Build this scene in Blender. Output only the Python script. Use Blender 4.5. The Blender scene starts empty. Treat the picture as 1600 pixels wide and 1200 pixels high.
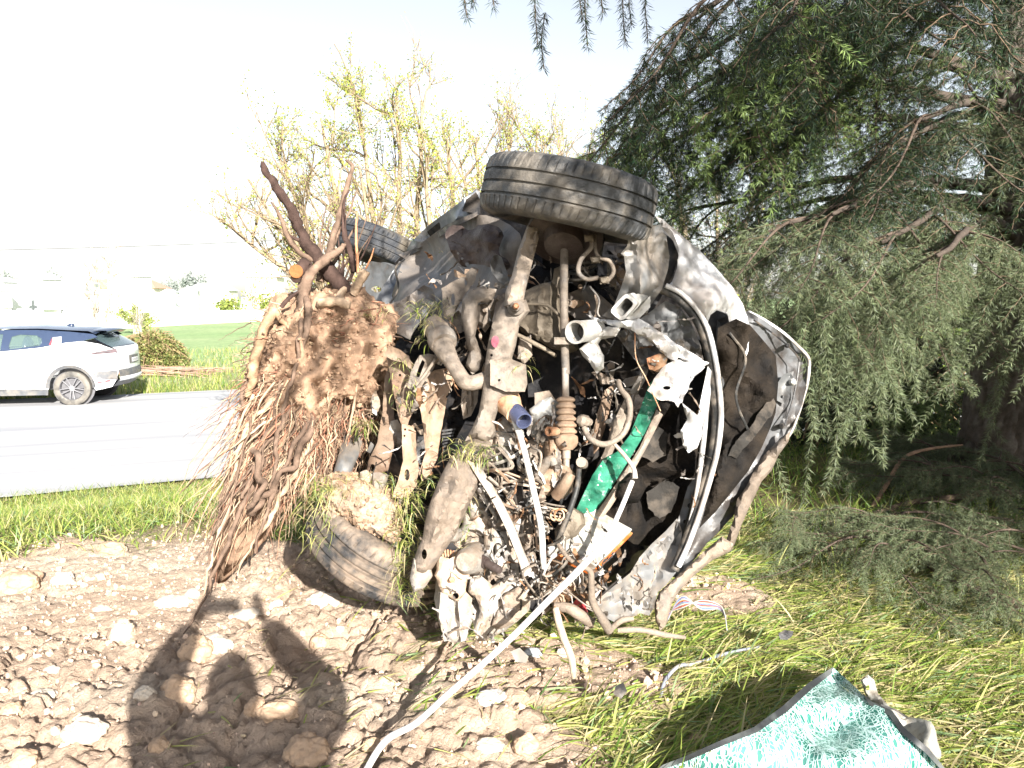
import bpy, bmesh, math, random
import numpy as np
from mathutils import Vector, Matrix, Quaternion
from mathutils.geometry import delaunay_2d_cdt

SC = bpy.context.scene
COL = SC.collection
random.seed(7)
RNG = np.random.default_rng(7)

# ------------------------------------------------------------ camera, world, sun, exposure
F = 1209.0                      # focal length in pixels of a 1600 px wide frame
EYE = 2.2                       # height of the lens above the road
PITCH = math.atan(135 / F)
cam_d = bpy.data.cameras.new('camera')
cam = bpy.data.objects.new('camera', cam_d)
COL.objects.link(cam)
cam.location = (0, 0, EYE)
cam.rotation_euler = (math.pi / 2 - PITCH, 0, 0)
cam_d.sensor_width = 36
cam_d.lens = F / 1600 * 36
cam_d.clip_start = 0.02
cam_d.clip_end = 3000
SC.camera = cam

LIGHT = Vector((-0.376, 0.9585, -0.427)).normalized()      # direction in which sunlight travels
SUN_EL = math.asin(-LIGHT.z)
world = bpy.data.worlds.new('World')
SC.world = world
world.use_nodes = True
wn = world.node_tree
wn.nodes.clear()
sky = wn.nodes.new('ShaderNodeTexSky')
sky.sky_type = 'NISHITA'
sky.sun_disc = False
sky.sun_elevation = SUN_EL
sky.sun_rotation = math.atan2(-LIGHT.x, -LIGHT.y)
sky.air_density = 1.0
sky.dust_density = 1.2
sky.ozone_density = 1.0
bg = wn.nodes.new('ShaderNodeBackground')
bg.inputs[1].default_value = 0.058
wo = wn.nodes.new('ShaderNodeOutputWorld')
hs = wn.nodes.new('ShaderNodeHueSaturation')
hs.inputs['Saturation'].default_value = .40
hs.inputs['Value'].default_value = 1.25
wn.links.new(sky.outputs[0], hs.inputs['Color'])
wn.links.new(hs.outputs[0], bg.inputs[0])
wn.links.new(bg.outputs[0], wo.inputs[0])
sun_d = bpy.data.lights.new('sun', 'SUN')
sun_d.energy = 5.0
sun_d.angle = math.radians(0.5)
sun_d.color = (1.0, 0.94, 0.85)
sun = bpy.data.objects.new('sun', sun_d)
COL.objects.link(sun)
sun.rotation_euler = LIGHT.to_track_quat('-Z', 'Y').to_euler()
SC.view_settings.view_transform = 'Standard'
SC.view_settings.look = 'None'
SC.view_settings.gamma = 1
SC.view_settings.use_curve_mapping = False
SC.view_settings.exposure = 1.75
SC.cycles.max_bounces = 6
SC.cycles.diffuse_bounces = 3
SC.cycles.transparent_max_bounces = 12

# ------------------------------------------------------------ helpers
CP, SP = math.cos(PITCH), math.sin(PITCH)

def P(px, py, d):
    """World point seen at pixel (px, py) at distance d along the lens axis."""
    a = (np.asarray(px, float) - 800) / F
    b = (600 - np.asarray(py, float)) / F
    d = np.asarray(d, float)
    return np.stack([a * d, (CP + b * SP) * d, EYE + (b * CP - SP) * d], -1)

def sstep(a, b, x):
    t = np.clip((np.asarray(x, float) - a) / (b - a), 0, 1)
    return t * t * (3 - 2 * t)

def _hash(ix, iy, iz, s):
    h = (ix * 374761393 + iy * 668265263 + iz * 2147483647 + s * 974634777).astype(np.int64) & 0xffffffff
    h = ((h ^ (h >> 13)) * 1274126177) & 0xffffffff
    h = ((h ^ (h >> 16)) * 2246822519) & 0xffffffff
    return ((h ^ (h >> 15)) & 0xffffff) / float(0xffffff)

def vnoise(p, seed=0):
    p = np.asarray(p, float)
    i = np.floor(p).astype(np.int64)
    f = p - i
    u = f * f * (3 - 2 * f)
    r = 0
    for dx in (0, 1):
        for dy in (0, 1):
            for dz in (0, 1):
                w = (u[..., 0] if dx else 1 - u[..., 0]) * (u[..., 1] if dy else 1 - u[..., 1]) * (u[..., 2] if dz else 1 - u[..., 2])
                r = r + w * _hash(i[..., 0] + dx, i[..., 1] + dy, i[..., 2] + dz, seed)
    return r * 2 - 1

def fbm(p, octs=4, seed=0, gain=.5, ridge=False):
    p = np.asarray(p, float)
    a, r, t = 1.0, 0, 0
    for k in range(octs):
        n = vnoise(p, seed + k * 17)
        if ridge:
            n = 1 - 2 * np.abs(n)
        r = r + a * n
        t += a
        a *= gain
        p = p * 2.03 + 11.3
    return r / t

def p3(x, y, z=0.0):
    x = np.asarray(x, float); y = np.asarray(y, float)
    return np.stack([x, y, np.broadcast_to(z, x.shape)], -1)

def cell(x, y, seed=0):
    """F1, F2 of jittered cells and the id of the nearest."""
    ix = np.floor(x).astype(np.int64); iy = np.floor(y).astype(np.int64)
    f1 = np.full(x.shape, 9.0); f2 = f1.copy(); cid = np.zeros(x.shape)
    for dx in (-1, 0, 1):
        for dy in (-1, 0, 1):
            jx = ix + dx; jy = iy + dy
            zz = np.zeros_like(jx)
            cx = jx + .5 + (_hash(jx, jy, zz, seed) - .5) * .9
            cy = jy + .5 + (_hash(jx, jy, zz + 1, seed) - .5) * .9
            dd = np.hypot(x - cx, y - cy)
            near = dd < f1
            f2 = np.where(near, f1, np.minimum(f2, dd))
            cid = np.where(near, _hash(jx, jy, zz + 2, seed), cid)
            f1 = np.minimum(f1, dd)
    return f1, f2, cid

# --- materials
MATS = {}

def nodemat(name):
    m = bpy.data.materials.new(name)
    m.use_nodes = True
    MATS[name] = m
    nt = m.node_tree
    return m, nt, nt.nodes['Principled BSDF']

def mat(name, base, rough=.7, metal=0.0, dirt=None, dirt_amt=.5, dirt_scale=6, bump=.3, bump_scale=40, var=.15, spec=.5,
        dirt2=None, dirt2_amt=.4, dirt2_scale=20, coat=0, streak=None, k=1.0, vobj=0.0):
    """Painted, rubber or plastic surface with patches of dirt and fine relief."""
    m, nt, bs = nodemat(name)
    base = tuple(c * k for c in base)
    dirt = dirt and tuple(c * k for c in dirt)
    L = nt.links
    tc = nt.nodes.new('ShaderNodeTexCoord')
    src = tc.outputs['Object']
    if streak:
        mp = nt.nodes.new('ShaderNodeMapping')
        mp.inputs['Scale'].default_value = streak
        L.new(src, mp.inputs[0]); src = mp.outputs[0]
    def noise(sc, det=8, rg=.6):
        n = nt.nodes.new('ShaderNodeTexNoise')
        n.inputs['Scale'].default_value = sc
        n.inputs['Detail'].default_value = det
        n.inputs['Roughness'].default_value = rg
        L.new(src, n.inputs['Vector'])
        return n.outputs[0]
    def ramp(v, lo, hi):
        r = nt.nodes.new('ShaderNodeMapRange')
        r.inputs[1].default_value = lo; r.inputs[2].default_value = hi
        L.new(v, r.inputs[0])
        return r.outputs[0]
    def mix(fac, a, b):
        x = nt.nodes.new('ShaderNodeMix'); x.data_type = 'RGBA'
        if isinstance(fac, float): x.inputs[0].default_value = fac
        else: L.new(fac, x.inputs[0])
        for s, v in ((6, a), (7, b)):
            if isinstance(v, tuple): x.inputs[s].default_value = (*v, 1)
            else: L.new(v, x.inputs[s])
        return x.outputs[2]
    nv = noise(bump_scale * .35)
    col = mix(ramp(nv, .3, .7), tuple(c * (1 - var) for c in base), tuple(min(1, c * (1 + var)) for c in base))
    if dirt:
        col = mix(ramp(noise(dirt_scale), .62 - dirt_amt * .45, .80 - dirt_amt * .45), col, dirt)
    if dirt2:
        col = mix(ramp(noise(dirt2_scale, 12, .75), .70 - dirt2_amt * .4, .98 - dirt2_amt * .4), col, dirt2)
    oi = nt.nodes.new('ShaderNodeObjectInfo')
    rm = nt.nodes.new('ShaderNodeMapRange'); rm.inputs[3].default_value = 1 - vobj; rm.inputs[4].default_value = 1 + vobj
    L.new(oi.outputs['Random'], rm.inputs[0])
    vm = nt.nodes.new('ShaderNodeVectorMath'); vm.operation = 'SCALE'
    L.new(col, vm.inputs[0]); L.new(rm.outputs[0], vm.inputs['Scale'])
    L.new(vm.outputs[0], bs.inputs['Base Color'])
    rr = nt.nodes.new('ShaderNodeMapRange'); rr.inputs[1].default_value = .35; rr.inputs[2].default_value = .65
    rr.inputs[3].default_value = rough * .55; rr.inputs[4].default_value = min(1, rough * 1.15)
    L.new(noise(dirt_scale * 1.7), rr.inputs[0]); L.new(rr.outputs[0], bs.inputs['Roughness'])
    bs.inputs['Metallic'].default_value = metal
    bs.inputs['Specular IOR Level'].default_value = spec
    bs.inputs['Coat Weight'].default_value = coat
    if bump:
        b = nt.nodes.new('ShaderNodeBump')
        b.inputs['Strength'].default_value = bump
        b.inputs['Distance'].default_value = .01
        L.new(noise(bump_scale, 10, .65), b.inputs['Height'])
        L.new(b.outputs[0], bs.inputs['Normal'])
    return m

def attr_mat(name, rough=.7, trans=0.0, bump=0, bump_scale=60, spec=.3, vary=.25, vscale=9):
    """Colour comes from the mesh's own 'Col' attribute, varied a little by noise."""
    m, nt, bs = nodemat(name)
    L = nt.links
    at = nt.nodes.new('ShaderNodeAttribute'); at.attribute_name = 'Col'
    tc = nt.nodes.new('ShaderNodeTexCoord')
    n = nt.nodes.new('ShaderNodeTexNoise'); n.inputs['Scale'].default_value = vscale; n.inputs['Detail'].default_value = 8
    n.inputs['Roughness'].default_value = .7
    L.new(tc.outputs['Object'], n.inputs['Vector'])
    mr = nt.nodes.new('ShaderNodeMapRange')
    mr.inputs[1].default_value = .3; mr.inputs[2].default_value = .7
    mr.inputs[3].default_value = 1 - vary; mr.inputs[4].default_value = 1 + vary
    L.new(n.outputs[0], mr.inputs[0])
    mx = nt.nodes.new('ShaderNodeVectorMath'); mx.operation = 'SCALE'
    L.new(at.outputs['Color'], mx.inputs[0]); L.new(mr.outputs[0], mx.inputs['Scale'])
    L.new(mx.outputs[0], bs.inputs['Base Color'])
    bs.inputs['Roughness'].default_value = rough
    bs.inputs['Specular IOR Level'].default_value = spec
    out = nt.nodes['Material Output']
    if trans:
        t = nt.nodes.new('ShaderNodeBsdfTranslucent')
        L.new(mx.outputs[0], t.inputs[0])
        ms = nt.nodes.new('ShaderNodeMixShader'); ms.inputs[0].default_value = trans
        L.new(bs.outputs[0], ms.inputs[1]); L.new(t.outputs[0], ms.inputs[2])
        L.new(ms.outputs[0], out.inputs[0])
    if bump:
        b = nt.nodes.new('ShaderNodeBump'); b.inputs['Strength'].default_value = bump; b.inputs['Distance'].default_value = .01
        n2 = nt.nodes.new('ShaderNodeTexNoise'); n2.inputs['Scale'].default_value = bump_scale; n2.inputs['Detail'].default_value = 10
        n2.inputs['Roughness'].default_value = .7
        L.new(tc.outputs['Object'], n2.inputs['Vector'])
        L.new(n2.outputs[0], b.inputs['Height']); L.new(b.outputs[0], bs.inputs['Normal'])
    return m

# --- objects
def put(o, parent=None, label=None, cat=None, group=None, kind=None):
    if o.name not in COL.objects:
        COL.objects.link(o)
    if parent is not None:
        o.parent = parent
        o.matrix_parent_inverse = parent.matrix_world.inverted() if parent.parent is None else Matrix.Translation(parent.matrix_world.translation).inverted()
    if label: o['label'] = label
    if cat: o['category'] = cat
    if group: o['group'] = group
    if kind: o['kind'] = kind
    return o

def empty(name, loc, label=None, cat=None, group=None, rz=0):
    o = bpy.data.objects.new(name, None)
    o.empty_display_size = .2
    o.location = tuple(loc)
    o.rotation_euler = (0, 0, rz)
    put(o, None, label, cat, group)
    o.matrix_world = Matrix.Translation(Vector(tuple(loc))) @ Matrix.Rotation(rz, 4, 'Z')
    return o

def mesh(name, V, faces, material, parent=None, smooth=True, col=None, sharp=None, **kw):
    """V (n,3); faces = list of lists, or an (m,k) array."""
    V = np.asarray(V, np.float32)
    me = bpy.data.meshes.new(name)
    if isinstance(faces, np.ndarray):
        groups = [faces]
    else:
        groups = None
    me.vertices.add(len(V)); me.vertices.foreach_set('co', V.ravel())
    if groups is not None:
        fa = faces.astype(np.int32); k = fa.shape[1]
        me.loops.add(fa.size); me.loops.foreach_set('vertex_index', fa.ravel())
        me.polygons.add(len(fa)); me.polygons.foreach_set('loop_start', np.arange(0, fa.size, k, dtype=np.int32))
    else:
        tot = sum(len(f) for f in faces)
        st = np.cumsum([0] + [len(f) for f in faces[:-1]]).astype(np.int32)
        me.loops.add(tot); me.loops.foreach_set('vertex_index', np.fromiter((i for f in faces for i in f), np.int32, tot))
        me.polygons.add(len(faces)); me.polygons.foreach_set('loop_start', st)
    me.polygons.foreach_set('use_smooth', np.full(len(me.polygons), smooth, bool))
    me.update(calc_edges=True)
    if col is not None:
        a = me.color_attributes.new('Col', 'FLOAT_COLOR', 'POINT')
        c = np.ones((len(V), 4), np.float32); c[:, :3] = col
        a.data.foreach_set('color', c.ravel())
    if isinstance(material, str): material = MATS[material]
    me.materials.append(material)
    if sharp is not None:
        me.set_sharp_from_angle(angle=math.radians(sharp))
    o = bpy.data.objects.new(name, me)
    put(o, parent, **kw)
    return o

class MB:
    """Collects vertices and faces for one mesh."""
    def __init__(s):
        s.v = []; s.f = []; s.c = []; s.n = 0
    def add(s, V, Fc, c=None):
        V = np.asarray(V, float)
        s.v.append(V)
        for f in Fc:
            s.f.append([int(i) + s.n for i in f])
        if c is not None:
            s.c.append(np.broadcast_to(np.asarray(c, float), (len(V), 3)))
        s.n += len(V)
    def build(s, name, m, parent=None, **kw):
        col = np.concatenate(s.c) if s.c else None
        return mesh(name, np.concatenate(s.v), s.f, m, parent, col=col, **kw)

def spline(pts, n):
    """Catmull-Rom through pts (rows of any width) sampled at n points."""
    p = np.asarray(pts, float)
    if len(p) == 2:
        t = np.linspace(0, 1, n)[:, None]
        return p[0] * (1 - t) + p[1] * t
    q = np.vstack([2 * p[0] - p[1], p, 2 * p[-1] - p[-2]])
    u = np.linspace(0, len(p) - 1 - 1e-6, n)
    i = u.astype(int); t = (u - i)[:, None]
    a, b, c, d = q[i], q[i + 1], q[i + 2], q[i + 3]
    return .5 * (2 * b + (c - a) * t + (2 * a - 5 * b + 4 * c - d) * t * t + (3 * b - a - 3 * c + d) * t ** 3)

def tube_geo(path, rad, k=8, cap=True, flat=1.0):
    """Rings round a path of world points."""
    path = np.asarray(path, float); n = len(path)
    rad = np.broadcast_to(np.asarray(rad, float), (n,))
    T = np.gradient(path, axis=0)
    T /= np.linalg.norm(T, axis=1)[:, None] + 1e-12
    up = np.array([0, 0, 1.0]) if abs(T[0][2]) < .9 else np.array([1.0, 0, 0])
    N = np.cross(T[0], up); N /= np.linalg.norm(N)
    Ns = [N]
    for i in range(1, n):
        N = Ns[-1] - T[i] * np.dot(Ns[-1], T[i])
        N /= np.linalg.norm(N) + 1e-12
        Ns.append(N)
    Ns = np.array(Ns); B = np.cross(T, Ns)
    a = np.linspace(0, 2 * np.pi, k, endpoint=False)
    V = path[:, None] + rad[:, None, None] * (np.cos(a)[None, :, None] * Ns[:, None] + flat * np.sin(a)[None, :, None] * B[:, None])
    V = V.reshape(-1, 3)
    i = np.arange(n - 1)[:, None] * k; j = np.arange(k)[None]; j2 = (j + 1) % k
    Fc = np.stack([i + j, i + j2, i + k + j2, i + k + j], -1).reshape(-1, 4).tolist()
    if cap:
        Fc.append(list(range(k))[::-1]); Fc.append(list(range((n - 1) * k, n * k)))
    return V, Fc

def tube(name, m, pts, parent=None, n=None, k=10, flat=1.0, wob=0, **kw):
    """pts rows: pixel x, pixel y, distance, radius in pixels."""
    s = spline(pts, n or max(8, len(pts) * 7))
    W = P(s[:, 0], s[:, 1], s[:, 2]); r = s[:, 3] * s[:, 2] / F
    if wob:
        r = r * (1 + wob * fbm(W * 22, 3, 5))
    V, Fc = tube_geo(W, r, k, flat=flat)
    return mesh(name, V, Fc, m, parent, sharp=50, **kw)

def frame(axis):
    a = np.asarray(axis, float); a = a / np.linalg.norm(a)
    u = np.cross(a, [0, 0, 1.0]) if abs(a[2]) < .95 else np.cross(a, [1.0, 0, 0])
    u /= np.linalg.norm(u); v = np.cross(a, u)
    return u, v, a

def lathe_geo(c, axis, prof, k=32):
    """prof rows: (distance along axis, radius)."""
    u, v, a = frame(axis); c = np.asarray(c, float)
    prof = np.asarray(prof, float); n = len(prof)
    t = np.linspace(0, 2 * np.pi, k, endpoint=False)
    V = c + prof[:, 0][:, None, None] * a + prof[:, 1][:, None, None] * (np.cos(t)[None, :, None] * u + np.sin(t)[None, :, None] * v)
    i = np.arange(n - 1)[:, None] * k; j = np.arange(k)[None]; j2 = (j + 1) % k
    Fc = np.stack([i + j, i + j2, i + k + j2, i + k + j], -1).reshape(-1, 4).tolist()
    return V.reshape(-1, 3), Fc

def lathe(name, m, c, axis, prof, parent=None, k=32, caps=True, sharp=35, **kw):
    V, Fc = lathe_geo(c, axis, prof, k)
    n = len(prof)
    if caps:
        Fc.append(list(range(k))[::-1]); Fc.append(list(range((n - 1) * k, n * k)))
    return mesh(name, V, Fc, m, parent, sharp=sharp, **kw)

def lathe_px(name, m, a, b, rads, parent=None, k=24, **kw):
    """Turned shape from pixel point a=(x,y,d) to b; rads = [(t, r_px)...]."""
    A = P(*a); B = P(*b); L = np.linalg.norm(B - A); dm = (a[2] + b[2]) / 2
    return lathe(name, m, A, B - A, [(t * L, r * dm / F) for t, r in rads], parent, k, **kw)

def box_geo(sx, sy, sz, bev=0):
    x, y, z = sx / 2, sy / 2, sz / 2
    V = np.array([[-x, -y, -z], [x, -y, -z], [x, y, -z], [-x, y, -z], [-x, -y, z], [x, -y, z], [x, y, z], [-x, y, z]])
    return V, [[0, 3, 2, 1], [4, 5, 6, 7], [0, 1, 5, 4], [1, 2, 6, 5], [2, 3, 7, 6], [3, 0, 4, 7]]

def bevel(o, w, seg=2):
    b = o.modifiers.new('bevel', 'BEVEL'); b.width = w; b.segments = seg; b.limit_method = 'ANGLE'
    return o

def chaikin(p, it):
    p = np.asarray(p, float)
    for _ in range(it):
        q = np.roll(p, -1, 0)
        p = np.stack([p * .75 + q * .25, p * .25 + q * .75], 1).reshape(-1, 2)
    return p

def resample(p, step):
    out = []
    for a, b in zip(p, np.roll(p, -1, 0)):
        n = max(1, int(round(np.hypot(*(b - a)) / step)))
        for i in range(n):
            out.append(a + (b - a) * i / n)
    return np.array(out)

def inside(pts, poly):
    x, y = pts[:, 0], pts[:, 1]
    r = np.zeros(len(pts), bool)
    a = poly; b = np.roll(poly, -1, 0)
    for (x0, y0), (x1, y1) in zip(a, b):
        if y0 == y1: continue
        c = (y0 > y) != (y1 > y)
        r ^= c & (x < (x1 - x0) * (y - y0) / (y1 - y0) + x0)
    return r

def edge_dist(pts, polys):
    d = np.full(len(pts), 1e9)
    for poly in polys:
        for a, b in zip(poly, np.roll(poly, -1, 0)):
            ab = b - a; L = (ab ** 2).sum() + 1e-9
            t = np.clip(((pts - a) @ ab) / L, 0, 1)
            d = np.minimum(d, np.hypot(*(pts - a - t[:, None] * ab).T))
    return d

_seed = [100]

def sheet(name, m, poly, dep, th=.003, cr=.008, cs=45, step=7, holes=(), soft=0, jag=0, bulge=0, bw=15, lip=0, lw=4,
          ribs=(), parent=None, sharp=38, hw=0, fine=0, **kw):
    """Formed or torn sheet: outline in pixels, distance from control points (x,y,d), creased by noise,
    with rolled edges (lip), swelling (bulge), pressed ribs [(x0,y0,x1,y1,width,height)], and real thickness th (m)."""
    _seed[0] += 13; sd = _seed[0]
    rg = np.random.default_rng(sd)
    poly = chaikin(poly, soft)
    B = resample(poly, step)
    if jag:
        B = B + jag * np.stack([fbm(p3(B[:, 0] / 9, B[:, 1] / 9), 3, sd), fbm(p3(B[:, 0] / 9, B[:, 1] / 9), 3, sd + 5)], -1)
    H = []
    for h in holes:
        if len(h) in (3, 4) and not hasattr(h[0], '__len__'):
            r2 = h[3] if len(h) == 4 else h[2]
            t = np.linspace(0, 2 * np.pi, 14, endpoint=False)
            H.append(np.stack([h[0] + h[2] * np.cos(t), h[1] + r2 * np.sin(t)], -1))
        else:
            H.append(resample(np.asarray(h, float), step))
    lo, hi = B.min(0), B.max(0)
    gx, gy = np.meshgrid(np.arange(lo[0], hi[0], step), np.arange(lo[1], hi[1], step))
    G = np.stack([gx.ravel(), gy.ravel()], -1) + rg.uniform(-.3, .3, (gx.size, 2)) * step
    G = G[inside(G, B)]
    for h in H:
        if len(G): G = G[~inside(G, h)]
    if len(G): G = G[edge_dist(G, [B] + H) > step * .45]
    pts = np.vstack([B] + H + [G])
    edges = []; o = 0
    for l in [B] + H:
        n = len(l); edges += [(o + i, o + (i + 1) % n) for i in range(n)]; o += n
    vv, ee, ff, ov, oe, of = delaunay_2d_cdt([Vector(p) for p in pts], edges, [], 0, 1e-5)
    Q = np.array([v[:] for v in vv]); T = np.array([list(f) for f in ff if len(f) == 3])
    C = Q[T].mean(1)
    ok = inside(C, B)
    for h in H: ok &= ~inside(C, h)
    T = T[ok]
    if not hasattr(dep, '__len__'):
        D = np.full(len(Q), float(dep))
    else:
        cp = np.asarray(dep, float)
        w = 1 / (((Q[:, None] - cp[None, :, :2]) ** 2).sum(-1) + 30) ** 1.25
        D = (w * cp[:, 2]).sum(1) / w.sum(1)
    if cr:
        D = D + .15 * cr * fbm(p3(Q[:, 0] / cs * 2.7, Q[:, 1] / cs * 2.7, sd + 3), 3, sd + 8, ridge=True)
        D = D + cr * (fbm(p3(Q[:, 0] / cs, Q[:, 1] / cs, sd * 1.7), 3, sd) + .9 * fbm(p3(Q[:, 0] / cs / 1.3, Q[:, 1] / cs / 1.3, sd), 2, sd + 3, ridge=True))
    if fine:
        D = D + fine * fbm(p3(Q[:, 0] / 7, Q[:, 1] / 7, sd), 2, sd + 9)
    if bulge or lip:
        e = edge_dist(Q, [B] + (H if hw else []))
        if bulge: D = D - bulge * np.sqrt(np.clip(1 - (1 - np.clip(e / bw, 0, 1)) ** 2, 0, 1))
        if lip: D = D - lip * np.exp(-(e / lw) ** 2)
    for (x0, y0, x1, y1, w_, h_) in ribs:
        a = np.array([x0, y0]); ab = np.array([x1 - x0, y1 - y0]); L = (ab ** 2).sum() + 1e-9
        t = np.clip(((Q - a) @ ab) / L, 0, 1)
        dd = np.hypot(*(Q - a - t[:, None] * ab).T)
        D = D - h_ * np.exp(-(dd / w_) ** 2)
    f0 = P(Q[:, 0], Q[:, 1], D); b0 = P(Q[:, 0], Q[:, 1], D + th)
    n = len(Q)
    ed = {}
    for t in T:
        for a, b in ((t[0], t[1]), (t[1], t[2]), (t[2], t[0])):
            ed[(int(a), int(b))] = 1
    rim = [e for e in ed if (e[1], e[0]) not in ed]
    # orient faces towards the lens (pixel y runs down)
    x, y = Q[:, 0], Q[:, 1]
    ar = (x[T[:, 1]] - x[T[:, 0]]) * (y[T[:, 2]] - y[T[:, 0]]) - (x[T[:, 2]] - x[T[:, 0]]) * (y[T[:, 1]] - y[T[:, 0]])
    flip = ar.mean() > 0
    Tf = T[:, ::-1] if flip else T
    fs = Tf.tolist() + (Tf[:, ::-1] + n).tolist()
    V = [f0, b0]
    for a, b in rim:
        q = [a, b, b + n, a + n]
        fs.append(q if flip else q[::-1])
    return mesh(name, np.vstack(V), fs, m, parent, sharp=sharp, **kw)

# ------------------------------------------------------------ the lie of the land
RD = math.radians(22)
RDX, RDY = math.cos(RD), math.sin(RD)
RP0 = np.array([-5.6, 8.44])          # a point on the near edge of the road
ROADW = 9.6

def road_s(x, y):
    return (x - RP0[0]) * -RDY + (y - RP0[1]) * RDX

def soil_mask(x, y):
    """1 on the churned soil round the wreck, 0 on grass."""
    n = .28 * fbm(p3(x * 1.5, y * 1.5), 4, 40)
    a = 1 - np.hypot((x + 2.0) / 1.72, (y - 2.3 - .12 * x) / 2.45) + n * .8          # big patch, left foreground
    b = (.72 - np.hypot((x + .0) / .75, (y - 2.8) / .45) + n * 1.9) * .6          # under the wreck
    c = (.8 - np.hypot((x + .1) / .5, (y - 2.3) / .4) + n * 1.6) * .5
    d = (1 - np.hypot((x - .95) / .30, (y - 3.6) / .30) + n) * .5
    return sstep(-.05, .12, np.maximum(np.maximum(a, b), np.maximum(c, d)))

def H0(x, y):
    """Smooth height of the ground."""
    x = np.asarray(x, float); y = np.asarray(y, float)
    s = road_s(x, y)
    h = .78 * sstep(-.3, -5.2, s) 
    h = h - .38 * (1 - sstep(-.4, 2.6, y)) * sstep(12, 3, np.abs(x))
    h = h + np.where(s > ROADW, .06 * sstep(ROADW, ROADW + 2, s), 0)
    h = h + .05 * fbm(p3(x * .35, y * .35), 3, 3) * sstep(-.4, -2, s)
    h = h + .25 * fbm(p3(x * .03, y * .03), 2, 5) * sstep(ROADW + 3, ROADW + 30, s)
    h = np.where((s > -.35) & (s < ROADW + .3), -.03, h)
    return h

def HT(x, y):
    """Height with clods, ruts and tufts."""
    h = H0(x, y)
    m = soil_mask(x, y)
    near = sstep(9, 6, y) * sstep(6, 4, np.abs(x))
    c1 = cell(x * 2.6 + .3 * fbm(p3(x * 4, y * 4), 2, 9), y * 2.6, 1)
    c2 = cell(x * 7 + .35 * fbm(p3(x * 9, y * 9), 2, 19), y * 7, 2)
    c3 = cell(x * 19, y * 19, 3)
    rd = fbm(p3(x * 6, y * 6), 4, 91, gain=.6, ridge=True)
    lum = .07 * (1 - c1[0]) * c1[2] + .014 * (1 - c2[0]) * c2[2] + .010 * (1 - c3[0] * 1.2) * (.3 + c3[2]) + .012 * rd
    c4 = cell(x * 11 + .5 * fbm(p3(x * 12, y * 12), 3, 29), y * 11 + .5 * fbm(p3(x * 12 + 5, y * 12), 3, 30), 6)
    lum = lum - .035 * np.exp(-((c1[1] - c1[0]) / .05) ** 2) - .020 * np.exp(-((c2[1] - c2[0]) / .09) ** 2) - .011 * np.exp(-((c4[1] - c4[0]) / .13) ** 2) + .012 * c4[2]
    lum = lum + .015 * fbm(p3(x * 36, y * 38), 2, 79)
    lum = lum + .05 * fbm(p3(x * 1.3, y * 1.3), 4, 77) + .022 * fbm(p3(x * 14, y * 14), 3, 78, gain=.65)
    flat = .35 + .65 * sstep(-.35, .25, fbm(p3(x * 1.1, y * 1.1), 2, 55))
    g = .03 * fbm(p3(x * 5, y * 5), 3, 33)
    return h + near * (m * lum * flat + (1 - m) * g) - .06 * near * sstep(.35, 1, np.exp(-(((x + .75) / .35) ** 2 + ((y - 3.05) / .3) ** 2)))

def G(px, py, d0=1.2, d1=120):
    """Point where the view ray through a pixel meets the ground."""
    px = np.atleast_1d(np.asarray(px, float)); py = np.atleast_1d(np.asarray(py, float))
    out = np.zeros((len(px), 3))
    for k in range(len(px)):
        ds = d0 * (d1 / d0) ** np.linspace(0, 1, 700)
        w = P(px[k], py[k], ds)
        below = w[:, 2] < H0(w[:, 0], w[:, 1])
        i = int(np.argmax(below)) if below.any() else len(ds) - 1
        out[k] = w[i]
        out[k, 2] = HT(out[k:k + 1, 0], out[k:k + 1, 1])[0]
    return out if len(out) > 1 else out[0]
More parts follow.
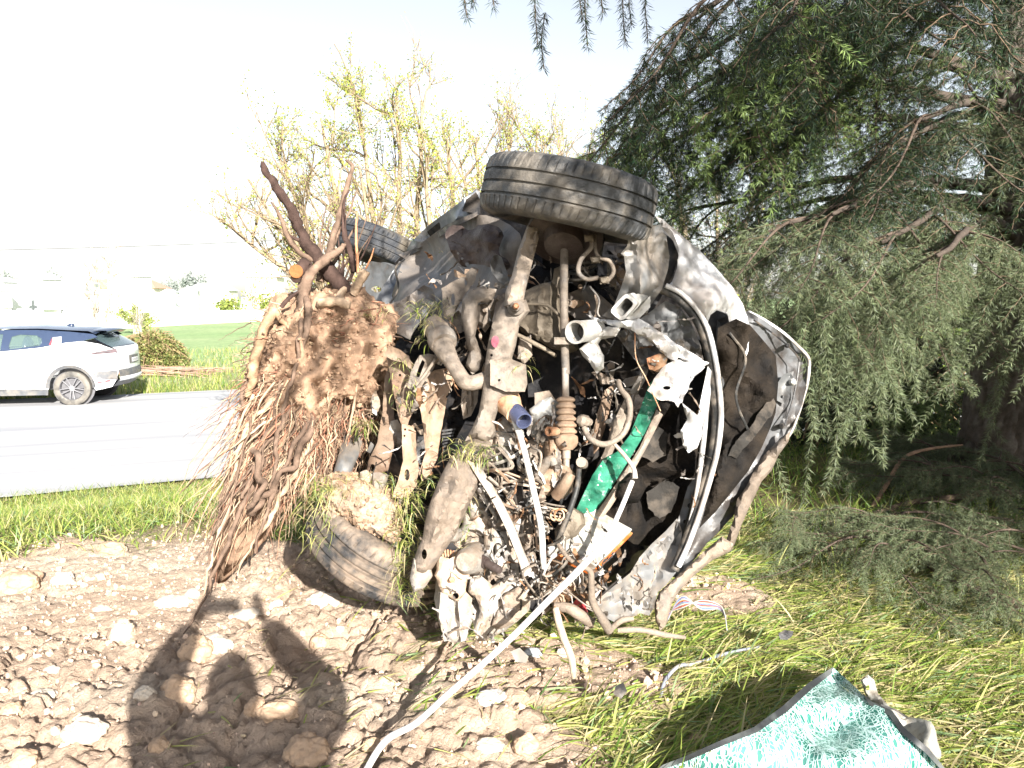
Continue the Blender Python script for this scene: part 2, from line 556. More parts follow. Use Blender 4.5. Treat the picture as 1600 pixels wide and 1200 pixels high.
# ------------------------------------------------------------ materials shared by many things
SOIL = (.54, .41, .315)
DUST = (.46, .36, .27)
m_soil, nt, bs = nodemat('soil')
def build_ground_mat():
    m, nt, bs = nodemat('ground')
    L = nt.links
    at = nt.nodes.new('ShaderNodeAttribute'); at.attribute_name = 'Col'
    tc = nt.nodes.new('ShaderNodeTexCoord')
    n1 = nt.nodes.new('ShaderNodeTexNoise'); n1.inputs['Scale'].default_value = 3.0; n1.inputs['Detail'].default_value = 12; n1.inputs['Roughness'].default_value = .7
    n2 = nt.nodes.new('ShaderNodeTexNoise'); n2.inputs['Scale'].default_value = 48; n2.inputs['Detail'].default_value = 10; n2.inputs['Roughness'].default_value = .75
    v = nt.nodes.new('ShaderNodeTexVoronoi'); v.feature = 'DISTANCE_TO_EDGE'; v.inputs['Scale'].default_value = 26
    for n in (n1, n2): L.new(tc.outputs['Object'], n.inputs['Vector'])
    dist = nt.nodes.new('ShaderNodeVectorMath'); dist.operation = 'MULTIPLY_ADD'
    L.new(n2.outputs['Color'], dist.inputs[0]); dist.inputs[1].default_value = (.03, .03, .03); L.new(tc.outputs['Object'], dist.inputs[2])
    L.new(dist.outputs[0], v.inputs['Vector'])
    mr = nt.nodes.new('ShaderNodeMapRange'); mr.inputs[1].default_value = .3; mr.inputs[2].default_value = .72; mr.inputs[3].default_value = .72; mr.inputs[4].default_value = 1.25
    L.new(n1.outputs[0], mr.inputs[0])
    sc = nt.nodes.new('ShaderNodeVectorMath'); sc.operation = 'SCALE'
    L.new(at.outputs['Color'], sc.inputs[0]); L.new(mr.outputs[0], sc.inputs['Scale'])
    L.new(sc.outputs[0], bs.inputs['Base Color'])
    bs.inputs['Roughness'].default_value = .95; bs.inputs['Specular IOR Level'].default_value = .1
    b1 = nt.nodes.new('ShaderNodeBump'); b1.inputs['Strength'].default_value = 1.0; b1.inputs['Distance'].default_value = .03
    L.new(n2.outputs[0], b1.inputs['Height'])
    cr = nt.nodes.new('ShaderNodeMapRange'); cr.inputs[1].default_value = 0; cr.inputs[2].default_value = .06
    L.new(v.outputs['Distance'], cr.inputs[0])
    b2 = nt.nodes.new('ShaderNodeBump'); b2.inputs['Strength'].default_value = .35; b2.inputs['Distance'].default_value = .01
    L.new(cr.outputs[0], b2.inputs['Height']); L.new(b1.outputs[0], b2.inputs['Normal'])
    L.new(b2.outputs[0], bs.inputs['Normal'])
    return m
build_ground_mat()
attr_mat('clod', .95, bump=.8, bump_scale=50, spec=.1, vary=.2, vscale=14)
attr_mat('grass', .55, trans=.35, spec=.35, vary=.1)
attr_mat('needles', .5, trans=0, spec=.3, vary=.3, vscale=2.5)
attr_mat('bark', .9, bump=.9, bump_scale=45, spec=.2, vary=.35, vscale=20)
attr_mat('stone', .85, bump=.4, bump_scale=30, spec=.3, vary=.15, vscale=12)

def grow(start, end, d0, g):
    out = [start]; d = d0
    while out[-1] < end:
        d *= g; out.append(out[-1] + d)
    return np.array(out[1:])

def ground():
    fx = np.arange(-2.5, 1.1, .0125); fy = np.arange(1.95, 4.3, .0125)
    xs = np.concatenate([(-grow(2.5, 900, .014, 1.045))[::-1], fx, grow(1.1, 900, .014, 1.045)])
    ys = np.concatenate([(2.0 - grow(.05, 60, .02, 1.12))[::-1], fy, grow(4.3, 1500, .014, 1.045)])
    X, Y = np.meshgrid(xs, ys)
    Z = HT(X, Y)
    nx, ny = len(xs), len(ys)
    V = np.stack([X, Y, Z], -1).reshape(-1, 3)
    i = np.arange(ny - 1)[:, None] * nx; j = np.arange(nx - 1)[None]
    Fc = np.stack([i + j, i + j + 1, i + nx + j + 1, i + nx + j], -1).reshape(-1, 4)
    m = soil_mask(X, Y).ravel()[:, None]
    x, y = X.ravel(), Y.ravel()
    s = road_s(x, y)
    n = fbm(p3(x * .8, y * .8), 4, 61)[:, None]
    verge = np.array([.17, .145, .065]) + n * .04
    pale = sstep(.62, .8, vnoise(p3(x * 3.1, y * 3.1), 8) * .5 + .5)[:, None]
    so = np.array(SOIL) * (1 + .15 * n) * (1 - pale * .5) + pale * .5 * np.array([.62, .52, .42])
    n5 = fbm(p3(x * .12, y * .3), 4, 66)[:, None]
    field = np.array([.28, .38, .19]) + n * np.array([.04, .04, .02]) + n5 * np.array([.08, .05, .05])
    dry = np.array([.30, .27, .13])
    st = sstep(ROADW + 9, ROADW + 3, s)[:, None]
    field = field * (1 - .55 * st) + dry * .55 * st
    far = (s > ROADW)[:, None]
    c = np.where(far, field, verge * (1 - m) + so * m)
    return mesh('ground', V, Fc, 'ground', col=c, kind='structure')
ground()

# road: asphalt sheet with worn wheel tracks
m, nt, bs = nodemat('asphalt')
L = nt.links
tc = nt.nodes.new('ShaderNodeTexCoord')
mp = nt.nodes.new('ShaderNodeMapping'); mp.inputs['Scale'].default_value = (.06, 1.1, 1); L.new(tc.outputs['Object'], mp.inputs[0])
na = nt.nodes.new('ShaderNodeTexNoise'); na.inputs['Scale'].default_value = 1.6; na.inputs['Detail'].default_value = 8; L.new(mp.outputs[0], na.inputs['Vector'])
nb = nt.nodes.new('ShaderNodeTexNoise'); nb.inputs['Scale'].default_value = 160; nb.inputs['Detail'].default_value = 4; L.new(tc.outputs['Object'], nb.inputs['Vector'])
cr = nt.nodes.new('ShaderNodeValToRGB')
cr.color_ramp.elements[0].position = .36; cr.color_ramp.elements[0].color = (.33, .34, .37, 1)
cr.color_ramp.elements[1].position = .6; cr.color_ramp.elements[1].color = (.52, .52, .52, 1)
L.new(na.outputs[0], cr.inputs[0])
mm = nt.nodes.new('ShaderNodeMix'); mm.data_type = 'RGBA'; mm.blend_type = 'MULTIPLY'; mm.inputs[0].default_value = .2
L.new(cr.outputs[0], mm.inputs[6]); L.new(nb.outputs[0], mm.inputs[7])
L.new(mm.outputs[2], bs.inputs['Base Color']); bs.inputs['Roughness'].default_value = .8
bb = nt.nodes.new('ShaderNodeBump'); bb.inputs['Strength'].default_value = .3; bb.inputs['Distance'].default_value = .004
L.new(nb.outputs[0], bb.inputs['Height']); L.new(bb.outputs[0], bs.inputs['Normal'])
def road():
    nx, ny = 260, 14
    u = np.linspace(-120, 160, nx); t = np.linspace(0, ROADW, ny)
    U, Tt = np.meshgrid(u, t)
    edge = .12 * fbm(p3(U * 1.4, Tt * 0), 3, 6)
    Tt = Tt + np.where(Tt == 0, edge, 0) + np.where(Tt == ROADW, edge, 0)
    V = np.stack([U, Tt, .01 + .03 * np.sin(Tt / ROADW * np.pi)], -1).reshape(-1, 3)
    i = np.arange(ny - 1)[:, None] * nx; j = np.arange(nx - 1)[None]
    Fc = np.stack([i + j, i + j + 1, i + nx + j + 1, i + nx + j], -1).reshape(-1, 4)
    o = mesh('road', V, Fc, 'asphalt', kind='structure')
    o.location = (RP0[0], RP0[1], 0); o.rotation_euler = (0, 0, RD)
road()

# ------------------------------------------------------------ clods and stones
def icos(sub=2):
    bm = bmesh.new(); bmesh.ops.create_icosphere(bm, subdivisions=sub, radius=1)
    V = np.array([v.co[:] for v in bm.verts]); Fc = np.array([[v.index for v in f.verts] for f in bm.faces]); bm.free()
    return V, Fc
ICO1, ICO2, ICO3 = icos(1), icos(2), icos(3)

def clods():
    N = 5000
    x = RNG.uniform(-3.4, 1.6, N * 3); y = RNG.uniform(1.7, 5.3, N * 3)
    m = soil_mask(x, y); dens = sstep(-.5, .4, fbm(p3(x * 1.7, y * 1.7), 3, 90))
    k = RNG.random(N * 3) < m * (.15 + .85 * dens); x, y = x[k][:N], y[k][:N]
    z = HT(x, y)
    r = np.clip(.0035 * RNG.pareto(2.2, len(x)) + .003, 0, .015)
    Vs, Fs, Cs = [], [], []; o = 0
    for a in range(len(x)):
        V0, F0 = ICO2 if r[a] > .011 else ICO1
        sc = RNG.uniform(.6, 1.25, 3) * r[a]
        V = V0 * (1 + .45 * vnoise(V0 * 1.5 + a * 7.1, 4)[:, None] + .22 * vnoise(V0 * 4.0 + a * 3.3, 5)[:, None]) * sc
        V = V + [x[a], y[a], z[a] + sc[2] * .25]
        Vs.append(V); Fs.append(F0 + o); o += len(V)
        c = np.array(SOIL) * RNG.uniform(.8, 1.25) + RNG.uniform(-.02, .02, 3)
        Cs.append(np.broadcast_to(c, V.shape))
    mesh('soil_crumbs', np.vstack(Vs), np.vstack(Fs), 'clod', col=np.vstack(Cs), kind='stuff', smooth=False,
         label='loose brown crumbs of soil strewn over the churned ground', cat='soil')
clods()

def blob(name, m, px, py, w, h, colr, seed, label=None, cat=None, group=None, sink=.42, sub=None, amp=.42, fr=1.5):
    g = G(px, py + h * .35); d = np.dot(g - np.array([0, 0, EYE]), [0, CP, -SP])
    a, b = w / 2 * d / F, h / 2 * d / F
    V0, F0 = sub or icos(5)
    V = V0 * (1 + amp * fbm(V0 * fr + seed * 5.7, 4, seed, gain=.6)[:, None] + .05 * fbm(V0 * 6 + seed, 3, seed + 1)[:, None])
    V = V * [a, (a + b) / 2, b]
    V = V + [g[0], g[1], g[2] + b * (1 - 2 * sink)]
    return mesh(name, V, F0, m, col=np.broadcast_to(np.array(colr, float), V.shape), label=label, cat=cat, group=group, sharp=60)

W = (.56, .49, .41); Bn = (.42, .30, .21); Pk = (.55, .43, .33)
STONES = [  # px, py, w, h, colour, label
 (133, 1155, 62, 40, W, 'large white stone half buried in the soil, lowest at the far left'),
 (65, 1075, 42, 22, W, 'flat white stone on the soil above the large white stone'),
 (84, 1052, 26, 14, W, 'small white stone just behind the flat white stone at far left'),
 (228, 1110, 30, 24, W, 'pale pointed stone left of the photographer shadow'),
 (100, 908, 34, 22, W, 'white stone at the edge of the left grass verge'),
 (160, 950, 30, 14, Pk, 'low pinkish stone on the crest of the soil, left side'),
 (272, 936, 58, 30, W, 'wide white limestone patch below the hanging roots'),
 (300, 930, 22, 18, W, 'small round white stone touching the tips of the roots'),
 (432, 944, 24, 22, W, 'round white stone right of the root tips'),
 (384, 958, 46, 18, W, 'long pale stone just above the top of the shadow'),
 (335, 1012, 60, 44, W, 'big pale boulder framed by the shadow of the raised arms'),
 (308, 1022, 48, 50, Bn, 'brown lump crossed by the left edge of the shadow'),
 (505, 930, 52, 40, W, 'rounded pale boulder left of the buried tyre'),
 (500, 982, 30, 26, Bn, 'brown clod below the buried tyre'),
 (530, 975, 14, 10, W, 'tiny white stone between clods under the buried tyre'),
 (280, 1085, 52, 50, Bn, 'dark brown clod inside the left arm of the shadow'),
 (434, 1130, 66, 36, Bn, 'broad brown clod near the bottom of the shadow, centre'),
 (400, 1125, 30, 34, Bn, 'upright brown clod left of the broad clod in the shadow'),
 (480, 1170, 70, 60, Bn, 'dome of brown soil at the bottom of the picture in the shadow'),
 (580, 1165, 30, 26, Bn, 'brown clod close to the white cable at the bottom'),
 (250, 1180, 34, 30, Bn, 'brown clod at the bottom edge left of the shadow'),
 (40, 1190, 44, 34, Bn, 'brown clod in the bottom left corner'),
 (20, 1110, 36, 26, Bn, 'brown clod in the rut at the left edge'),
 (195, 990, 34, 40, Pk, 'pale clod in the middle of the left soil slope'),
 (175, 860, 44, 26, Bn, 'mound of soil at the grass edge left of the roots'),
 (30, 905, 70, 44, Bn, 'large brown clod at the left edge below the grass'),
 (765, 1165, 44, 22, W, 'pale stone in the grass right of the cable, lower one'),
 (880, 1025, 20, 14, W, 'small white stone below the engine'),
 (820, 1165, 40, 30, Bn, 'brown clod in the grass at the bottom centre'),
 (1300, 1145, 24, 14, W, 'tiny white stone right behind the screen glass'),
 (1090, 1150, 44, 26, Bn, 'reddish clod in the flattened grass left of the screen glass'),
 (770, 1100, 52, 22, (.5, .48, .46), 'flat grey stone among the grass right of the cable'),
 (700, 905, 16, 12, Bn, 'small clod in front of the buried subframe'),
]
for i, (px, py, w, h, c, lb) in enumerate(STONES):
    blob('stone' if c in (W, Pk) else 'clod', 'stone' if c == W else 'clod', px, py, w, h, np.array(c) * (.85 if c == W else 1), i, lb,
         'stone' if c != Bn else 'clod', 'stones and clods on the churned soil')

# ------------------------------------------------------------ grass
def blades(name, x, y, z, length, width, dirx, diry, lift, bend, cols, seg=3, **kw):
    """Curved tapering blades: z base; lift = start pitch (rad), bend = pitch lost along the blade."""
    n = len(x)
    hd = np.stack([dirx, diry], -1); hd /= np.linalg.norm(hd, axis=1)[:, None]
    sd = np.stack([-hd[:, 1], hd[:, 0]], -1)
    tw = RNG.uniform(-.9, .9, n)
    pts = []; cx = np.zeros(n); cz = np.zeros(n)
    px = x.copy(); py = y.copy(); pz = z.copy()
    rows = []
    for k in range(seg + 1):
        t = k / seg
        w = width * (1 - t ** 2) * .5 + (.0 if k < seg else .0)
        sx, sy, sz = sd[:, 0] * w * np.cos(tw), sd[:, 1] * w * np.cos(tw), w * np.sin(tw)
        if k < seg:
            rows.append(np.stack([px - sx, py - sy, pz - sz], -1)); rows.append(np.stack([px + sx, py + sy, pz + sz], -1))
        else:
            rows.append(np.stack([px, py, pz], -1))
        pit = lift - bend * t
        dl = length / seg
        px = px + hd[:, 0] * np.cos(pit) * dl; py = py + hd[:, 1] * np.cos(pit) * dl; pz = pz + np.sin(pit) * dl
        pz = np.maximum(pz, z - .01 + .008 * RNG.random(n))
    V = np.stack(rows, 1)      # n, 2seg+1, 3
    k = 2 * seg + 1
    base = np.arange(n)[:, None] * k
    T = []
    for s in range(seg - 1):
        a = 2 * s
        T += [[a, a + 1, a + 3], [a, a + 3, a + 2]]
    a = 2 * (seg - 1)
    T += [[a, a + 1, a + 2]]
    T = (base[:, None] + np.array(T)[None]).reshape(-1, 3)
    C = np.repeat(cols, k, 0)
    return mesh(name, V.reshape(-1, 3), T, 'grass', col=C, smooth=False, **kw)

GR = np.array([[.10, .19, .03], [.17, .26, .045], [.27, .33, .07], [.40, .41, .14], [.50, .43, .24], [.07, .14, .04], [.22, .31, .15]])
def gcols(n, w):
    w = np.array(w, float); w /= w.sum()
    c = GR[RNG.choice(len(GR), n, p=w)]
    return c * RNG.uniform(.8, 1.2, (n, 1))

def keep(x, y, prob):
    k = RNG.random(len(x)) < prob
    return x[k], y[k]

def grasses():
    # flattened long grass, right foreground and round the wreck
    x = RNG.uniform(-.9, 3.4, 150000); y = RNG.uniform(1.8, 4.9, len(x))
    s = soil_mask(x, y)
    cl = sstep(-.45, .15, fbm(p3(x * 2.6, y * 2.6), 3, 12))
    px = 800 + x / y * F
    x, y = keep(x, y, (1 - s * .97) * (.12 + .88 * cl) * (px < 1750) * (.45 + .55 * sstep(-.3, .6, x)))
    n = len(x); z = HT(x, y)
    ang = math.radians(9) + 1.1 * fbm(p3(x * 1.2, y * 1.2), 2, 71) + RNG.normal(0, .45, n)
    ang = np.where(RNG.random(n) < .12, RNG.uniform(0, 6.28, n), ang)
    ln = RNG.uniform(.06, .22, n)
    lift = np.abs(RNG.normal(.10, .16, n)) + (RNG.random(n) < .03) * .8
    blades('flattened_grass', x, y, z, ln, RNG.uniform(.0035, .0095, n), np.cos(ang), np.sin(ang), lift, RNG.uniform(.2, .6, n),
           gcols(n, [1, 4, 6, 5, 5, .3, 3]), kind='stuff', label='long green and straw coloured grass flattened round the wreck', cat='grass')
    # thatch of broken straw under it
    x = RNG.uniform(-1.2, 3.4, 75000); y = RNG.uniform(1.8, 4.9, len(x))
    s = soil_mask(x, y)
    x, y = keep(x, y, (1 - s * .96) * (.5 + .5 * sstep(-.3, .6, x)))
    n = len(x); z = HT(x, y) + .006; ang = math.radians(20) + RNG.normal(0, .9, n)
    blades('straw_thatch', x, y, z, RNG.uniform(.03, .13, n), RNG.uniform(.003, .006, n), np.cos(ang), np.sin(ang), RNG.uniform(-.05, .3, n), RNG.uniform(0, .4, n),
           gcols(n, [0, .3, 1, 4, 7, 0, 1]), seg=2, kind='stuff', label='matted dry straw lying under the flattened grass', cat='straw')
    # left verge
    x = RNG.uniform(-9, -1.2, 170000); y = RNG.uniform(3.8, 10.5, len(x))
    sd = road_s(x, y); s = soil_mask(x, y)
    x, y = keep(x, y, (1 - s) * (sd < -.15 + .25 * RNG.random(len(x))) * (x / y > -.80) * (.25 + .75 * sstep(-.4, .2, fbm(p3(x * 2, y * 2), 3, 14))) * .75)
    n = len(x); z = HT(x, y); ang = RNG.uniform(0, 6.28, n)
    blades('verge_grass', x, y, z, RNG.uniform(.05, .17, n), RNG.uniform(.004, .009, n), np.cos(ang), np.sin(ang), RNG.uniform(.3, 1.3, n), RNG.uniform(.2, 1.2, n),
           gcols(n, [1, 4, 6, 5, 2, .3, 3]), kind='stuff', label='short bright green grass on the verge beside the road', cat='grass')
    # shaded lawn under the cedar
    x = RNG.uniform(.3, 9, 45000); y = RNG.uniform(4.6, 12.5, len(x))
    sd = road_s(x, y)
    x, y = keep(x, y, (sd < -.2) * (x / y < .75) * (.3 + .7 * sstep(-.4, .2, fbm(p3(x * 1.5, y * 1.5), 3, 15))))
    n = len(x); z = HT(x, y); ang = RNG.uniform(0, 6.28, n)
    blades('shaded_grass', x, y, z, RNG.uniform(.07, .24, n), RNG.uniform(.004, .009, n), np.cos(ang), np.sin(ang), RNG.uniform(.3, 1.3, n), RNG.uniform(.2, 1.2, n),
           gcols(n, [4, 5, 3, 2, 1, 1, 1]), kind='stuff', label='green grass growing in the shade under the cedar', cat='grass')
    # behind the wreck, hidden part of the verge
    x = RNG.uniform(-1.2, .6, 12000); y = RNG.uniform(4.9, 9.5, len(x))
    x, y = keep(x, y, (road_s(x, y) < -.2) * 1.0)
    n = len(x); z = HT(x, y); ang = RNG.uniform(0, 6.28, n)
    blades('grass_behind_wreck', x, y, z, RNG.uniform(.07, .2, n), RNG.uniform(.004, .009, n), np.cos(ang), np.sin(ang), RNG.uniform(.3, 1.3, n), RNG.uniform(.2, 1.2, n),
           gcols(n, [4, 5, 3, 2, 1, 1, 1]), kind='stuff', label='green grass on the far side of the overturned car', cat='grass')
    # far edge of the road and the field
    u = RNG.uniform(-30, 30, 55000); t = ROADW + .1 + 14 * RNG.random(len(u)) ** 2.2
    x = RP0[0] + u * RDX - t * RDY; y = RP0[1] + u * RDY + t * RDX
    x, y = keep(x, y, (np.abs(x / y) < .8) * 1.0)
    n = len(x); z = H0(x, y); ang = RNG.uniform(0, 6.28, n)
    blades('field_grass', x, y, z, RNG.uniform(.10, .32, n), RNG.uniform(.012, .025, n), np.cos(ang), np.sin(ang), RNG.uniform(.7, 1.5, n), RNG.uniform(.1, .8, n),
           gcols(n, [2, 4, 5, 5, 3, .3, 2]), seg=2, kind='stuff', label='rough grass along the far edge of the road', cat='grass')
grasses()
# ------------------------------------------------------------ the overturned car
BROWN = (.40, .29, .21)
mat('dusty_steel', vobj=.32, k=0.4, base=(.34, .31, .29), rough=.75, dirt=(.52, .43, .35), dirt_amt=.75, dirt_scale=9, dirt2=(.035, .03, .028), dirt2_amt=.5, dirt2_scale=30, bump=.6, bump_scale=60)
mat('grey_floor', vobj=.32, k=0.42, base=(.20, .205, .22), rough=.7, dirt=(.33, .29, .26), dirt_amt=.6, dirt_scale=5, dirt2=(.10, .08, .07), dirt2_amt=.3, dirt2_scale=22, bump=.5, bump_scale=50)
mat('heat_shield', k=0.4, base=(.27, .22, .20), rough=.65, metal=.2, dirt=(.14, .10, .09), dirt_amt=.55, dirt_scale=8, bump=.7, bump_scale=70)
mat('brown_steel', vobj=.32, k=0.5, base=(.42, .26, .17), rough=.8, dirt=(.52, .37, .26), dirt_amt=.6, dirt_scale=7, dirt2=(.07, .04, .03), dirt2_amt=.4, dirt2_scale=26, bump=.5, bump_scale=60)
mat('chalky_steel', vobj=.32, k=0.52, base=(.62, .58, .53), rough=.75, dirt=(.52, .41, .32), dirt_amt=.45, dirt_scale=10, dirt2=(.06, .05, .045), dirt2_amt=.45, dirt2_scale=24, bump=.6, bump_scale=55)
mat('mud_steel', vobj=.32, k=0.48, base=(.34, .30, .27), rough=.85, dirt=(.48, .38, .30), dirt_amt=.7, dirt_scale=6, dirt2=(.06, .055, .05), dirt2_amt=.5, dirt2_scale=13, bump=.9, bump_scale=40)
mat('white_paint', (.72, .73, .75), .4, dirt=(.32, .29, .27), dirt_amt=.42, dirt_scale=4.5, dirt2=(.10, .09, .09), dirt2_amt=.18, dirt2_scale=9, bump=.08, bump_scale=40, coat=.3, var=.03)
mat('white_plastic', vobj=.32, k=0.55, base=(.78, .77, .74), rough=.5, dirt=(.45, .40, .35), dirt_amt=.25, dirt_scale=12, bump=.15, var=.04)
mat('grey_plastic', vobj=.32, k=0.36, base=(.36, .37, .38), rough=.5, dirt=(.48, .42, .36), dirt_amt=.5, dirt_scale=9, dirt2=(.10, .10, .11), dirt2_amt=.4, dirt2_scale=14, bump=.25, streak=(1, 1, .35))
mat('black_plastic', (.022, .022, .025), .5, dirt=(.12, .10, .085), dirt_amt=.3, dirt_scale=14, bump=.3)
mat('black_rubber', vobj=.32, k=0.8, base=(.03, .03, .03), rough=.7, dirt=(.26, .22, .18), dirt_amt=.35, dirt_scale=12, bump=.3)
mat('tyre_rubber', k=0.55, base=(.07, .075, .083), rough=.75, dirt=(.25, .225, .195), dirt_amt=.42, dirt_scale=7, dirt2=(.40, .31, .24), dirt2_amt=.22, dirt2_scale=16, bump=.5, bump_scale=90, streak=(1, 1, 1.3))
mat('muddy_tyre', k=0.42, base=(.08, .08, .085), rough=.8, dirt=(.50, .39, .30), dirt_amt=.5, dirt_scale=9, dirt2=(.04, .04, .042), dirt2_amt=.35, dirt2_scale=26, bump=.6, bump_scale=70)
mat('far_tyre', k=0.5, base=(.045, .052, .066), rough=.75, dirt=(.20, .17, .13), dirt_amt=.42, dirt_scale=5, bump=.5, bump_scale=90)
mat('felt', k=.28, base=(.040, .037, .036), rough=.95, dirt=(.10, .078, .06), dirt_amt=.5, dirt_scale=5, dirt2=(.10, .08, .06), dirt2_amt=.2, dirt2_scale=38, bump=1.0, bump_scale=60, spec=.1)
mat('grime_and_shade', (.014, .014, .016), .9, dirt=(.05, .042, .036), dirt_amt=.4, dirt_scale=9, bump=.8, bump_scale=30, spec=.15)  # near-black grime, with the shade of the gaps put into the colour
mat('slate_metal', k=0.6, base=(.10, .13, .18), rough=.45, metal=.3, dirt=(.36, .36, .37), dirt_amt=.5, dirt_scale=5, dirt2=(.05, .06, .08), dirt2_amt=.35, dirt2_scale=8, bump=.2, streak=(1, .3, 1))
mat('primer', vobj=.32, k=0.32, base=(.42, .44, .46), rough=.6, dirt=(.20, .17, .15), dirt_amt=.45, dirt_scale=7, dirt2=(.42, .34, .27), dirt2_amt=.3, dirt2_scale=14, bump=.3)
mat('rust', (.36, .15, .07), .85, dirt=(.50, .34, .22), dirt_amt=.5, dirt_scale=14, bump=.7)
mat('orange_plastic', (.36, .085, .012), .5, dirt=(.35, .18, .08), dirt_amt=.3, dirt_scale=20, bump=.1)
mat('box_plastic', k=.5, base=(.70, .69, .63), rough=.5, dirt=(.33, .29, .24), dirt_amt=.32, dirt_scale=16, dirt2=(.08, .07, .06), dirt2_amt=.2, dirt2_scale=60, bump=.2, var=.05)
mat('red_plastic', (.38, .03, .04), .4, bump=.1)
mat('blue_steel', (.11, .13, .24), .35, metal=.5, bump=.2)
mat('alloy_case', vobj=.32, k=0.42, base=(.24, .20, .16), rough=.7, metal=.15, dirt=(.34, .28, .21), dirt_amt=.7, dirt_scale=10, dirt2=(.10, .08, .06), dirt2_amt=.4, dirt2_scale=24, bump=.8, bump_scale=55)
mat('dry_mud', (.44, .32, .23), .95, dirt=(.55, .44, .34), dirt_amt=.5, dirt_scale=9, dirt2=(.28, .16, .11), dirt2_amt=.4, dirt2_scale=26, bump=1.0, bump_scale=45, spec=.1)
mat('silver_sill', (.33, .35, .38), .45, metal=.4, dirt=(.20, .18, .17), dirt_amt=.45, dirt_scale=6, bump=.2)
mat('hood_frame', k=0.3, base=(.40, .42, .45), rough=.5, dirt=(.17, .15, .14), dirt_amt=.45, dirt_scale=6, dirt2=(.08, .07, .07), dirt2_amt=.35, dirt2_scale=18, bump=.3)

m, nt, bs = nodemat('green_glass')
vo = nt.nodes.new('ShaderNodeTexVoronoi'); vo.inputs['Scale'].default_value = 90
tc = nt.nodes.new('ShaderNodeTexCoord'); nt.links.new(tc.outputs['Object'], vo.inputs['Vector'])
no = nt.nodes.new('ShaderNodeTexNoise'); no.inputs['Scale'].default_value = 12; no.inputs['Detail'].default_value = 8; nt.links.new(tc.outputs['Object'], no.inputs['Vector'])
cr = nt.nodes.new('ShaderNodeValToRGB'); e = cr.color_ramp.elements
e[0].position = .35; e[0].color = (.004, .05, .03, 1); e[1].position = .66; e[1].color = (.05, .25, .16, 1); e.new(.82).color = (.30, .26, .19, 1)
nt.links.new(no.outputs[0], cr.inputs[0]); nt.links.new(cr.outputs[0], bs.inputs['Base Color'])
bs.inputs['Roughness'].default_value = .12
bu = nt.nodes.new('ShaderNodeBump'); bu.inputs['Strength'].default_value = .8; bu.inputs['Distance'].default_value = .01
nt.links.new(vo.outputs['Color'], bu.inputs['Height']); nt.links.new(bu.outputs[0], bs.inputs['Normal'])

CAR = empty('overturned_car', P(830, 980, 3.3),
            'wrecked hatchback lying on its side, dusty underside and torn engine bay facing out', 'car')

def wheel(c, axis, R, W, m, name='wheel', spin=0.0, rimmat='hood_frame', sipes=60, grooves=(-.30, -.02, .26), deep=1.0):
    """Tyre with circumferential grooves and shoulder sipes, plus a steel rim; axis points to its outer face."""
    k = sipes * 6
    u, v, a = frame(axis)
    hw = W / 2; prof = []
    def pr(z, r, s=0): prof.append((z, r, s))
    pr(-hw * .72, R * .62); pr(-hw * .98, R * .72); pr(-hw * 1.06, R * .82); pr(-hw * 1.0, R * .90); pr(-hw * .93, R * .945); pr(-hw * .84, R * .972, 1)
    pr(-hw * .74, R * .985, 1); pr(-hw * .56, R * .994, 1)
    for g in grooves:
        z = g * hw * 1.45; w_ = hw * .045
        pr(z - w_ * 1.7 * deep, R, .35); pr(z - w_ * deep, R * .998); pr(z - w_ * .8 * deep, R * (1 - .028 * deep)); pr(z + w_ * .8 * deep, R * (1 - .028 * deep)); pr(z + w_ * deep, R * .998); pr(z + w_ * 1.7 * deep, R, .35)
    pr(hw * .56, R * .994, 1); pr(hw * .74, R * .985, 1); pr(hw * .84, R * .972, 1); pr(hw * .93, R * .945); pr(hw * 1.0, R * .90); pr(hw * 1.06, R * .82)
    pr(hw * .98, R * .72); pr(hw * .72, R * .62)
    prof = np.array(prof); n = len(prof)
    t = np.arange(k) * 2 * np.pi / k + spin
    ph = (np.arange(k) % 6)
    r = prof[:, 1][:, None] - np.where((ph == 0)[None], .022 * R, 0) * prof[:, 2][:, None] * np.where(prof[:, 2] == 1, 1, .6)[:, None]
    wob = .0028 * fbm(p3(np.cos(t) * 4, np.sin(t) * 4), 3, 8)
    r = r + wob[None]
    zz = prof[:, 0][:, None] + (np.abs(prof[:, 0]) > hw * .5)[:, None] * 0
    tt = t[None] + .05 * np.sign(prof[:, 0])[:, None] * (np.abs(prof[:, 0]) / hw)[:, None] ** 2
    V = np.asarray(c) + zz[..., None] * a + r[..., None] * (np.cos(tt)[..., None] * u + np.sin(tt)[..., None] * v)
    i = np.arange(n - 1)[:, None] * k; j = np.arange(k)[None]; j2 = (j + 1) % k
    Fc = np.stack([i + j, i + j2, i + k + j2, i + k + j], -1).reshape(-1, 4)
    w = mesh(name, V.reshape(-1, 3), Fc, m, CAR, sharp=40)
    rim = lathe('rim', rimmat, c, axis, [(-hw * .74, R * .63), (-hw * .70, R * .60), (-hw * .2, R * .52), (hw * .2, R * .50), (hw * .3, R * .2), (hw * .45, R * .12), (hw * .45, .001)], None, 40, caps=False)
    rim.parent = w
    rim2 = lathe('hub', 'rust', c, axis, [(-hw * .6, .001), (-hw * .6, R * .30), (-hw * .5, R * .42), (hw * .1, R * .42)], None, 32, caps=False)
    rim2.parent = w
    return w

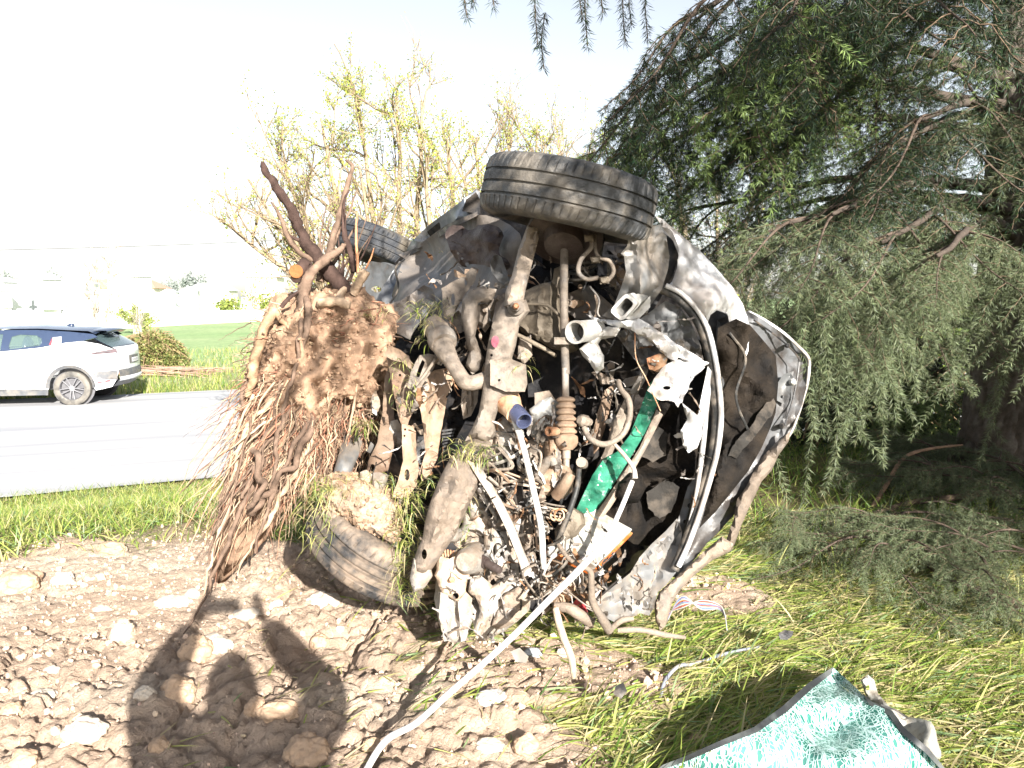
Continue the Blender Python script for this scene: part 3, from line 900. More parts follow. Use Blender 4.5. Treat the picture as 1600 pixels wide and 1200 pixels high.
# upper front wheel: axis nearly upright, rolled to the right, top leaning at the lens
w1 = wheel(P(888, 312, 2.98), (.20, -.03, .95), .335, .215, 'tyre_rubber', spin=.02, sipes=64)
w1['label'] = 'big black tyre on top of the car, its grooved tread smeared with dried mud'
w2 = wheel(P(590, 386, 5.3), (.33, .15, .9), .29, .19, 'far_tyre', sipes=54)
w2['label'] = 'smaller looking far rear tyre behind the broken stems'
w3 = wheel(P(602, 842, 3.24), (.46, -.10, .80), .325, .21, 'muddy_tyre', sipes=52, deep=1.9)
w3['label'] = 'soil covered tyre half buried at the foot of the car'

def S(name, m, poly, dep, **k):
    return sheet(name, m, poly, dep, parent=CAR, **k)
def T(name, m, pts, **k):
    return tube(name, m, pts, CAR, **k)
def TL(name, m, a, b, rads, **k):
    return lathe_px(name, m, a, b, rads, CAR, **k)

# --- body mass behind everything: floor pan side and the hull beyond it
BODY = [(600, 430), (640, 385), (700, 335), (745, 292), (830, 320), (930, 345), (1027, 352), (1075, 440), (1110, 560), (1100, 700), (1075, 820), (1030, 930), (960, 985),
        (820, 985), (700, 975), (620, 880), (600, 760), (590, 640), (600, 540)]
S('inner_structure', 'grime_and_shade', BODY, [(600, 430, 4.9), (745, 300, 4.0), (650, 600, 3.95), (700, 900, 3.55), (900, 450, 3.62), (900, 700, 3.58), (1050, 450, 3.6), (1080, 700, 3.6), (960, 960, 3.5)],
  th=.01, cr=.05, cs=60, step=9, soft=1)
def hull():
    ring = chaikin(np.array(BODY, float), 1); c = ring.mean(0)
    cp = [(600, 430, 5.0), (745, 300, 4.1), (650, 600, 4.1), (700, 900, 3.7), (900, 450, 3.75), (900, 700, 3.75), (1050, 450, 3.7), (1080, 700, 3.7), (960, 960, 3.62)]
    cp = np.array(cp); w = 1 / (((ring[:, None] - cp[None, :, :2]) ** 2).sum(-1) + 30) ** 1.25
    D = (w * cp[:, 2]).sum(1) / w.sum(1)
    off = np.array([.10, 1.0, -.12]); V = []; n = len(ring)
    W0 = P(ring[:, 0], ring[:, 1], D); cw = W0.mean(0)
    for t, s in ((0, .97), (.25, .98), (.65, .95), (.95, .86), (1.15, .74), (1.2, .2)):
        V.append(cw + (W0 - cw) * s + off * t)
    V = np.array(V); V[..., 2] = np.maximum(V[..., 2], .74)
    k = len(V); V = V.reshape(-1, 3)
    i = np.arange(k - 1)[:, None] * n; j = np.arange(n)[None]; j2 = (j + 1) % n
    Fc = np.stack([i + j, i + j2, i + n + j2, i + n + j], -1).reshape(-1, 4).tolist()
    Fc.append(list(range((k - 1) * n, k * n)))
    mesh('body_shell', V, Fc, 'white_paint', CAR, sharp=40)
hull()

# --- floor pan, sill and heat shield, upper left
S('floor_pan', 'grey_floor', [(598, 470), (612, 430), (632, 402), (668, 372), (705, 346), (748, 333), (790, 345), (820, 372), (815, 440), (780, 500), (735, 520), (690, 512), (640, 500), (605, 495)],
  [(600, 470, 4.5), (640, 395, 4.5), (700, 350, 4.0), (760, 340, 3.6), (815, 380, 3.3), (800, 460, 3.25), (720, 500, 3.4), (640, 490, 3.9)], th=.004, cr=.045, cs=50, step=6, lip=.02, lw=5,
  ribs=[(630, 470, 740, 360, 9, .03), (650, 495, 730, 440, 6, .02), (690, 380, 690, 500, 5, .015)], soft=1, fine=.003)
S('sill_panel', 'slate_metal', [(630, 400), (642, 378), (672, 350), (720, 315), (744, 295), (750, 300), (748, 335), (716, 345), (690, 362), (640, 398)],
  [(630, 400, 4.7), (745, 300, 3.7), (745, 335, 3.6), (660, 380, 4.4)], th=.02, cr=.02, cs=40, step=6, lip=.012, ribs=[(636, 392, 742, 322, 4, .03)])
S('sill_lip', 'black_plastic', [(622, 398), (660, 384), (700, 350), (746, 330), (746, 337), (705, 357), (668, 384), (632, 404)], [(622, 398, 4.5), (746, 330, 3.55)], th=.02, cr=.01)
S('dark_gap_panel', 'grime_and_shade', [(722, 330), (728, 312), (744, 300), (750, 312), (750, 334)], 3.6, th=.01, cr=.005)
S('heat_shield', 'heat_shield', [(694, 362), (704, 352), (720, 351), (735, 362), (752, 350), (775, 352), (788, 364), (782, 382), (778, 398), (792, 405), (800, 416), (790, 424), (765, 416), (738, 412), (725, 420), (712, 406), (702, 388)],
  [(700, 360, 3.62), (790, 365, 3.3), (790, 415, 3.25), (712, 405, 3.5)], th=.004, cr=.05, cs=24, step=4, jag=2, lip=-.02, holes=[(730, 413, 3), (722, 404, 2), (716, 396, 2)], fine=.008, soft=1)
S('rear_subframe', 'primer', [(560, 445), (568, 420), (580, 408), (605, 412), (628, 425), (632, 450), (610, 470), (600, 500), (582, 498), (570, 470)], [(560, 430, 4.6), (630, 440, 4.4)], th=.05, cr=.05, cs=25, step=5, lip=.02, holes=[(588, 452, 8, 5)])
S('blue_flap', 'slate_metal', [(582, 480), (600, 445), (624, 408), (628, 410), (612, 462), (625, 498), (610, 505), (585, 498)], [(582, 480, 4.1), (628, 410, 4.2)], th=.008, cr=.03, cs=22, step=5)
T('rear_brake_pipe', 'black_rubber', [(632, 405, 4.2, 1.6), (618, 420, 4.1, 1.6), (622, 450, 4.1, 1.6), (606, 480, 4.0, 1.6)])
T('trailing_arm', 'primer', [(570, 425, 4.7, 7), (600, 418, 4.6, 8), (625, 424, 4.5, 6)], k=12)
S('crumpled_tunnel', 'grey_floor', [(580, 500), (602, 478), (640, 462), (662, 445), (676, 452), (682, 470), (668, 490), (650, 512), (640, 530), (618, 520), (596, 515)],
  [(580, 500, 3.95), (640, 460, 3.8), (680, 460, 3.6), (640, 525, 3.5)], th=.006, cr=.06, cs=22, step=5, jag=2, fine=.008, lip=.02)
S('dented_bracket', 'primer', [(765, 408), (774, 396), (784, 402), (790, 420), (800, 440), (805, 452), (792, 450), (778, 438), (768, 425)], 3.12, th=.012, cr=.03, cs=18, step=4, lip=.02, holes=[(796, 428, 3, 8)])

# --- stamped cross member (the long beam running down the picture)
S('suspension_arm', 'dusty_steel', [(824, 352), (842, 350), (842, 372), (832, 410), (822, 450), (818, 472), (800, 482), (788, 478), (790, 455), (800, 430), (810, 390)],
  [(830, 352, 3.02), (805, 475, 2.88)], th=.06, bulge=.03, bw=8, step=5, cr=.01, ribs=[(836, 356, 812, 470, 3, -.02), (822, 360, 796, 460, 2.5, .012)], fine=.003)
TL('arm_bush', 'dusty_steel', (806, 484, 3.0), (806, 478, 2.83), [(0, 17), (.5, 17), (.52, 13), (.8, 13), (.82, 8), (1, 8), (1.0, 4)])
TL('arm_bolt', 'rust', (806, 479, 2.86), (806, 478, 2.8), [(0, 5.5), (.8, 5.5), (1, 3)], k=6)
S('crossmember', 'dusty_steel', [(788, 470), (822, 468), (828, 486), (812, 505), (806, 540), (800, 560), (812, 580), (820, 608), (800, 622), (784, 625), (778, 640), (772, 660), (776, 680), (760, 690), (742, 684), (726, 690), (738, 668), (748, 645), (754, 610), (757, 575), (762, 540), (768, 510), (775, 490)],
  [(800, 470, 2.93), (790, 540, 2.88), (790, 600, 2.84), (750, 680, 2.84)], th=.07, bulge=.04, bw=14, step=5, cr=.02, cs=30, lip=.012, fine=.004, holes=[(768, 555, 2), (782, 596, 2.2)], ribs=[(765, 560, 765, 605, 2, .012), (766, 561, 820, 563, 2, .012)])
mat('stain', (.16, .015, .04), .5, bump=.2)
S('red_stain', 'stain', [(768, 528), (777, 524), (780, 534), (775, 544), (769, 540)], 2.83, th=.002, cr=.002, step=3, soft=1, jag=2)
S('lower_beam', 'mud_steel', [(728, 690), (742, 683), (766, 690), (772, 700), (760, 735), (744, 765), (728, 800), (712, 835), (694, 862), (676, 888), (660, 902), (648, 896), (646, 876), (652, 858), (660, 842), (664, 815), (672, 785), (688, 745), (702, 718)],
  [(740, 690, 2.84), (700, 780, 2.78), (660, 890, 2.76)], th=.09, bulge=.05, bw=20, step=5, cr=.02, cs=26, fine=.008, ribs=[(735, 700, 672, 850, 5, .02), (756, 705, 700, 840, 4, -.015)], holes=[(663, 866, 4, 8)])
S('beam_foot', 'chalky_steel', [(646, 872), (672, 880), (676, 900), (664, 918), (646, 926), (640, 905)], 2.77, th=.06, bulge=.03, bw=12, step=4, cr=.01, fine=.005)

# --- brown stamped brackets, left
def bracket(poly, d, name='bracket', m='brown_steel', **k):
    a = dict(th=.035, bulge=.018, bw=9, step=5, cr=.018, cs=24, lip=.014, lw=3, fine=.004, jag=1.2); a.update(k)
    return S(name, m, poly, d, **a)
bracket([(601, 590), (608, 572), (614, 600), (616, 650), (620, 690), (612, 710), (606, 735), (590, 742), (573, 738), (575, 720), (590, 690), (598, 640)], [(605, 580, 3.35), (585, 735, 3.2)], holes=[(582, 731, 4, 6)])
bracket([(604, 560), (622, 546), (640, 556), (648, 590), (655, 620), (642, 650), (636, 668), (650, 662), (640, 690), (628, 668), (620, 640), (612, 600)], [(620, 550, 3.25), (640, 680, 3.12)], holes=[(625, 586, 2), (655, 655, 1.8)])
bracket([(628, 662), (640, 664), (650, 674), (650, 700), (655, 735), (650, 760), (636, 778), (612, 778), (622, 750), (630, 720), (628, 690)], [(635, 665, 3.08), (630, 775, 2.98)], holes=[(636, 742, 4, 9), (633, 671, 1.8), (632, 681, 1.6)], ribs=[(650, 680, 652, 750, 3, .02)])
bracket([(640, 600), (660, 590), (680, 578), (702, 574), (712, 590), (700, 615), (694, 650), (688, 680), (684, 715), (672, 740), (660, 752), (655, 740), (664, 710), (662, 670), (656, 640)],
        [(690, 580, 3.1), (665, 740, 3.0)], holes=[(699, 620, 2)], ribs=[(680, 590, 662, 700, 5, .03)])
bracket([(636, 605), (642, 580), (655, 555), (670, 552), (684, 556), (678, 575), (664, 596), (650, 614)], 3.05, holes=[[(655, 572), (660, 562), (664, 566), (655, 590), (650, 588)]], name='hinge_plate', m='dusty_steel')
T('hinge_rod', 'dusty_steel', [(680, 562, 2.98, 2.5), (662, 588, 2.98, 2.5), (650, 602, 2.99, 2.5)])
bracket([(600, 555), (608, 540), (622, 545), (636, 555), (650, 575), (645, 580), (630, 566), (612, 562)], 3.15, name='clip', bulge=.01)
bracket([(611, 658), (620, 655), (627, 665), (628, 690), (622, 700), (610, 690), (608, 670)], 3.25, m='chalky_steel', name='torn_flange')
bracket([(578, 708), (572, 705), (580, 690), (590, 700), (588, 712)], 3.3, name='torn_flange', m='grey_plastic')
S('trim_panel', 'grey_plastic', [(540, 655), (548, 652), (560, 660), (566, 690), (560, 712), (548, 742), (515, 756), (522, 735), (532, 700)], [(545, 655, 3.5), (530, 750, 3.3)], th=.02, cr=.015, bulge=.02, bw=8, step=5, ribs=[(548, 660, 530, 745, 2, .01)])
S('cavity_back', 'black_plastic', [(505, 655), (560, 645), (612, 650), (700, 640), (712, 700), (690, 760), (650, 790), (560, 770), (500, 760)], [(520, 700, 3.75), (680, 700, 3.5)], th=.01, cr=.05, cs=30, step=8, lip=.01,
  ribs=[(560, 700, 640, 690, 2, .02), (560, 715, 640, 708, 2, .02)])
# ribbed black belt between the brackets
for k in range(9):
    y = 672 + k * 5
    S('fin', 'black_plastic', [(690 + k * .3, y), (712 - k * 1.5, y - 3), (711 - k * 1.5, y), (690 + k * .3, y + 3)], 3.18, th=.02, cr=0, step=6)
S('belt_guard', 'grime_and_shade', [(700, 650), (712, 620), (730, 616), (736, 640), (722, 668), (710, 690), (690, 715), (688, 690)], 3.25, th=.02, cr=.03, cs=10, step=4, fine=.01)
S('pump_cover', 'dusty_steel', [(722, 606), (732, 598), (748, 604), (746, 628), (736, 650), (724, 655), (720, 630)], 3.05, th=.02, cr=.01, step=4, ribs=[(730, 606, 728, 645, 2, .02), (737, 606, 735, 640, 2, .02)])
for a in (0, 1): bracket([(562 + a * 22, 738), (572 + a * 22, 734 + a * 4), (582 + a * 26, 742), (576 + a * 22, 770), (562 + a * 18, 768)], 3.02, name='broken_casting', m='chalky_steel', bulge=.03)

# --- exhaust and heavy drivetrain pieces in the middle
S('catalyst', 'mud_steel', [(662, 500), (680, 490), (700, 505), (706, 525), (700, 545), (684, 548), (670, 532), (660, 515)], 3.02, th=.08, bulge=.06, bw=18, step=4, cr=.01, fine=.004)
T('exhaust_pipe', 'dusty_steel', [(684, 516, 2.98, 20), (692, 540, 2.94, 18), (704, 562, 2.9, 13), (716, 582, 2.88, 12), (728, 597, 2.87, 12.5), (745, 597, 2.87, 12), (765, 588, 2.9, 11), (790, 575, 2.94, 11)], k=18, wob=.06)
TL('exhaust_collar', 'chalky_steel', (688, 524, 2.97), (694, 538, 2.93), [(0, 21), (.3, 23), (.7, 23), (1, 20)])
bracket([(722, 470), (735, 452), (756, 447), (776, 452), (770, 470), (752, 478), (748, 500), (742, 525), (750, 545), (756, 560), (750, 578), (738, 585), (728, 572), (732, 550), (726, 520), (721, 495)],
        [(745, 455, 3.0), (745, 575, 2.95)], name='stabiliser', m='dusty_steel', bulge=.05, bw=12, th=.05)
bracket([(740, 478), (760, 462), (776, 470), (768, 505), (758, 520), (745, 505)], 3.1, name='steering_rack', m='dusty_steel', bulge=.04)
bracket([(690, 450), (700, 445), (725, 430), (738, 416), (746, 420), (742, 440), (720, 470), (705, 500), (694, 498), (692, 475)], [(740, 420, 3.2), (695, 495, 3.08)], name='shield_strut', m='dusty_steel', holes=[(708, 468, 3, 9), (728, 440, 2, 6)])
bracket([(700, 500), (716, 484), (728, 500), (722, 520), (708, 522)], 3.12, name='bracket', m='dusty_steel')
bracket([(812, 478), (820, 455), (840, 445), (862, 440), (874, 452), (876, 480), (880, 510), (900, 528), (905, 545), (890, 552), (862, 545), (838, 530), (816, 520), (806, 502)],
        [(820, 480, 3.12), (880, 530, 3.05)], name='gearbox', m='alloy_case', bulge=.09, bw=30, th=.1, ribs=[(845, 450, 838, 530, 3, .02), (862, 446, 858, 540, 3, .02), (812, 510, 870, 548, 4, .03), (820, 470, 880, 490, 2.5, .015)], fine=.008)
T('gearbox_rib', 'alloy_case', [(803, 520, 2.96, 3), (830, 534, 2.93, 3.5), (856, 548, 2.93, 3.5), (868, 556, 2.95, 3)])
bracket([(862, 440), (866, 420), (882, 412), (890, 430), (884, 460), (872, 475)], 3.1, name='gearbox_bracket', m='alloy_case')
T('shift_cable', 'alloy_case', [(822, 475, 2.98, 2.5), (850, 476, 2.95, 2.5), (862, 482, 2.95, 2.5), (882, 500, 2.95, 2.5)])
bracket([(812, 528), (830, 525), (832, 555), (820, 568), (808, 560)], 3.0, name='mount', m='dusty_steel', bulge=.03)
S('sump', 'grime_and_shade', [(824, 545), (900, 545), (925, 560), (900, 600), (872, 625), (828, 635), (820, 590)], 3.28, th=.03, cr=.01, step=7, lip=.01)
S('grimy_patch', 'mud_steel', [(835, 614), (858, 610), (868, 625), (862, 640), (836, 642)], 3.2, th=.01, cr=.01, fine=.004, step=4)
S('black_guard', 'grime_and_shade', [(820, 600), (872, 600), (880, 700), (870, 760), (830, 770), (800, 700)], 3.3, th=.02, cr=.02)

# driveshaft with clamp, ribbed boot and end joint
T('drive_shaft', 'dusty_steel', [(882, 385, 3.02, 6.5), (881, 450, 2.96, 6.5), (882, 530, 2.9, 6.5), (884, 585, 2.88, 6.5)], k=14)
T('drive_shaft', 'chalky_steel', [(883, 575, 2.88, 5.5), (884, 625, 2.87, 5.5)], k=14)
S('shaft_clamp', 'dusty_steel', [(866, 527), (898, 527), (899, 538), (866, 538)], 2.86, th=.05, step=4, cr=.003, lip=.01)
boot = [(0, 8)]
for k in range(6):
    t0 = k / 6 * .72
    boot += [(t0 + .02, 12.5 + k * .35), (t0 + .05, 15 + k * .4), (t0 + .085, 14.5 + k * .4), (t0 + .11, 10.5 + k * .4)]
boot += [(.74, 17), (.76, 18), (.86, 18.5), (.93, 16), (1, 10)]
TL('ribbed_boot', 'brown_steel', (884, 620, 2.88), (885, 703, 2.86), boot, k=36)['label'] = 'brown ribbed rubber boot on the drive shaft'
TL('spindle', 'dusty_steel', (885, 700, 2.86), (885, 730, 2.85), [(0, 6.5), (.55, 6.5), (.6, 5), (1, 5)])
TL('bleed_tube', 'rust', (872, 674, 2.84), (857, 674, 2.80), [(0, 5), (.2, 7), (1, 7.5), (1, 5), (.5, 4.5)], caps=False)

# round ducts, white torn pieces
def duct(name, m, a, b, r, wall=.85, **k):
    return TL(name, m, a, b, [(0, r * .97), (.5, r), (.86, r), (.9, r * 1.06), (1, r * 1.06), (1, r * wall), (.2, r * wall * .95)], caps=False, k=36, **k)
TL('duct_inner', 'black_plastic', (905, 517, 2.90), (896, 517, 2.86), [(0, .1), (0, 14)], caps=False)
duct('round_duct', 'white_plastic', (932, 515, 2.96), (899, 519, 2.82), 17)
bracket([(905, 545), (918, 534), (934, 538), (944, 556), (944, 575), (932, 584), (922, 568), (910, 556)], [(910, 540, 2.93), (940, 580, 2.88)], name='sensor_housing', m='white_plastic', bulge=.04, ribs=[(912, 556, 925, 540, 2, .012), (918, 562, 935, 548, 2, .012)])
bracket([(918, 534), (928, 520), (950, 510), (970, 512), (962, 526), (940, 530), (930, 545)], 2.92, name='sensor_plug', m='white_plastic', bulge=.03)
def rect_duct():
    A = P(1000, 470, 2.98); B = P(975, 480, 2.80); u = P(1004, 455, 2.9) - P(978, 483, 2.9); u = u / np.linalg.norm(u)
    a = (B - A) / np.linalg.norm(B - A); v = np.cross(a, u); mb = MB()
    def ring(c, hu, hv, n=20):
        t = np.linspace(0, 2 * np.pi, n, endpoint=False)
        sx = np.sign(np.cos(t)) * np.abs(np.cos(t)) ** .4; sy = np.sign(np.sin(t)) * np.abs(np.sin(t)) ** .4
        return c + (hu * sx)[:, None] * u + (hv * sy)[:, None] * v
    R = [ring(A, .034, .022), ring(A + (B - A) * .6, .036, .024), ring(A + (B - A) * .62, .044, .032), ring(A + (B - A) * .70, .044, .032), ring(A + (B - A) * .72, .036, .024), ring(A + (B - A) * .85, .036, .024), ring(A + (B - A) * .86, .046, .034), ring(B, .046, .034), ring(B, .034, .022), ring(A + (B - A) * .2, .030, .018)]
    n = 20; V = np.vstack(R); Fc = []
    for i in range(len(R) - 1):
        for j in range(n): Fc.append([i * n + j, i * n + (j + 1) % n, (i + 1) * n + (j + 1) % n, (i + 1) * n + j])
    mesh('rectangular_duct', V, Fc, 'white_plastic', CAR, sharp=40)
rect_duct()
S('duct_bracket', 'white_plastic', [(958, 478), (990, 490), (1016, 462), (1016, 480), (1000, 496), (985, 500), (962, 492)], 2.93, th=.02, cr=.01, step=4, lip=.01)

# wheel arch liner, upper right
S('arch_liner', 'grey_plastic', [(984, 360), (1000, 353), (1034, 351), (1036, 364), (1041, 368), (1046, 400), (1044, 420), (1034, 452), (1016, 478), (998, 500), (970, 500), (940, 494), (960, 476), (970, 450), (978, 425), (975, 400), (970, 396), (980, 384)],
  [(985, 360, 2.84), (1036, 360, 3.0), (1046, 410, 3.08), (1000, 430, 2.88), (950, 490, 2.95), (1005, 490, 3.02)], th=.003, cr=.02, cs=22, step=5, lip=.012, fine=.004, ribs=[(980, 385, 1036, 365, 2.5, .015), (996, 380, 1002, 470, 3, .02), (1012, 372, 1022, 450, 3, -.02)])
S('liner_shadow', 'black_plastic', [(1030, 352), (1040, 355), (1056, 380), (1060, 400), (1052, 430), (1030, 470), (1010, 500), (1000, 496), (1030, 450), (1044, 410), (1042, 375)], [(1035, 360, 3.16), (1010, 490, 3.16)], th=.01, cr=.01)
S('strut_tower', 'grime_and_shade', [(845, 380), (990, 385), (985, 440), (960, 490), (935, 500), (880, 480), (850, 440)], 3.42, th=.01, cr=.06, cs=22, step=6)
TL('brake_disc', 'heat_shield', (884, 362, 3.05), (880, 388, 3.0), [(0, 60), (.4, 60), (.42, 34), (.9, 30), (1, 18)], k=40)
TL('damper', 'black_plastic', (925, 372, 3.12), (905, 440, 3.3), [(0, 20), (.3, 22), (.3, 15), (1, 13)], k=24)
for k in range(5):
    t = np.linspace(0, 2 * np.pi, 22); cx, cy = 918 - k * 4, 392 + k * 9
    T('spring_coil', 'black_rubber', [(cx + 21 * math.cos(a), cy + 8 * math.sin(a) + a, 3.18 - .05 * math.sin(a), 2.6) for a in t], n=30, k=6)
T('brake_hose', 'dusty_steel', [(922, 366, 2.98, 3.6), (924, 386, 2.94, 3.6), (908, 405, 2.92, 3.8), (904, 425, 2.92, 3.8), (916, 436, 2.93, 3.6), (934, 434, 2.95, 3.6)], k=10)
T('brake_hose', 'dusty_steel', [(930, 362, 3.0, 2.8), (930, 388, 2.96, 2.8), (936, 402, 2.95, 3), (952, 408, 2.97, 3.4), (959, 424, 2.98, 3.6), (952, 436, 2.98, 3.4), (944, 442, 2.97, 3)], k=10)
for a in ((930, 406), (944, 438), (920, 372)): S('hose_clip', 'alloy_case', [(a[0] - 8, a[1] - 5), (a[0] + 7, a[1] - 6), (a[0] + 8, a[1] + 5), (a[0] - 6, a[1] + 6)], 2.93, th=.03, cr=.008, step=3, bulge=.01, bw=4)
S('inner_fender', 'grey_floor', [(860, 470), (920, 445), (960, 480), (975, 500), (1040, 505), (1000, 520), (940, 500), (900, 498)], [(870, 460, 3.3), (1030, 505, 3.3)], th=.006, cr=.03, cs=25, step=6, lip=.015)
T('fuel_line', 'grey_plastic', [(922, 448, 2.98, 1.6), (936, 468, 2.95, 1.6), (934, 490, 2.94, 1.6), (945, 500, 2.94, 1.6)])

# white torn wheel house metal, right of centre
S('torn_wheelhouse', 'white_paint', [(915, 492), (945, 500), (975, 502), (998, 498), (1015, 508), (1040, 524), (1060, 540), (1085, 552), (1108, 568), (1100, 575), (1078, 568), (1060, 560), (1052, 572), (1046, 560), (1032, 548), (1010, 530), (985, 515), (955, 510), (930, 502)],
  [(920, 492, 2.95), (1000, 505, 2.88), (1105, 570, 2.96)], th=.012, cr=.03, cs=16, step=4, jag=3, lip=.015, fine=.006, bulge=.02, bw=8)
S('torn_panel', 'white_paint', [(1012, 612), (1022, 592), (1040, 570), (1060, 562), (1085, 566), (1102, 574), (1084, 590), (1074, 610), (1066, 628), (1060, 636), (1054, 628), (1030, 624)],
  [(1020, 610, 2.86), (1100, 575, 2.92)], th=.006, cr=.03, cs=18, step=4, jag=3, lip=.02, fine=.006, holes=[(1042, 606, 6, 3)], ribs=[(1030, 615, 1080, 578, 5, .03)])
S('torn_panel', 'primer', [(960, 520), (985, 512), (1010, 528), (1034, 552), (1046, 570), (1030, 590), (1022, 580), (1005, 575), (990, 560), (975, 540)], [(965, 520, 3.05), (1040, 570, 3.0)], th=.006, cr=.03, cs=18, step=4, lip=.015, ribs=[(975, 525, 1010, 575, 4, .02), (990, 520, 1025, 570, 4, .02)])
bracket([(1010, 560), (1030, 552), (1044, 556), (1040, 575), (1028, 582), (1014, 576)], 2.95, name='rusty_tab', m='rust')
bracket([(1066, 630), (1080, 640), (1095, 655), (1098, 675), (1090, 700), (1076, 708), (1066, 695), (1064, 672), (1074, 655)], 2.97, name='torn_panel', m='white_paint', bulge=.03)
S('panel_strip', 'white_paint', [(1106, 572), (1112, 580), (1108, 620), (1100, 655), (1094, 680), (1086, 672), (1092, 640), (1100, 600)], 2.99, th=.02, cr=.01, step=4, lip=.01)
S('apron', 'primer', [(998, 500), (1040, 470), (1062, 480), (1080, 505), (1095, 540), (1100, 566), (1070, 550), (1040, 525), (1015, 508)], [(1000, 500, 3.05), (1100, 560, 3.12)], th=.006, cr=.03, cs=20, step=5, lip=.02, holes=[(1062, 490, 4), (1084, 500, 3, 5), (1040, 508, 3)], ribs=[(1010, 500, 1090, 545, 4, .02)])

# fender
S('fender', 'white_paint', [(1024, 338), (1034, 342), (1056, 360), (1090, 388), (1120, 420), (1146, 450), (1160, 474), (1168, 496), (1171, 520), (1169, 548), (1164, 564), (1160, 540), (1156, 520), (1150, 508), (1140, 505), (1136, 488), (1120, 485), (1110, 492), (1106, 504), (1098, 500), (1084, 480), (1064, 462), (1042, 448), (1050, 440), (1058, 418), (1060, 398), (1052, 376), (1038, 360)],
  [(1025, 340, 3.1), (1060, 420, 3.05), (1100, 400, 3.2), (1100, 480, 3.0), (1165, 490, 3.22), (1166, 560, 3.2)], th=.004, cr=.014, cs=60, step=6, lip=.010, lw=3, bulge=.05, bw=30, jag=.6)
S('fender_hole_backing', 'black_plastic', [(1098, 480), (1140, 478), (1156, 505), (1150, 540), (1120, 545), (1104, 520)], 3.3, th=.01, cr=.01)
S('headlamp_opening', 'black_plastic', [(1050, 455), (1085, 482), (1110, 510), (1122, 560), (1112, 560), (1095, 520), (1070, 485)], 3.12, th=.01, cr=.01)

# black weather strip and bright edge running round the front
edge = [(1040, 446), (1064, 458), (1088, 482), (1106, 514), (1117, 556), (1124, 604), (1127, 650), (1122, 700), (1110, 748), (1094, 800), (1076, 850), (1060, 885)]
T('weather_strip', 'black_rubber', [(x - 7, y + 5, 3.02, 8) for x, y in edge], n=70, k=10)
T('bonnet_edge', 'white_paint', [(x, y, 2.99, 4.2) for x, y in edge], n=80, k=10)
T('front_rail', 'white_paint', [(1110, 590, 3.02, 3), (1104, 640, 3.02, 4), (1098, 700, 3.02, 4.5), (1090, 760, 3.02, 3.5), (1078, 815, 3.02, 3), (1066, 850, 3.02, 2.5)], n=50, k=8)
S('slam_panel', 'black_plastic', [(1106, 600), (1118, 600), (1121, 660), (1112, 720), (1096, 780), (1076, 840), (1062, 860), (1070, 820), (1086, 760), (1098, 690)], [(1110, 600, 3.06), (1070, 850, 3.06)], th=.03, cr=.01, step=5, lip=.01)
bracket([(1060, 812), (1075, 760), (1090, 740), (1100, 745), (1088, 790), (1070, 840), (1056, 870), (1050, 850)], 3.1, name='rail_bracket', m='primer', holes=[(1078, 790, 4), (1070, 815, 3)])

# bonnet hanging open on the right, underside towards us
S('bonnet', 'hood_frame', [(1168, 486), (1190, 498), (1222, 520), (1245, 540), (1262, 558), (1265, 575), (1260, 605), (1254, 630), (1246, 650), (1238, 672), (1222, 695), (1216, 712), (1196, 730), (1186, 752), (1170, 770), (1150, 800), (1128, 826), (1104, 850), (1080, 880), (1058, 905), (1050, 900), (1066, 870), (1086, 826), (1106, 775), (1124, 710), (1132, 650), (1128, 590), (1118, 540), (1120, 500), (1150, 490)],
  [(1170, 490, 3.3), (1262, 565, 3.55), (1240, 680, 3.45), (1130, 600, 3.22), (1120, 760, 3.22), (1060, 900, 3.15), (1185, 750, 3.3)], th=.012, cr=.02, cs=45, step=6, lip=.022, lw=5, jag=.8,
  holes=[], ribs=[(1185, 505, 1245, 560, 5, .02), (1245, 575, 1222, 680, 5, .03), (1215, 700, 1120, 815, 6, .025)])['label'] = 'open bonnet seen from its grey and dark underside'
S('bonnet_insulation', 'felt', [(1122, 512), (1150, 498), (1172, 508), (1198, 538), (1212, 556), (1216, 600), (1212, 645), (1204, 668), (1190, 700), (1170, 735), (1146, 765), (1118, 800), (1092, 826), (1108, 775), (1124, 710), (1131, 650), (1128, 590), (1120, 540)],
  [(1125, 520, 3.12), (1210, 570, 3.30), (1205, 640, 3.25), (1130, 740, 3.08)], th=.012, cr=.025, cs=32, step=6, fine=.006, bulge=.015, bw=10, ribs=[(1140, 560, 1205, 620, 12, .04), (1135, 700, 1200, 600, 10, .03)])
T('bonnet_rim', 'white_paint', [(1170, 487, 3.29, 2.2), (1196, 501, 3.34, 2.2), (1224, 520, 3.4, 2.2), (1246, 540, 3.48, 2.4), (1263, 559, 3.52, 2.6), (1264, 580, 3.52, 2.4), (1260, 606, 3.5, 2.2), (1246, 652, 3.43, 2), (1236, 676, 3.4, 2), (1220, 698, 3.37, 2)], n=60, k=6)
T('bonnet_seam', 'black_plastic', [(1178, 500, 3.26, 1.4), (1214, 526, 3.33, 1.4), (1244, 554, 3.42, 1.4), (1248, 572, 3.44, 1.4), (1240, 620, 3.4, 1.4), (1226, 664, 3.34, 1.4)], n=50, k=5)
for (x, y, r) in ((1238, 597, 6), (1222, 665, 4), (1192, 527, 5), (1206, 552, 5), (1196, 668, 3), (1230, 540, 4)):
    TL('bonnet_stop', 'white_plastic' if r == 6 else 'black_plastic', (x, y, 3.44), (x, y, 3.36), [(0, r), (.6, r), (.8, r * .8), (1, r * .3)], k=16)
S('bonnet_brace', 'primer', [(1214, 600), (1224, 585), (1240, 580), (1236, 610), (1226, 632), (1214, 626)], 3.4, th=.01, cr=.008, step=4, lip=.015, holes=[(1222, 620, 2.5)])
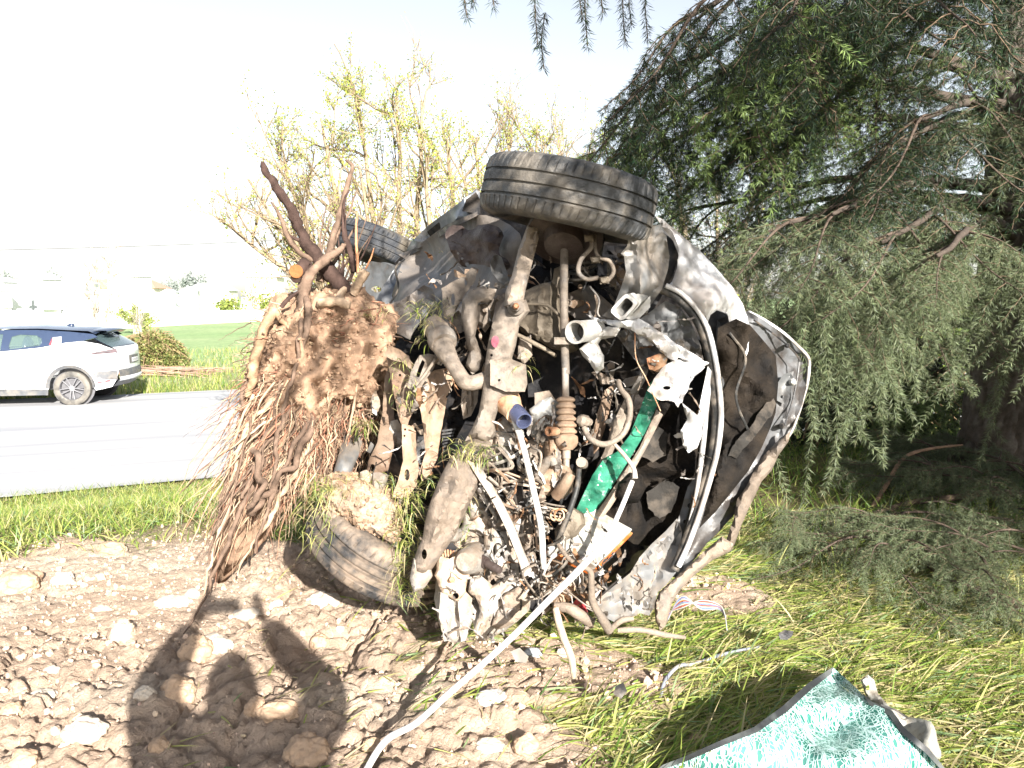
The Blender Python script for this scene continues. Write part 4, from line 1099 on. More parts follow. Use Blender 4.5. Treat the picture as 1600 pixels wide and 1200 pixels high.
S('hinge_arm', 'mud_steel', [(1214, 690), (1228, 680), (1236, 672), (1232, 690), (1216, 712), (1206, 735), (1190, 752), (1182, 770), (1170, 795), (1158, 822), (1148, 850), (1142, 862), (1128, 862), (1136, 840), (1146, 812), (1152, 780), (1166, 760), (1176, 740), (1190, 715)],
  [(1230, 680, 3.32), (1140, 855, 3.15)], th=.03, cr=.02, cs=20, step=5, bulge=.03, bw=8, lip=.006, fine=.004)
S('grille_frame', 'mud_steel', [(1128, 838), (1146, 850), (1140, 862), (1112, 876), (1084, 900), (1064, 920), (1050, 942), (1040, 978), (1032, 985), (1024, 970), (1022, 945), (1030, 925), (1052, 905), (1080, 880), (1104, 858)],
  [(1140, 855, 3.12), (1035, 980, 3.02)], th=.04, cr=.015, cs=20, step=5, bulge=.025, bw=8, fine=.004)
S('lower_cowl', 'grey_plastic', [(1062, 860), (1056, 895), (1040, 915), (1028, 925), (1022, 950), (1014, 962), (1000, 958), (985, 966), (960, 972), (940, 962), (915, 950), (930, 940), (960, 915), (985, 895), (1000, 870), (1018, 850), (1040, 830), (1058, 810), (1066, 830)],
  [(1060, 820, 3.08), (1010, 955, 2.98), (925, 950, 2.98), (990, 890, 3.05)], th=.02, cr=.03, cs=25, step=5, lip=.02, holes=[(975, 936, 2.5), (934, 938, 1.6)], ribs=[(1050, 840, 975, 905, 4, .025), (1045, 860, 1005, 945, 5, -.02), (930, 950, 985, 915, 3, .02)])
S('inner_cowl', 'black_plastic', [(900, 780), (950, 760), (1000, 740), (1060, 780), (1050, 830), (1010, 870), (960, 910), (920, 940), (890, 930), (880, 860)], 3.32, th=.01, cr=.05, cs=30, step=7, lip=.01,
  ribs=[(960, 900, 1040, 820, 5, .04)])

# dark insulated bulkhead, green screen strip, pipes in front of it
S('bulkhead_insulation', 'felt', [(1010, 640), (1030, 622), (1062, 640), (1070, 700), (1092, 690), (1084, 760), (1062, 830), (1030, 855), (990, 850), (960, 830), (925, 815), (950, 770), (985, 720), (1000, 680)],
  [(1020, 640, 3.2), (1080, 700, 3.18), (960, 820, 3.12), (1040, 840, 3.2)], th=.01, cr=.06, cs=40, step=6, fine=.006, ribs=[(1000, 720, 1060, 740, 10, .05), (985, 760, 1040, 790, 10, .04)])
S('screen_glass_strip', 'green_glass', [(1014, 600), (1030, 584), (1046, 580), (1040, 600), (1024, 640), (1012, 670), (1000, 690), (982, 720), (960, 755), (944, 780), (920, 812), (892, 815), (908, 780), (926, 742), (944, 716), (964, 706), (984, 680), (1000, 640)],
  [(1040, 585, 3.06), (900, 810, 2.98)], th=.006, cr=.02, cs=20, step=5, fine=.006)['label'] = 'emerald green strip of crazed glass'
S('glass_frame', 'mud_steel', [(1026, 640), (1036, 648), (1010, 700), (985, 745), (955, 792), (930, 825), (915, 822), (944, 784), (975, 738), (1000, 698)], [(1030, 640, 3.03), (925, 820, 2.97)], th=.03, cr=.01, step=4, bulge=.01, bw=5)
S('upper_frame', 'grey_plastic', [(988, 605), (1004, 578), (1014, 575), (1008, 595), (996, 615), (985, 615)], 3.02, th=.02, cr=.01, step=4)
bracket([(925, 680), (935, 640), (945, 610), (960, 600), (955, 630), (948, 660), (936, 700), (928, 710)], 3.12, name='wiper_link', m='brown_steel')
bracket([(930, 735), (944, 705), (958, 660), (975, 625), (985, 620), (980, 650), (965, 690), (950, 725), (938, 750)], 3.05, name='scuttle_rail', m='dusty_steel', ribs=[(975, 630, 940, 735, 2.5, .02)])
S('engine_shield', 'grime_and_shade', [(895, 560), (920, 560), (960, 580), (1000, 580), (985, 610), (960, 640), (935, 700), (905, 760), (890, 740), (900, 650)], 3.3, th=.01, cr=.04, cs=22)
T('coolant_hose', 'dusty_steel', [(966, 596, 2.98, 4.5), (970, 608, 2.94, 4.5), (982, 625, 2.9, 4.8), (984, 650, 2.88, 4.8), (975, 676, 2.87, 4.8), (958, 690, 2.87, 4.8), (940, 694, 2.88, 4.8), (922, 685, 2.9, 4.8), (912, 668, 2.92, 4.5)], k=12, wob=.12, n=60)
TL('hose_union', 'dusty_steel', (922, 660, 2.96), (905, 656, 2.92), [(0, 6), (.4, 7), (.4, 10), (.8, 10), (1, 6)], k=10)
T('heater_pipe', 'chalky_steel', [(960, 694, 2.9, 3), (976, 712, 2.88, 3.5), (990, 732, 2.86, 3.5), (992, 748, 2.85, 5)], n=30)
T('wiper_motor_cable', 'rust', [(992, 520, 2.9, .9), (994, 560, 2.86, .9), (1010, 592, 2.84, .9), (1024, 624, 2.84, .9), (1032, 642, 2.86, .9)])
S('insulation_wad', 'felt', [(966, 755), (985, 738), (1005, 745), (1008, 765), (998, 785), (975, 788), (960, 775)], 2.98, th=.05, bulge=.06, bw=20, cr=.02, step=4, fine=.01)
T('black_hose', 'black_rubber', [(905, 728, 2.84, 4), (902, 760, 2.8, 4.5), (893, 790, 2.78, 4.5), (880, 825, 2.78, 4.5), (868, 850, 2.8, 4)], k=10)
TL('bolt_head', 'dusty_steel', (912, 726, 2.88), (908, 722, 2.80), [(0, 7), (.5, 7), (.5, 9), (1, 8)], k=12)

# white box with an orange rim
def air_box():
    q = [(924, 789), (991, 826), (932, 886), (862, 852)]
    dd = [3.0, 2.98, 2.78, 2.80]
    top = np.array([P(x, y, d) for (x, y), d in zip(q, dd)])
    nrm = np.cross(top[1] - top[0], top[3] - top[0]); nrm /= np.linalg.norm(nrm)
    if nrm[1] < 0: nrm = -nrm
    c = top.mean(0)
    def slab(name, m, z0, z1, g, parent):
        a = c + (top - c) * g + nrm * z0; b = c + (top - c) * g + nrm * z1
        o = mesh(name, np.vstack([a, b]), [[0, 1, 2, 3], [7, 6, 5, 4], [0, 4, 5, 1], [1, 5, 6, 2], [2, 6, 7, 3], [3, 7, 4, 0]], m, parent, smooth=False)
        bevel(o, .004); return o
    b = slab('filter_box', 'box_plastic', 0, .05, .96, CAR)
    b['label'] = 'white plastic box with a soiled flat face'
    f = slab('rim', 'orange_plastic', .030, .050, 1.06, None); f.parent = b
    slab('box_base', 'box_plastic', .04, .10, .9, CAR)
    a = c + (top - c) * .5 - nrm * .004
air_box()
bracket([(880, 800), (896, 792), (912, 802), (915, 820), (900, 838), (885, 846), (868, 850), (866, 830)], 2.86, name='throttle_body', m='alloy_case', bulge=.05, fine=.006)
S('box_lug', 'white_plastic', [(856, 855), (868, 852), (872, 868), (864, 874), (855, 868)], 2.80, th=.03, cr=.003, bulge=.01, bw=5, step=3)

# lower centre: hub carrier, discs, arms
S('lower_subframe', 'chalky_steel', [(726, 760), (748, 750), (780, 770), (800, 800), (812, 838), (820, 870), (828, 905), (838, 930), (830, 950), (812, 968), (790, 985), (760, 1000), (746, 1003), (738, 970), (728, 1002), (710, 1005), (696, 1000), (686, 975), (678, 935), (682, 900), (690, 870), (706, 850), (722, 820)],
  [(740, 760, 3.02), (820, 880, 2.92), (780, 990, 2.86), (690, 980, 2.84), (700, 880, 2.9)], th=.05, cr=.035, cs=30, step=5, bulge=.04, bw=18, lip=.012, fine=.005,
  holes=[(712, 930, 5.5, 6), (766, 806, 4), [(762, 906), (772, 904), (777, 914), (768, 914)], (734, 954, 1.8), (740, 960, 1.6)],
  ribs=[(735, 790, 800, 880, 6, .04), (715, 880, 722, 990, 6, .04), (780, 930, 745, 990, 6, .045), (735, 920, 800, 900, 7, .05), (695, 900, 690, 980, 5, .03)])
S('mud_cake', 'dry_mud', [(684, 870), (700, 872), (730, 890), (728, 925), (712, 940), (690, 925), (680, 900)], 2.80, th=.02, cr=.02, bulge=.02, bw=8, step=4, fine=.012, jag=3, holes=[(712, 931, 5)])
TL('knuckle', 'chalky_steel', (745, 872, 2.88), (726, 878, 2.74), [(0, 26), (.3, 26), (.5, 21), (.85, 20), (1, 14), (1, 9)], k=30)
TL('stub_axle', 'heat_shield', (752, 875, 2.80), (782, 892, 2.74), [(0, 9), (.25, 9), (.25, 6.5), (.9, 6.5), (1, 5)], k=20)
bracket([(756, 830), (775, 822), (792, 830), (798, 860), (796, 890), (782, 895), (765, 885), (756, 862)], 2.84, name='caliper', m='chalky_steel', bulge=.045, holes=[(778, 860, 8, 12)], bw=12, ribs=[(765, 840, 768, 880, 3, .015)])
S('caliper_piston', 'chalky_steel', [(774, 850), (783, 850), (783, 872), (774, 872)], 2.83, th=.04, bulge=.01, bw=4, step=3, cr=0)
for k in range(8):
    x = 692 + k * 4.4
    T('fin', 'rust', [(x, 846 + k * 1.2, 2.9, 1.3), (x - 1, 862 + k, 2.86, 1.7), (x + 3, 880 + k * .6, 2.9, 1.3)], n=8, k=6)
TL('cap', 'chalky_steel', (712, 835, 2.92), (702, 838, 2.82), [(0, 12), (.5, 12), (.8, 9), (1, 3)], k=20)
bracket([(740, 662), (755, 655), (790, 668), (800, 700), (790, 720), (765, 725), (748, 712), (738, 690)], 2.98, name='oil_pan', m='dusty_steel', bulge=.06, bw=18)
bracket([(736, 690), (752, 700), (770, 715), (780, 705), (784, 712), (770, 730), (748, 718)], 2.9, name='oil_pan_lip', m='chalky_steel', bulge=.02)
TL('flange_pipe', 'rust', (783, 612, 2.92), (806, 648, 2.78), [(0, 22), (.5, 21), (.7, 17), (1, 15)], k=30)['label'] = 'rusty brown stub of pipe'
TL('pipe_stub', 'blue_steel', (803, 640, 2.80), (819, 658, 2.72), [(0, 13), (.5, 13.5), (1, 13), (1, 11.2), (.2, 11)], caps=False, k=30)['label'] = 'blue tinted open pipe end'
TL('pipe_inner', 'primer', (811, 649, 2.77), (812, 650, 2.765), [(0, .1), (0, 11)], caps=False)
S('heat_plate', 'dusty_steel', [(766, 562), (796, 560), (822, 570), (824, 600), (820, 612), (790, 612), (772, 604), (766, 602)], [(770, 565, 2.79), (820, 610, 2.78)], th=.004, cr=.006, step=4, lip=.008, lw=3, holes=[(780, 594, 2)])
T('white_rod', 'white_plastic', [(803, 655, 2.78, 4.5), (818, 700, 2.74, 4.8), (832, 760, 2.72, 5), (845, 820, 2.7, 5), (848, 862, 2.7, 5), (850, 888, 2.71, 4)], k=12)
T('steel_strut', 'chalky_steel', [(728, 705, 2.82, 8), (750, 740, 2.78, 9), (772, 775, 2.76, 9), (795, 820, 2.74, 9), (812, 862, 2.74, 9), (824, 895, 2.76, 11)], k=10, flat=.5, n=40)
T('steel_strut', 'chalky_steel', [(722, 752, 2.86, 7), (745, 762, 2.84, 8), (765, 790, 2.82, 6), (780, 815, 2.82, 5)], k=10, flat=.5, n=30)
bracket([(770, 660), (786, 650), (800, 660), (806, 690), (800, 740), (815, 770), (822, 800), (806, 802), (792, 770), (780, 730), (772, 700)], 2.92, name='engine_block', m='chalky_steel', bulge=.05, bw=14, fine=.01, cr=.03)
bracket([(818, 690), (840, 684), (862, 680), (864, 700), (852, 720), (836, 735), (824, 728)], 2.98, name='engine_mount', m='mud_steel', bulge=.05, fine=.01, cr=.03)
bracket([(826, 640), (842, 628), (862, 620), (872, 628), (870, 648), (862, 670), (846, 672), (836, 690), (830, 680), (834, 664)], 2.93, name='aluminium_bracket', m='white_plastic', bulge=.03, holes=[(855, 655, 3.5, 5), (864, 630, 2.5)], jag=2, fine=.006)
bracket([(852, 690), (866, 684), (880, 700), (882, 735), (872, 760), (858, 775), (842, 770), (838, 748), (850, 730)], 2.9, name='ball_joint', m='brown_steel', bulge=.06, bw=14, fine=.01, cr=.03)
bracket([(868, 725), (888, 722), (898, 740), (894, 768), (880, 780), (866, 770)], 2.88, name='ball_joint', m='brown_steel', bulge=.05, fine=.008)
T('casting_arm', 'chalky_steel', [(838, 745, 2.86, 9), (852, 725, 2.82, 8), (862, 718, 2.8, 7), (866, 726, 2.8, 6)], k=12)
T('casting_arm', 'brown_steel', [(870, 775, 2.84, 10), (884, 755, 2.8, 9), (892, 740, 2.8, 8)], k=12)
for k in range(5):
    T('wire', 'dusty_steel', [(838, 782 + k * 5, 2.84, 1.6), (860, 788 + k * 5.5, 2.80, 1.6), (884, 792 + k * 6, 2.82, 1.6)], n=16, k=5)
T('coil_spring_clip', 'rust', [(866 + 9 * math.cos(a) + a, 804 + 9 * math.sin(a), 2.82 - .01 * a, 1.5) for a in np.linspace(0, 12, 30)], n=60, k=5)
bracket([(798, 790), (812, 775), (826, 790), (832, 830), (836, 862), (842, 890), (850, 930), (862, 950), (846, 965), (834, 940), (826, 905), (812, 850)], 2.92, name='side_beam', m='mud_steel', bulge=.05, cr=.04, fine=.01)
bracket([(842, 860), (860, 850), (874, 862), (884, 892), (892, 930), (884, 955), (864, 948), (852, 915)], 2.93, name='coil_pack', m='brown_steel', bulge=.03, cr=.04, fine=.01)
bracket([(866, 878), (884, 880), (900, 900), (902, 930), (890, 940), (876, 925)], 2.9, name='rusty_bracket', m='rust', bulge=.03, cr=.03, fine=.008)
bracket([(872, 870), (888, 868), (902, 884), (908, 910), (898, 915), (884, 895)], 2.86, name='plug_housing', m='white_plastic', bulge=.02)
bracket([(892, 948), (900, 936), (912, 942), (918, 955), (906, 962)], 2.86, name='red_connector', m='red_plastic', bulge=.015)
TL('connector_cap', 'red_plastic', (908, 952, 2.86), (914, 958, 2.82), [(0, 6), (.7, 6), (1, 4)], k=12)
T('corrugated_tube', 'mud_steel', [(868, 948, 2.8, 8), (888, 950, 2.78, 9), (905, 960, 2.78, 9), (922, 972, 2.82, 8)], k=12, n=60, wob=.2)
T('fabric_hose', 'mud_steel', [(872, 850, 2.78, 3.5), (888, 872, 2.74, 3.5), (906, 884, 2.72, 4), (922, 892, 2.72, 5), (924, 915, 2.72, 5), (926, 940, 2.73, 6), (938, 962, 2.74, 7), (952, 985, 2.78, 8)], k=10, wob=.15, n=50)
T('fabric_hose', 'mud_steel', [(952, 985, 2.78, 5), (970, 970, 2.76, 5), (990, 966, 2.76, 4)], k=10, wob=.15)
T('radiator_hose', 'mud_steel', [(965, 985, 2.8, 4), (1000, 984, 2.8, 5), (1040, 992, 2.84, 4.5), (1070, 996, 2.88, 3)], k=8, wob=.2)

S('recess_shade', 'grime_and_shade', [(808, 880), (822, 890), (838, 905), (852, 930), (850, 955), (836, 968), (826, 950), (816, 920)], 2.86, th=.01, cr=.02, step=5, jag=3)  # near-black sheets over the metal, standing in for shade in its hollows
S('recess_shade', 'grime_and_shade', [(690, 838), (706, 846), (726, 866), (730, 886), (712, 884), (694, 868)], 2.87, th=.01, cr=.01, step=4, jag=2)
S('recess_shade', 'grime_and_shade', [(786, 700), (800, 715), (812, 750), (826, 790), (812, 800), (798, 765), (784, 730)], 2.83, th=.01, cr=.02, step=4, jag=2)
bracket([(735, 905), (752, 900), (770, 915), (792, 900), (806, 895), (800, 912), (782, 930), (768, 955), (756, 985), (746, 1000), (740, 985), (750, 955), (745, 935), (732, 925)], 2.80, name='lower_arm', m='chalky_steel', bulge=.03, cr=.02, holes=[(733+4, 957, 2.2), (742, 962, 1.8)])
bracket([(786, 930), (812, 915), (828, 932), (826, 955), (806, 972), (782, 984), (768, 978), (776, 950)], 2.83, name='lower_block', m='mud_steel', bulge=.03, cr=.02)
bracket([(698, 876), (712, 868), (730, 880), (734, 900), (724, 905), (704, 893)], 2.78, name='mud_ledge', m='dry_mud', bulge=.01, jag=2)
bracket([(688, 925), (700, 930), (706, 960), (704, 1000), (694, 1002), (686, 965)], 2.79, name='flange', m='chalky_steel', bulge=.01)
bracket([(716, 940), (728, 925), (738, 935), (734, 970), (728, 1000), (720, 1002)], 2.80, name='flange', m='chalky_steel', bulge=.01)
bracket([(730, 775), (748, 770), (764, 800), (770, 830), (758, 850), (742, 838), (734, 810)], 2.93, name='strut_mount', m='chalky_steel', bulge=.03, holes=[(752, 806, 4)])
TL('bolt', 'rust', (706, 905, 2.80), (706, 906, 2.76), [(0, 4), (.6, 4), (.7, 5), (1, 4)], k=6)
# loose wires everywhere in the centre
def wires():
    rg = np.random.default_rng(5)
    nodes = [(748, 700), (760, 735), (775, 760), (790, 745), (812, 740), (836, 760), (826, 800), (840, 860), (850, 900), (866, 870), (845, 935), (880, 830), (800, 780), (780, 700), (830, 700), (868, 905), (895, 860), (905, 930)]
    mts = ['dusty_steel', 'chalky_steel', 'black_rubber', 'brown_steel', 'chalky_steel', 'dusty_steel']
    for i in range(56):
        a = nodes[rg.integers(len(nodes))]
        near = sorted(nodes, key=lambda n: (n[0] - a[0]) ** 2 + (n[1] - a[1]) ** 2)[1:7]
        b = near[rg.integers(6)]
        mid = [(a[0] + b[0]) / 2 + rg.normal(0, 18), (a[1] + b[1]) / 2 + rg.normal(0, 14)]
        d = 2.80 + rg.uniform(-.06, .10)
        r = rg.choice([1, 1.3, 1.8, 2.6])
        T('wire', mts[rg.integers(len(mts))], [(a[0] + rg.normal(0, 5), a[1] + rg.normal(0, 5), d + .06, r), (*mid, d - rg.uniform(0, .07), r), (b[0] + rg.normal(0, 6), b[1] + rg.normal(0, 6), d + .05, r)], n=14, k=5)
wires()
mat('felt_dust', (.085, .072, .06), .95, dirt=(.03, .028, .026), dirt_amt=.6, dirt_scale=14, bump=.8, spec=.1)
S('felt_patch', 'felt_dust', [(1138, 712), (1150, 690), (1172, 668), (1190, 640), (1208, 618), (1212, 630), (1204, 652), (1188, 672), (1168, 695), (1150, 716)], [(1140, 710, 3.06), (1208, 622, 3.20)], th=.004, cr=.02, step=5, jag=3, fine=.004)
S('felt_patch', 'felt_dust', [(1000, 690), (1030, 668), (1044, 680), (1040, 710), (1020, 722), (1004, 712)], 3.08, th=.004, cr=.03, step=5, jag=3, fine=.006)
S('felt_patch', 'felt_dust', [(1010, 770), (1040, 748), (1062, 760), (1050, 800), (1030, 812), (1012, 795)], 3.08, th=.004, cr=.03, step=5, jag=3, fine=.006)
T('bonnet_cable', 'black_rubber', [(1140, 520, 3.1, 2), (1165, 560, 3.12, 2), (1150, 620, 3.1, 2), (1172, 680, 3.12, 2)], k=6)
attr_mat('scrap', .6, bump=.5, bump_scale=60, vary=.45, vscale=25)
def scraps():
    rg = np.random.default_rng(77); Vs, Fs, Cs = [], [], []; o = 0
    zones = [(640, 520, 720, 640, 26, 3.02), (700, 440, 830, 560, 30, 3.0), (770, 650, 880, 800, 80, 2.84), (740, 760, 850, 960, 80, 2.80), (840, 800, 950, 980, 70, 2.80), (830, 400, 980, 520, 34, 3.1), (900, 560, 1000, 720, 34, 3.02), (940, 480, 1080, 600, 24, 2.95), (690, 860, 800, 1000, 26, 2.78), (1060, 600, 1110, 820, 18, 3.0), (900, 860, 1040, 975, 24, 2.95), (580, 600, 700, 760, 20, 3.0), (650, 380, 760, 480, 12, 3.4)]
    cols = [(.16, .14, .125), (.10, .085, .07), (.24, .19, .15), (.34, .31, .29), (.03, .03, .03), (.20, .11, .06), (.45, .43, .41)]
    for x0, y0, x1, y1, n, d in zones:
        for _ in range(n):
            x, y = rg.uniform(x0, x1), rg.uniform(y0, y1); a = rg.normal(1.35, .8); l = rg.uniform(10, 42); m_ = 8
            t = np.linspace(-.5, .5, m_); cv = rg.normal(0, .5)
            px = x + np.cos(a + cv * t) * l * t; py = y + np.sin(a + cv * t) * l * t; dd = d + rg.uniform(-.03, .06) + rg.normal(0, .02) * np.sin(t * 6 + rg.uniform(0, 6))
            W = P(px, py, dd)
            if rg.random() < .45:
                V, Fc = tube_geo(W, rg.uniform(.0012, .003), 4, cap=False)
            else:
                w = rg.uniform(.004, .014) * (1 - .7 * np.abs(2 * t) ** 3) * (1 + .5 * rg.normal(0, .5, m_).clip(-1, 1)); V, Fc = tube_geo(W, w, 4, flat=.14)
            V = V + .0018 * rg.normal(0, 1, V.shape)
            Vs.append(V); Fs += [[i + o for i in f] for f in Fc]; o += len(V); Cs.append(np.broadcast_to(np.array(cols[rg.integers(7)]) * rg.uniform(.7, 1.2), V.shape))
    mesh('torn_scraps', np.vstack(Vs), Fs, 'scrap', CAR, col=np.vstack(Cs), smooth=False, kind='stuff')
scraps()
# random small hardware filling the crevices
def hardware():
    rg = np.random.default_rng(9)
    spots = [(700, 400, 840, 520, 10, 3.15), (780, 640, 880, 780, 26, 2.98), (690, 760, 850, 960, 26, 2.9), (840, 400, 980, 480, 14, 3.25), (850, 820, 940, 960, 16, 2.95), (900, 560, 1010, 700, 14, 3.18), (640, 520, 760, 700, 14, 3.15)]
    ms = ['mud_steel', 'brown_steel', 'dusty_steel', 'chalky_steel', 'alloy_case', 'black_plastic', 'grime_and_shade']
    for x0, y0, x1, y1, n, d in spots:
        for _ in range(n):
            x, y = rg.uniform(x0, x1), rg.uniform(y0, y1); s = rg.uniform(6, 17)
            dd = d + rg.uniform(-.03, .09)
            if rg.random() < .3:
                TL('bolt', ms[rg.integers(4)], (x, y, dd + .03), (x + rg.normal(0, 8), y + rg.normal(0, 8), dd - .04), [(0, s * .35), (.6, s * .35), (.6, s * .5), (1, s * .45)], k=8)
            else:
                k = rg.integers(4, 8); a = np.sort(rg.uniform(0, 6.28, k))
                el = rg.uniform(.5, 2.2); ro = rg.uniform(0, 3.14)
                q = np.stack([np.cos(a) * s * el, np.sin(a) * s / el], -1) @ np.array([[math.cos(ro), math.sin(ro)], [-math.sin(ro), math.cos(ro)]]) + [x, y]
                try: S('fragment', ms[rg.integers(len(ms))], q, dd, th=.02, cr=.02, cs=10, step=5, bulge=.015, bw=5, lip=.008, lw=2, fine=.004)
                except Exception: pass
hardware()
# ------------------------------------------------------------ uprooted shrub with its ball of soil
SHRUB = empty('uprooted_shrub', P(470, 760, 3.6), 'uprooted shrub against the wreck, broken stems up, long roots hanging from its soil ball', 'shrub')
ICO5 = icos(6)

def outline_blob(name, m, poly, c, half_d, colr, parent, amp=.10, seed=1, fr=3.0, ridge=.5, ico=None, **kw):
    """Closed lump whose outline against the sky follows poly (pixels) and whose half depth is half_d metres."""
    V0, F0 = ico or ICO5
    poly = np.array(poly, float); cx, cy, d = c
    q = resample(poly, 4); ang = np.arctan2(-(q[:, 1] - cy), q[:, 0] - cx); rr = np.hypot(q[:, 0] - cx, q[:, 1] - cy)
    o = np.argsort(ang); ang = ang[o]; rr = rr[o]
    ang = np.concatenate([ang - 2 * np.pi, ang, ang + 2 * np.pi]); rr = np.tile(rr, 3)
    th = np.arctan2(V0[:, 2], V0[:, 0]); R = np.interp(th, ang, rr)
    n1 = fbm(V0 * fr + seed * 3.1, 7, seed, gain=.64); n2 = fbm(V0 * fr * 2.2 + seed, 5, seed + 7, ridge=True)
    k = 1 + amp * (n1 * (1 - ridge) + n2 * ridge) * 1.5
    px = cx + V0[:, 0] * R * k; py = cy - V0[:, 2] * R * k
    dd = d + V0[:, 1] * half_d * (1 + 1.6 * amp * n1 + 1.4 * amp * n2)
    V = P(px, py, dd)
    g = (1 + .35 * n1[:, None]); dk = np.clip(.75 + .5 * n2[:, None], .45, 1.15)
    return mesh(name, V, F0, m, parent, col=np.array(colr) * g * dk, **kw)

outline_blob('soil_ball', 'clod', [(440, 470), (480, 452), (520, 450), (560, 462), (600, 480), (622, 500), (620, 560), (606, 625), (590, 648), (560, 655), (530, 672), (500, 700), (460, 720), (420, 700), (392, 660), (385, 600), (395, 545), (415, 500)],
             (505, 575, 3.72), .34, (.31, .205, .14), SHRUB, amp=.19, seed=3, fr=2.4, ridge=.22)
def crumbs_on(o, n, rmin, rmax, parent, seed):
    rg = np.random.default_rng(seed); nv = len(o.data.vertices)
    co = np.zeros(nv * 3, np.float32); o.data.vertices.foreach_get('co', co); co = co.reshape(-1, 3)
    nr = np.zeros(nv * 3, np.float32); o.data.vertices.foreach_get('normal', nr); nr = nr.reshape(-1, 3)
    cand = np.where(nr[:, 1] < .25)[0]; idx = rg.choice(cand, n)
    Vs, Fs, Cs = [], [], []; k = 0
    for a, i in enumerate(idx):
        V0, F0 = ICO1; r = rmin + (rmax - rmin) * rg.random() ** 3
        V = V0 * (1 + .5 * vnoise(V0 * 1.7 + a * 3.7, 4)[:, None]) * rg.uniform(.6, 1.3, 3) * r + co[i] + nr[i] * r * .2
        Vs.append(V); Fs.append(F0 + k); k += len(V); Cs.append(np.broadcast_to(np.array((.33, .225, .155)) * rg.uniform(.6, 1.35), V.shape))
    return mesh('soil_crumbs', np.vstack(Vs), np.vstack(Fs), 'clod', parent, col=np.vstack(Cs), smooth=False, kind='stuff')
crumbs_on(SHRUB.children[0], 3600, .002, .011, SHRUB, 5)
outline_blob('root_mat', 'clod', [(420, 640), (470, 650), (500, 680), (480, 730), (450, 780), (420, 830), (385, 870), (350, 900), (335, 880), (350, 800), (370, 720), (385, 670)],
             (425, 750, 3.80), .12, (.27, .18, .125), SHRUB, amp=.22, seed=8, fr=4, ico=icos(5))

RB = (.16, .11, .082); RL = (.42, .31, .22); RD_ = (.06, .038, .032)
def wood(name, pts, c, parent, k=7, wob=.22, n=None, d2=0, mname='bark', **kw):
    s = spline(pts, n or max(10, len(pts) * 8))
    W = P(s[:, 0], s[:, 1], s[:, 2]); r = s[:, 3] * s[:, 2] / F
    r = r * (.62 if name == 'root' else .85)
    W = W + (2.0 if name == 'root' else .5) * r.mean() * np.stack([vnoise(W * 18 + q, 3) for q in (0, 9, 21)], -1)
    r = r * (1 + wob * fbm(W * 30, 3, 5))
    V, Fc = tube_geo(W, r, k)
    V = V + (.12 * np.repeat(r, k) * vnoise(V * 90, 7))[:, None]
    V = V + (.22 * np.repeat(r, k) * vnoise(V * np.array([160, 160, 40]), 17))[:, None] * [1, 1, 0]
    col = np.array(c)[None] * (1 + .45 * vnoise(V * 35, 9)[:, None])
    return mesh(name, V, Fc, mname, parent, col=col, sharp=70, **kw)

STEMS = [
 ([(545, 462, 3.66, 15), (520, 430, 3.64, 14), (492, 398, 3.6, 12), (470, 362, 3.58, 10.5), (452, 328, 3.56, 9), (432, 290, 3.55, 8), (414, 262, 3.55, 6), (411, 252, 3.55, 3)], RD_),
 ([(500, 440, 3.66, 7), (512, 405, 3.68, 7), (520, 370, 3.7, 6), (530, 335, 3.72, 5), (542, 290, 3.72, 4.5), (550, 262, 3.72, 3.5), (540, 250, 3.7, 2)], RB),
 ([(552, 425, 3.66, 6), (550, 400, 3.66, 6), (540, 370, 3.68, 5), (536, 335, 3.7, 4), (540, 310, 3.7, 2.5), (545, 298, 3.7, 1.5)], RD_),
 ([(495, 408, 3.6, 5), (470, 395, 3.58, 4.5), (450, 370, 3.55, 4.5), (440, 345, 3.53, 4), (430, 325, 3.52, 2.5), (424, 316, 3.52, 1.5)], RB),
 ([(482, 380, 3.6, 4.5), (460, 372, 3.58, 3.5), (445, 365, 3.56, 3)], RD_),
 ([(478, 450, 3.56, 12), (478, 430, 3.54, 12), (472, 415, 3.52, 13), (460, 432, 3.45, 10)], RD_),
 ([(466, 500, 3.5, 10), (472, 470, 3.48, 10), (480, 440, 3.5, 11), (500, 415, 3.52, 9), (524, 396, 3.55, 7), (536, 380, 3.58, 4)], RB),
 ([(548, 460, 3.6, 8), (560, 440, 3.58, 9), (574, 424, 3.56, 7.5)], RL),
 ([(505, 430, 3.66, 4), (516, 395, 3.7, 3.5), (530, 360, 3.72, 3), (546, 330, 3.74, 2), (556, 300, 3.75, 1.4)], RB),
 ([(510, 430, 3.66, 4), (535, 390, 3.66, 3), (552, 360, 3.7, 2), (560, 340, 3.7, 1.4)], RB),
 ([(485, 440, 3.66, 4), (480, 420, 3.66, 3.5), (474, 405, 3.66, 2)], RD_),
 ([(560, 425, 3.6, 2.6), (558, 400, 3.6, 2.4), (556, 360, 3.62, 2), (558, 330, 3.62, 1.4)], (.45, .22, .12)),
 ([(572, 420, 3.56, 1.8), (580, 402, 3.54, 1.5), (584, 388, 3.54, 1)], (.45, .22, .12)),
 ([(540, 450, 3.55, 6), (520, 476, 3.46, 8), (500, 474, 3.42, 9), (530, 470, 3.40, 9), (548, 476, 3.40, 7)], RL),
 ([(476, 460, 3.5, 6), (482, 486, 3.4, 7), (478, 520, 3.38, 6), (470, 560, 3.4, 4)], RB),
 ([(462, 520, 3.5, 3), (440, 500, 3.46, 5), (428, 485, 3.44, 9), (412, 520, 3.44, 9), (400, 560, 3.45, 10), (392, 590, 3.46, 9), (388, 620, 3.5, 6)], (.33, .22, .14)),
 ([(440, 480, 3.44, 4), (452, 466, 3.44, 3.5), (466, 456, 3.46, 2.5)], RD_),
]
for p_, c_ in STEMS: wood('stem', p_, c_, SHRUB, k=9)
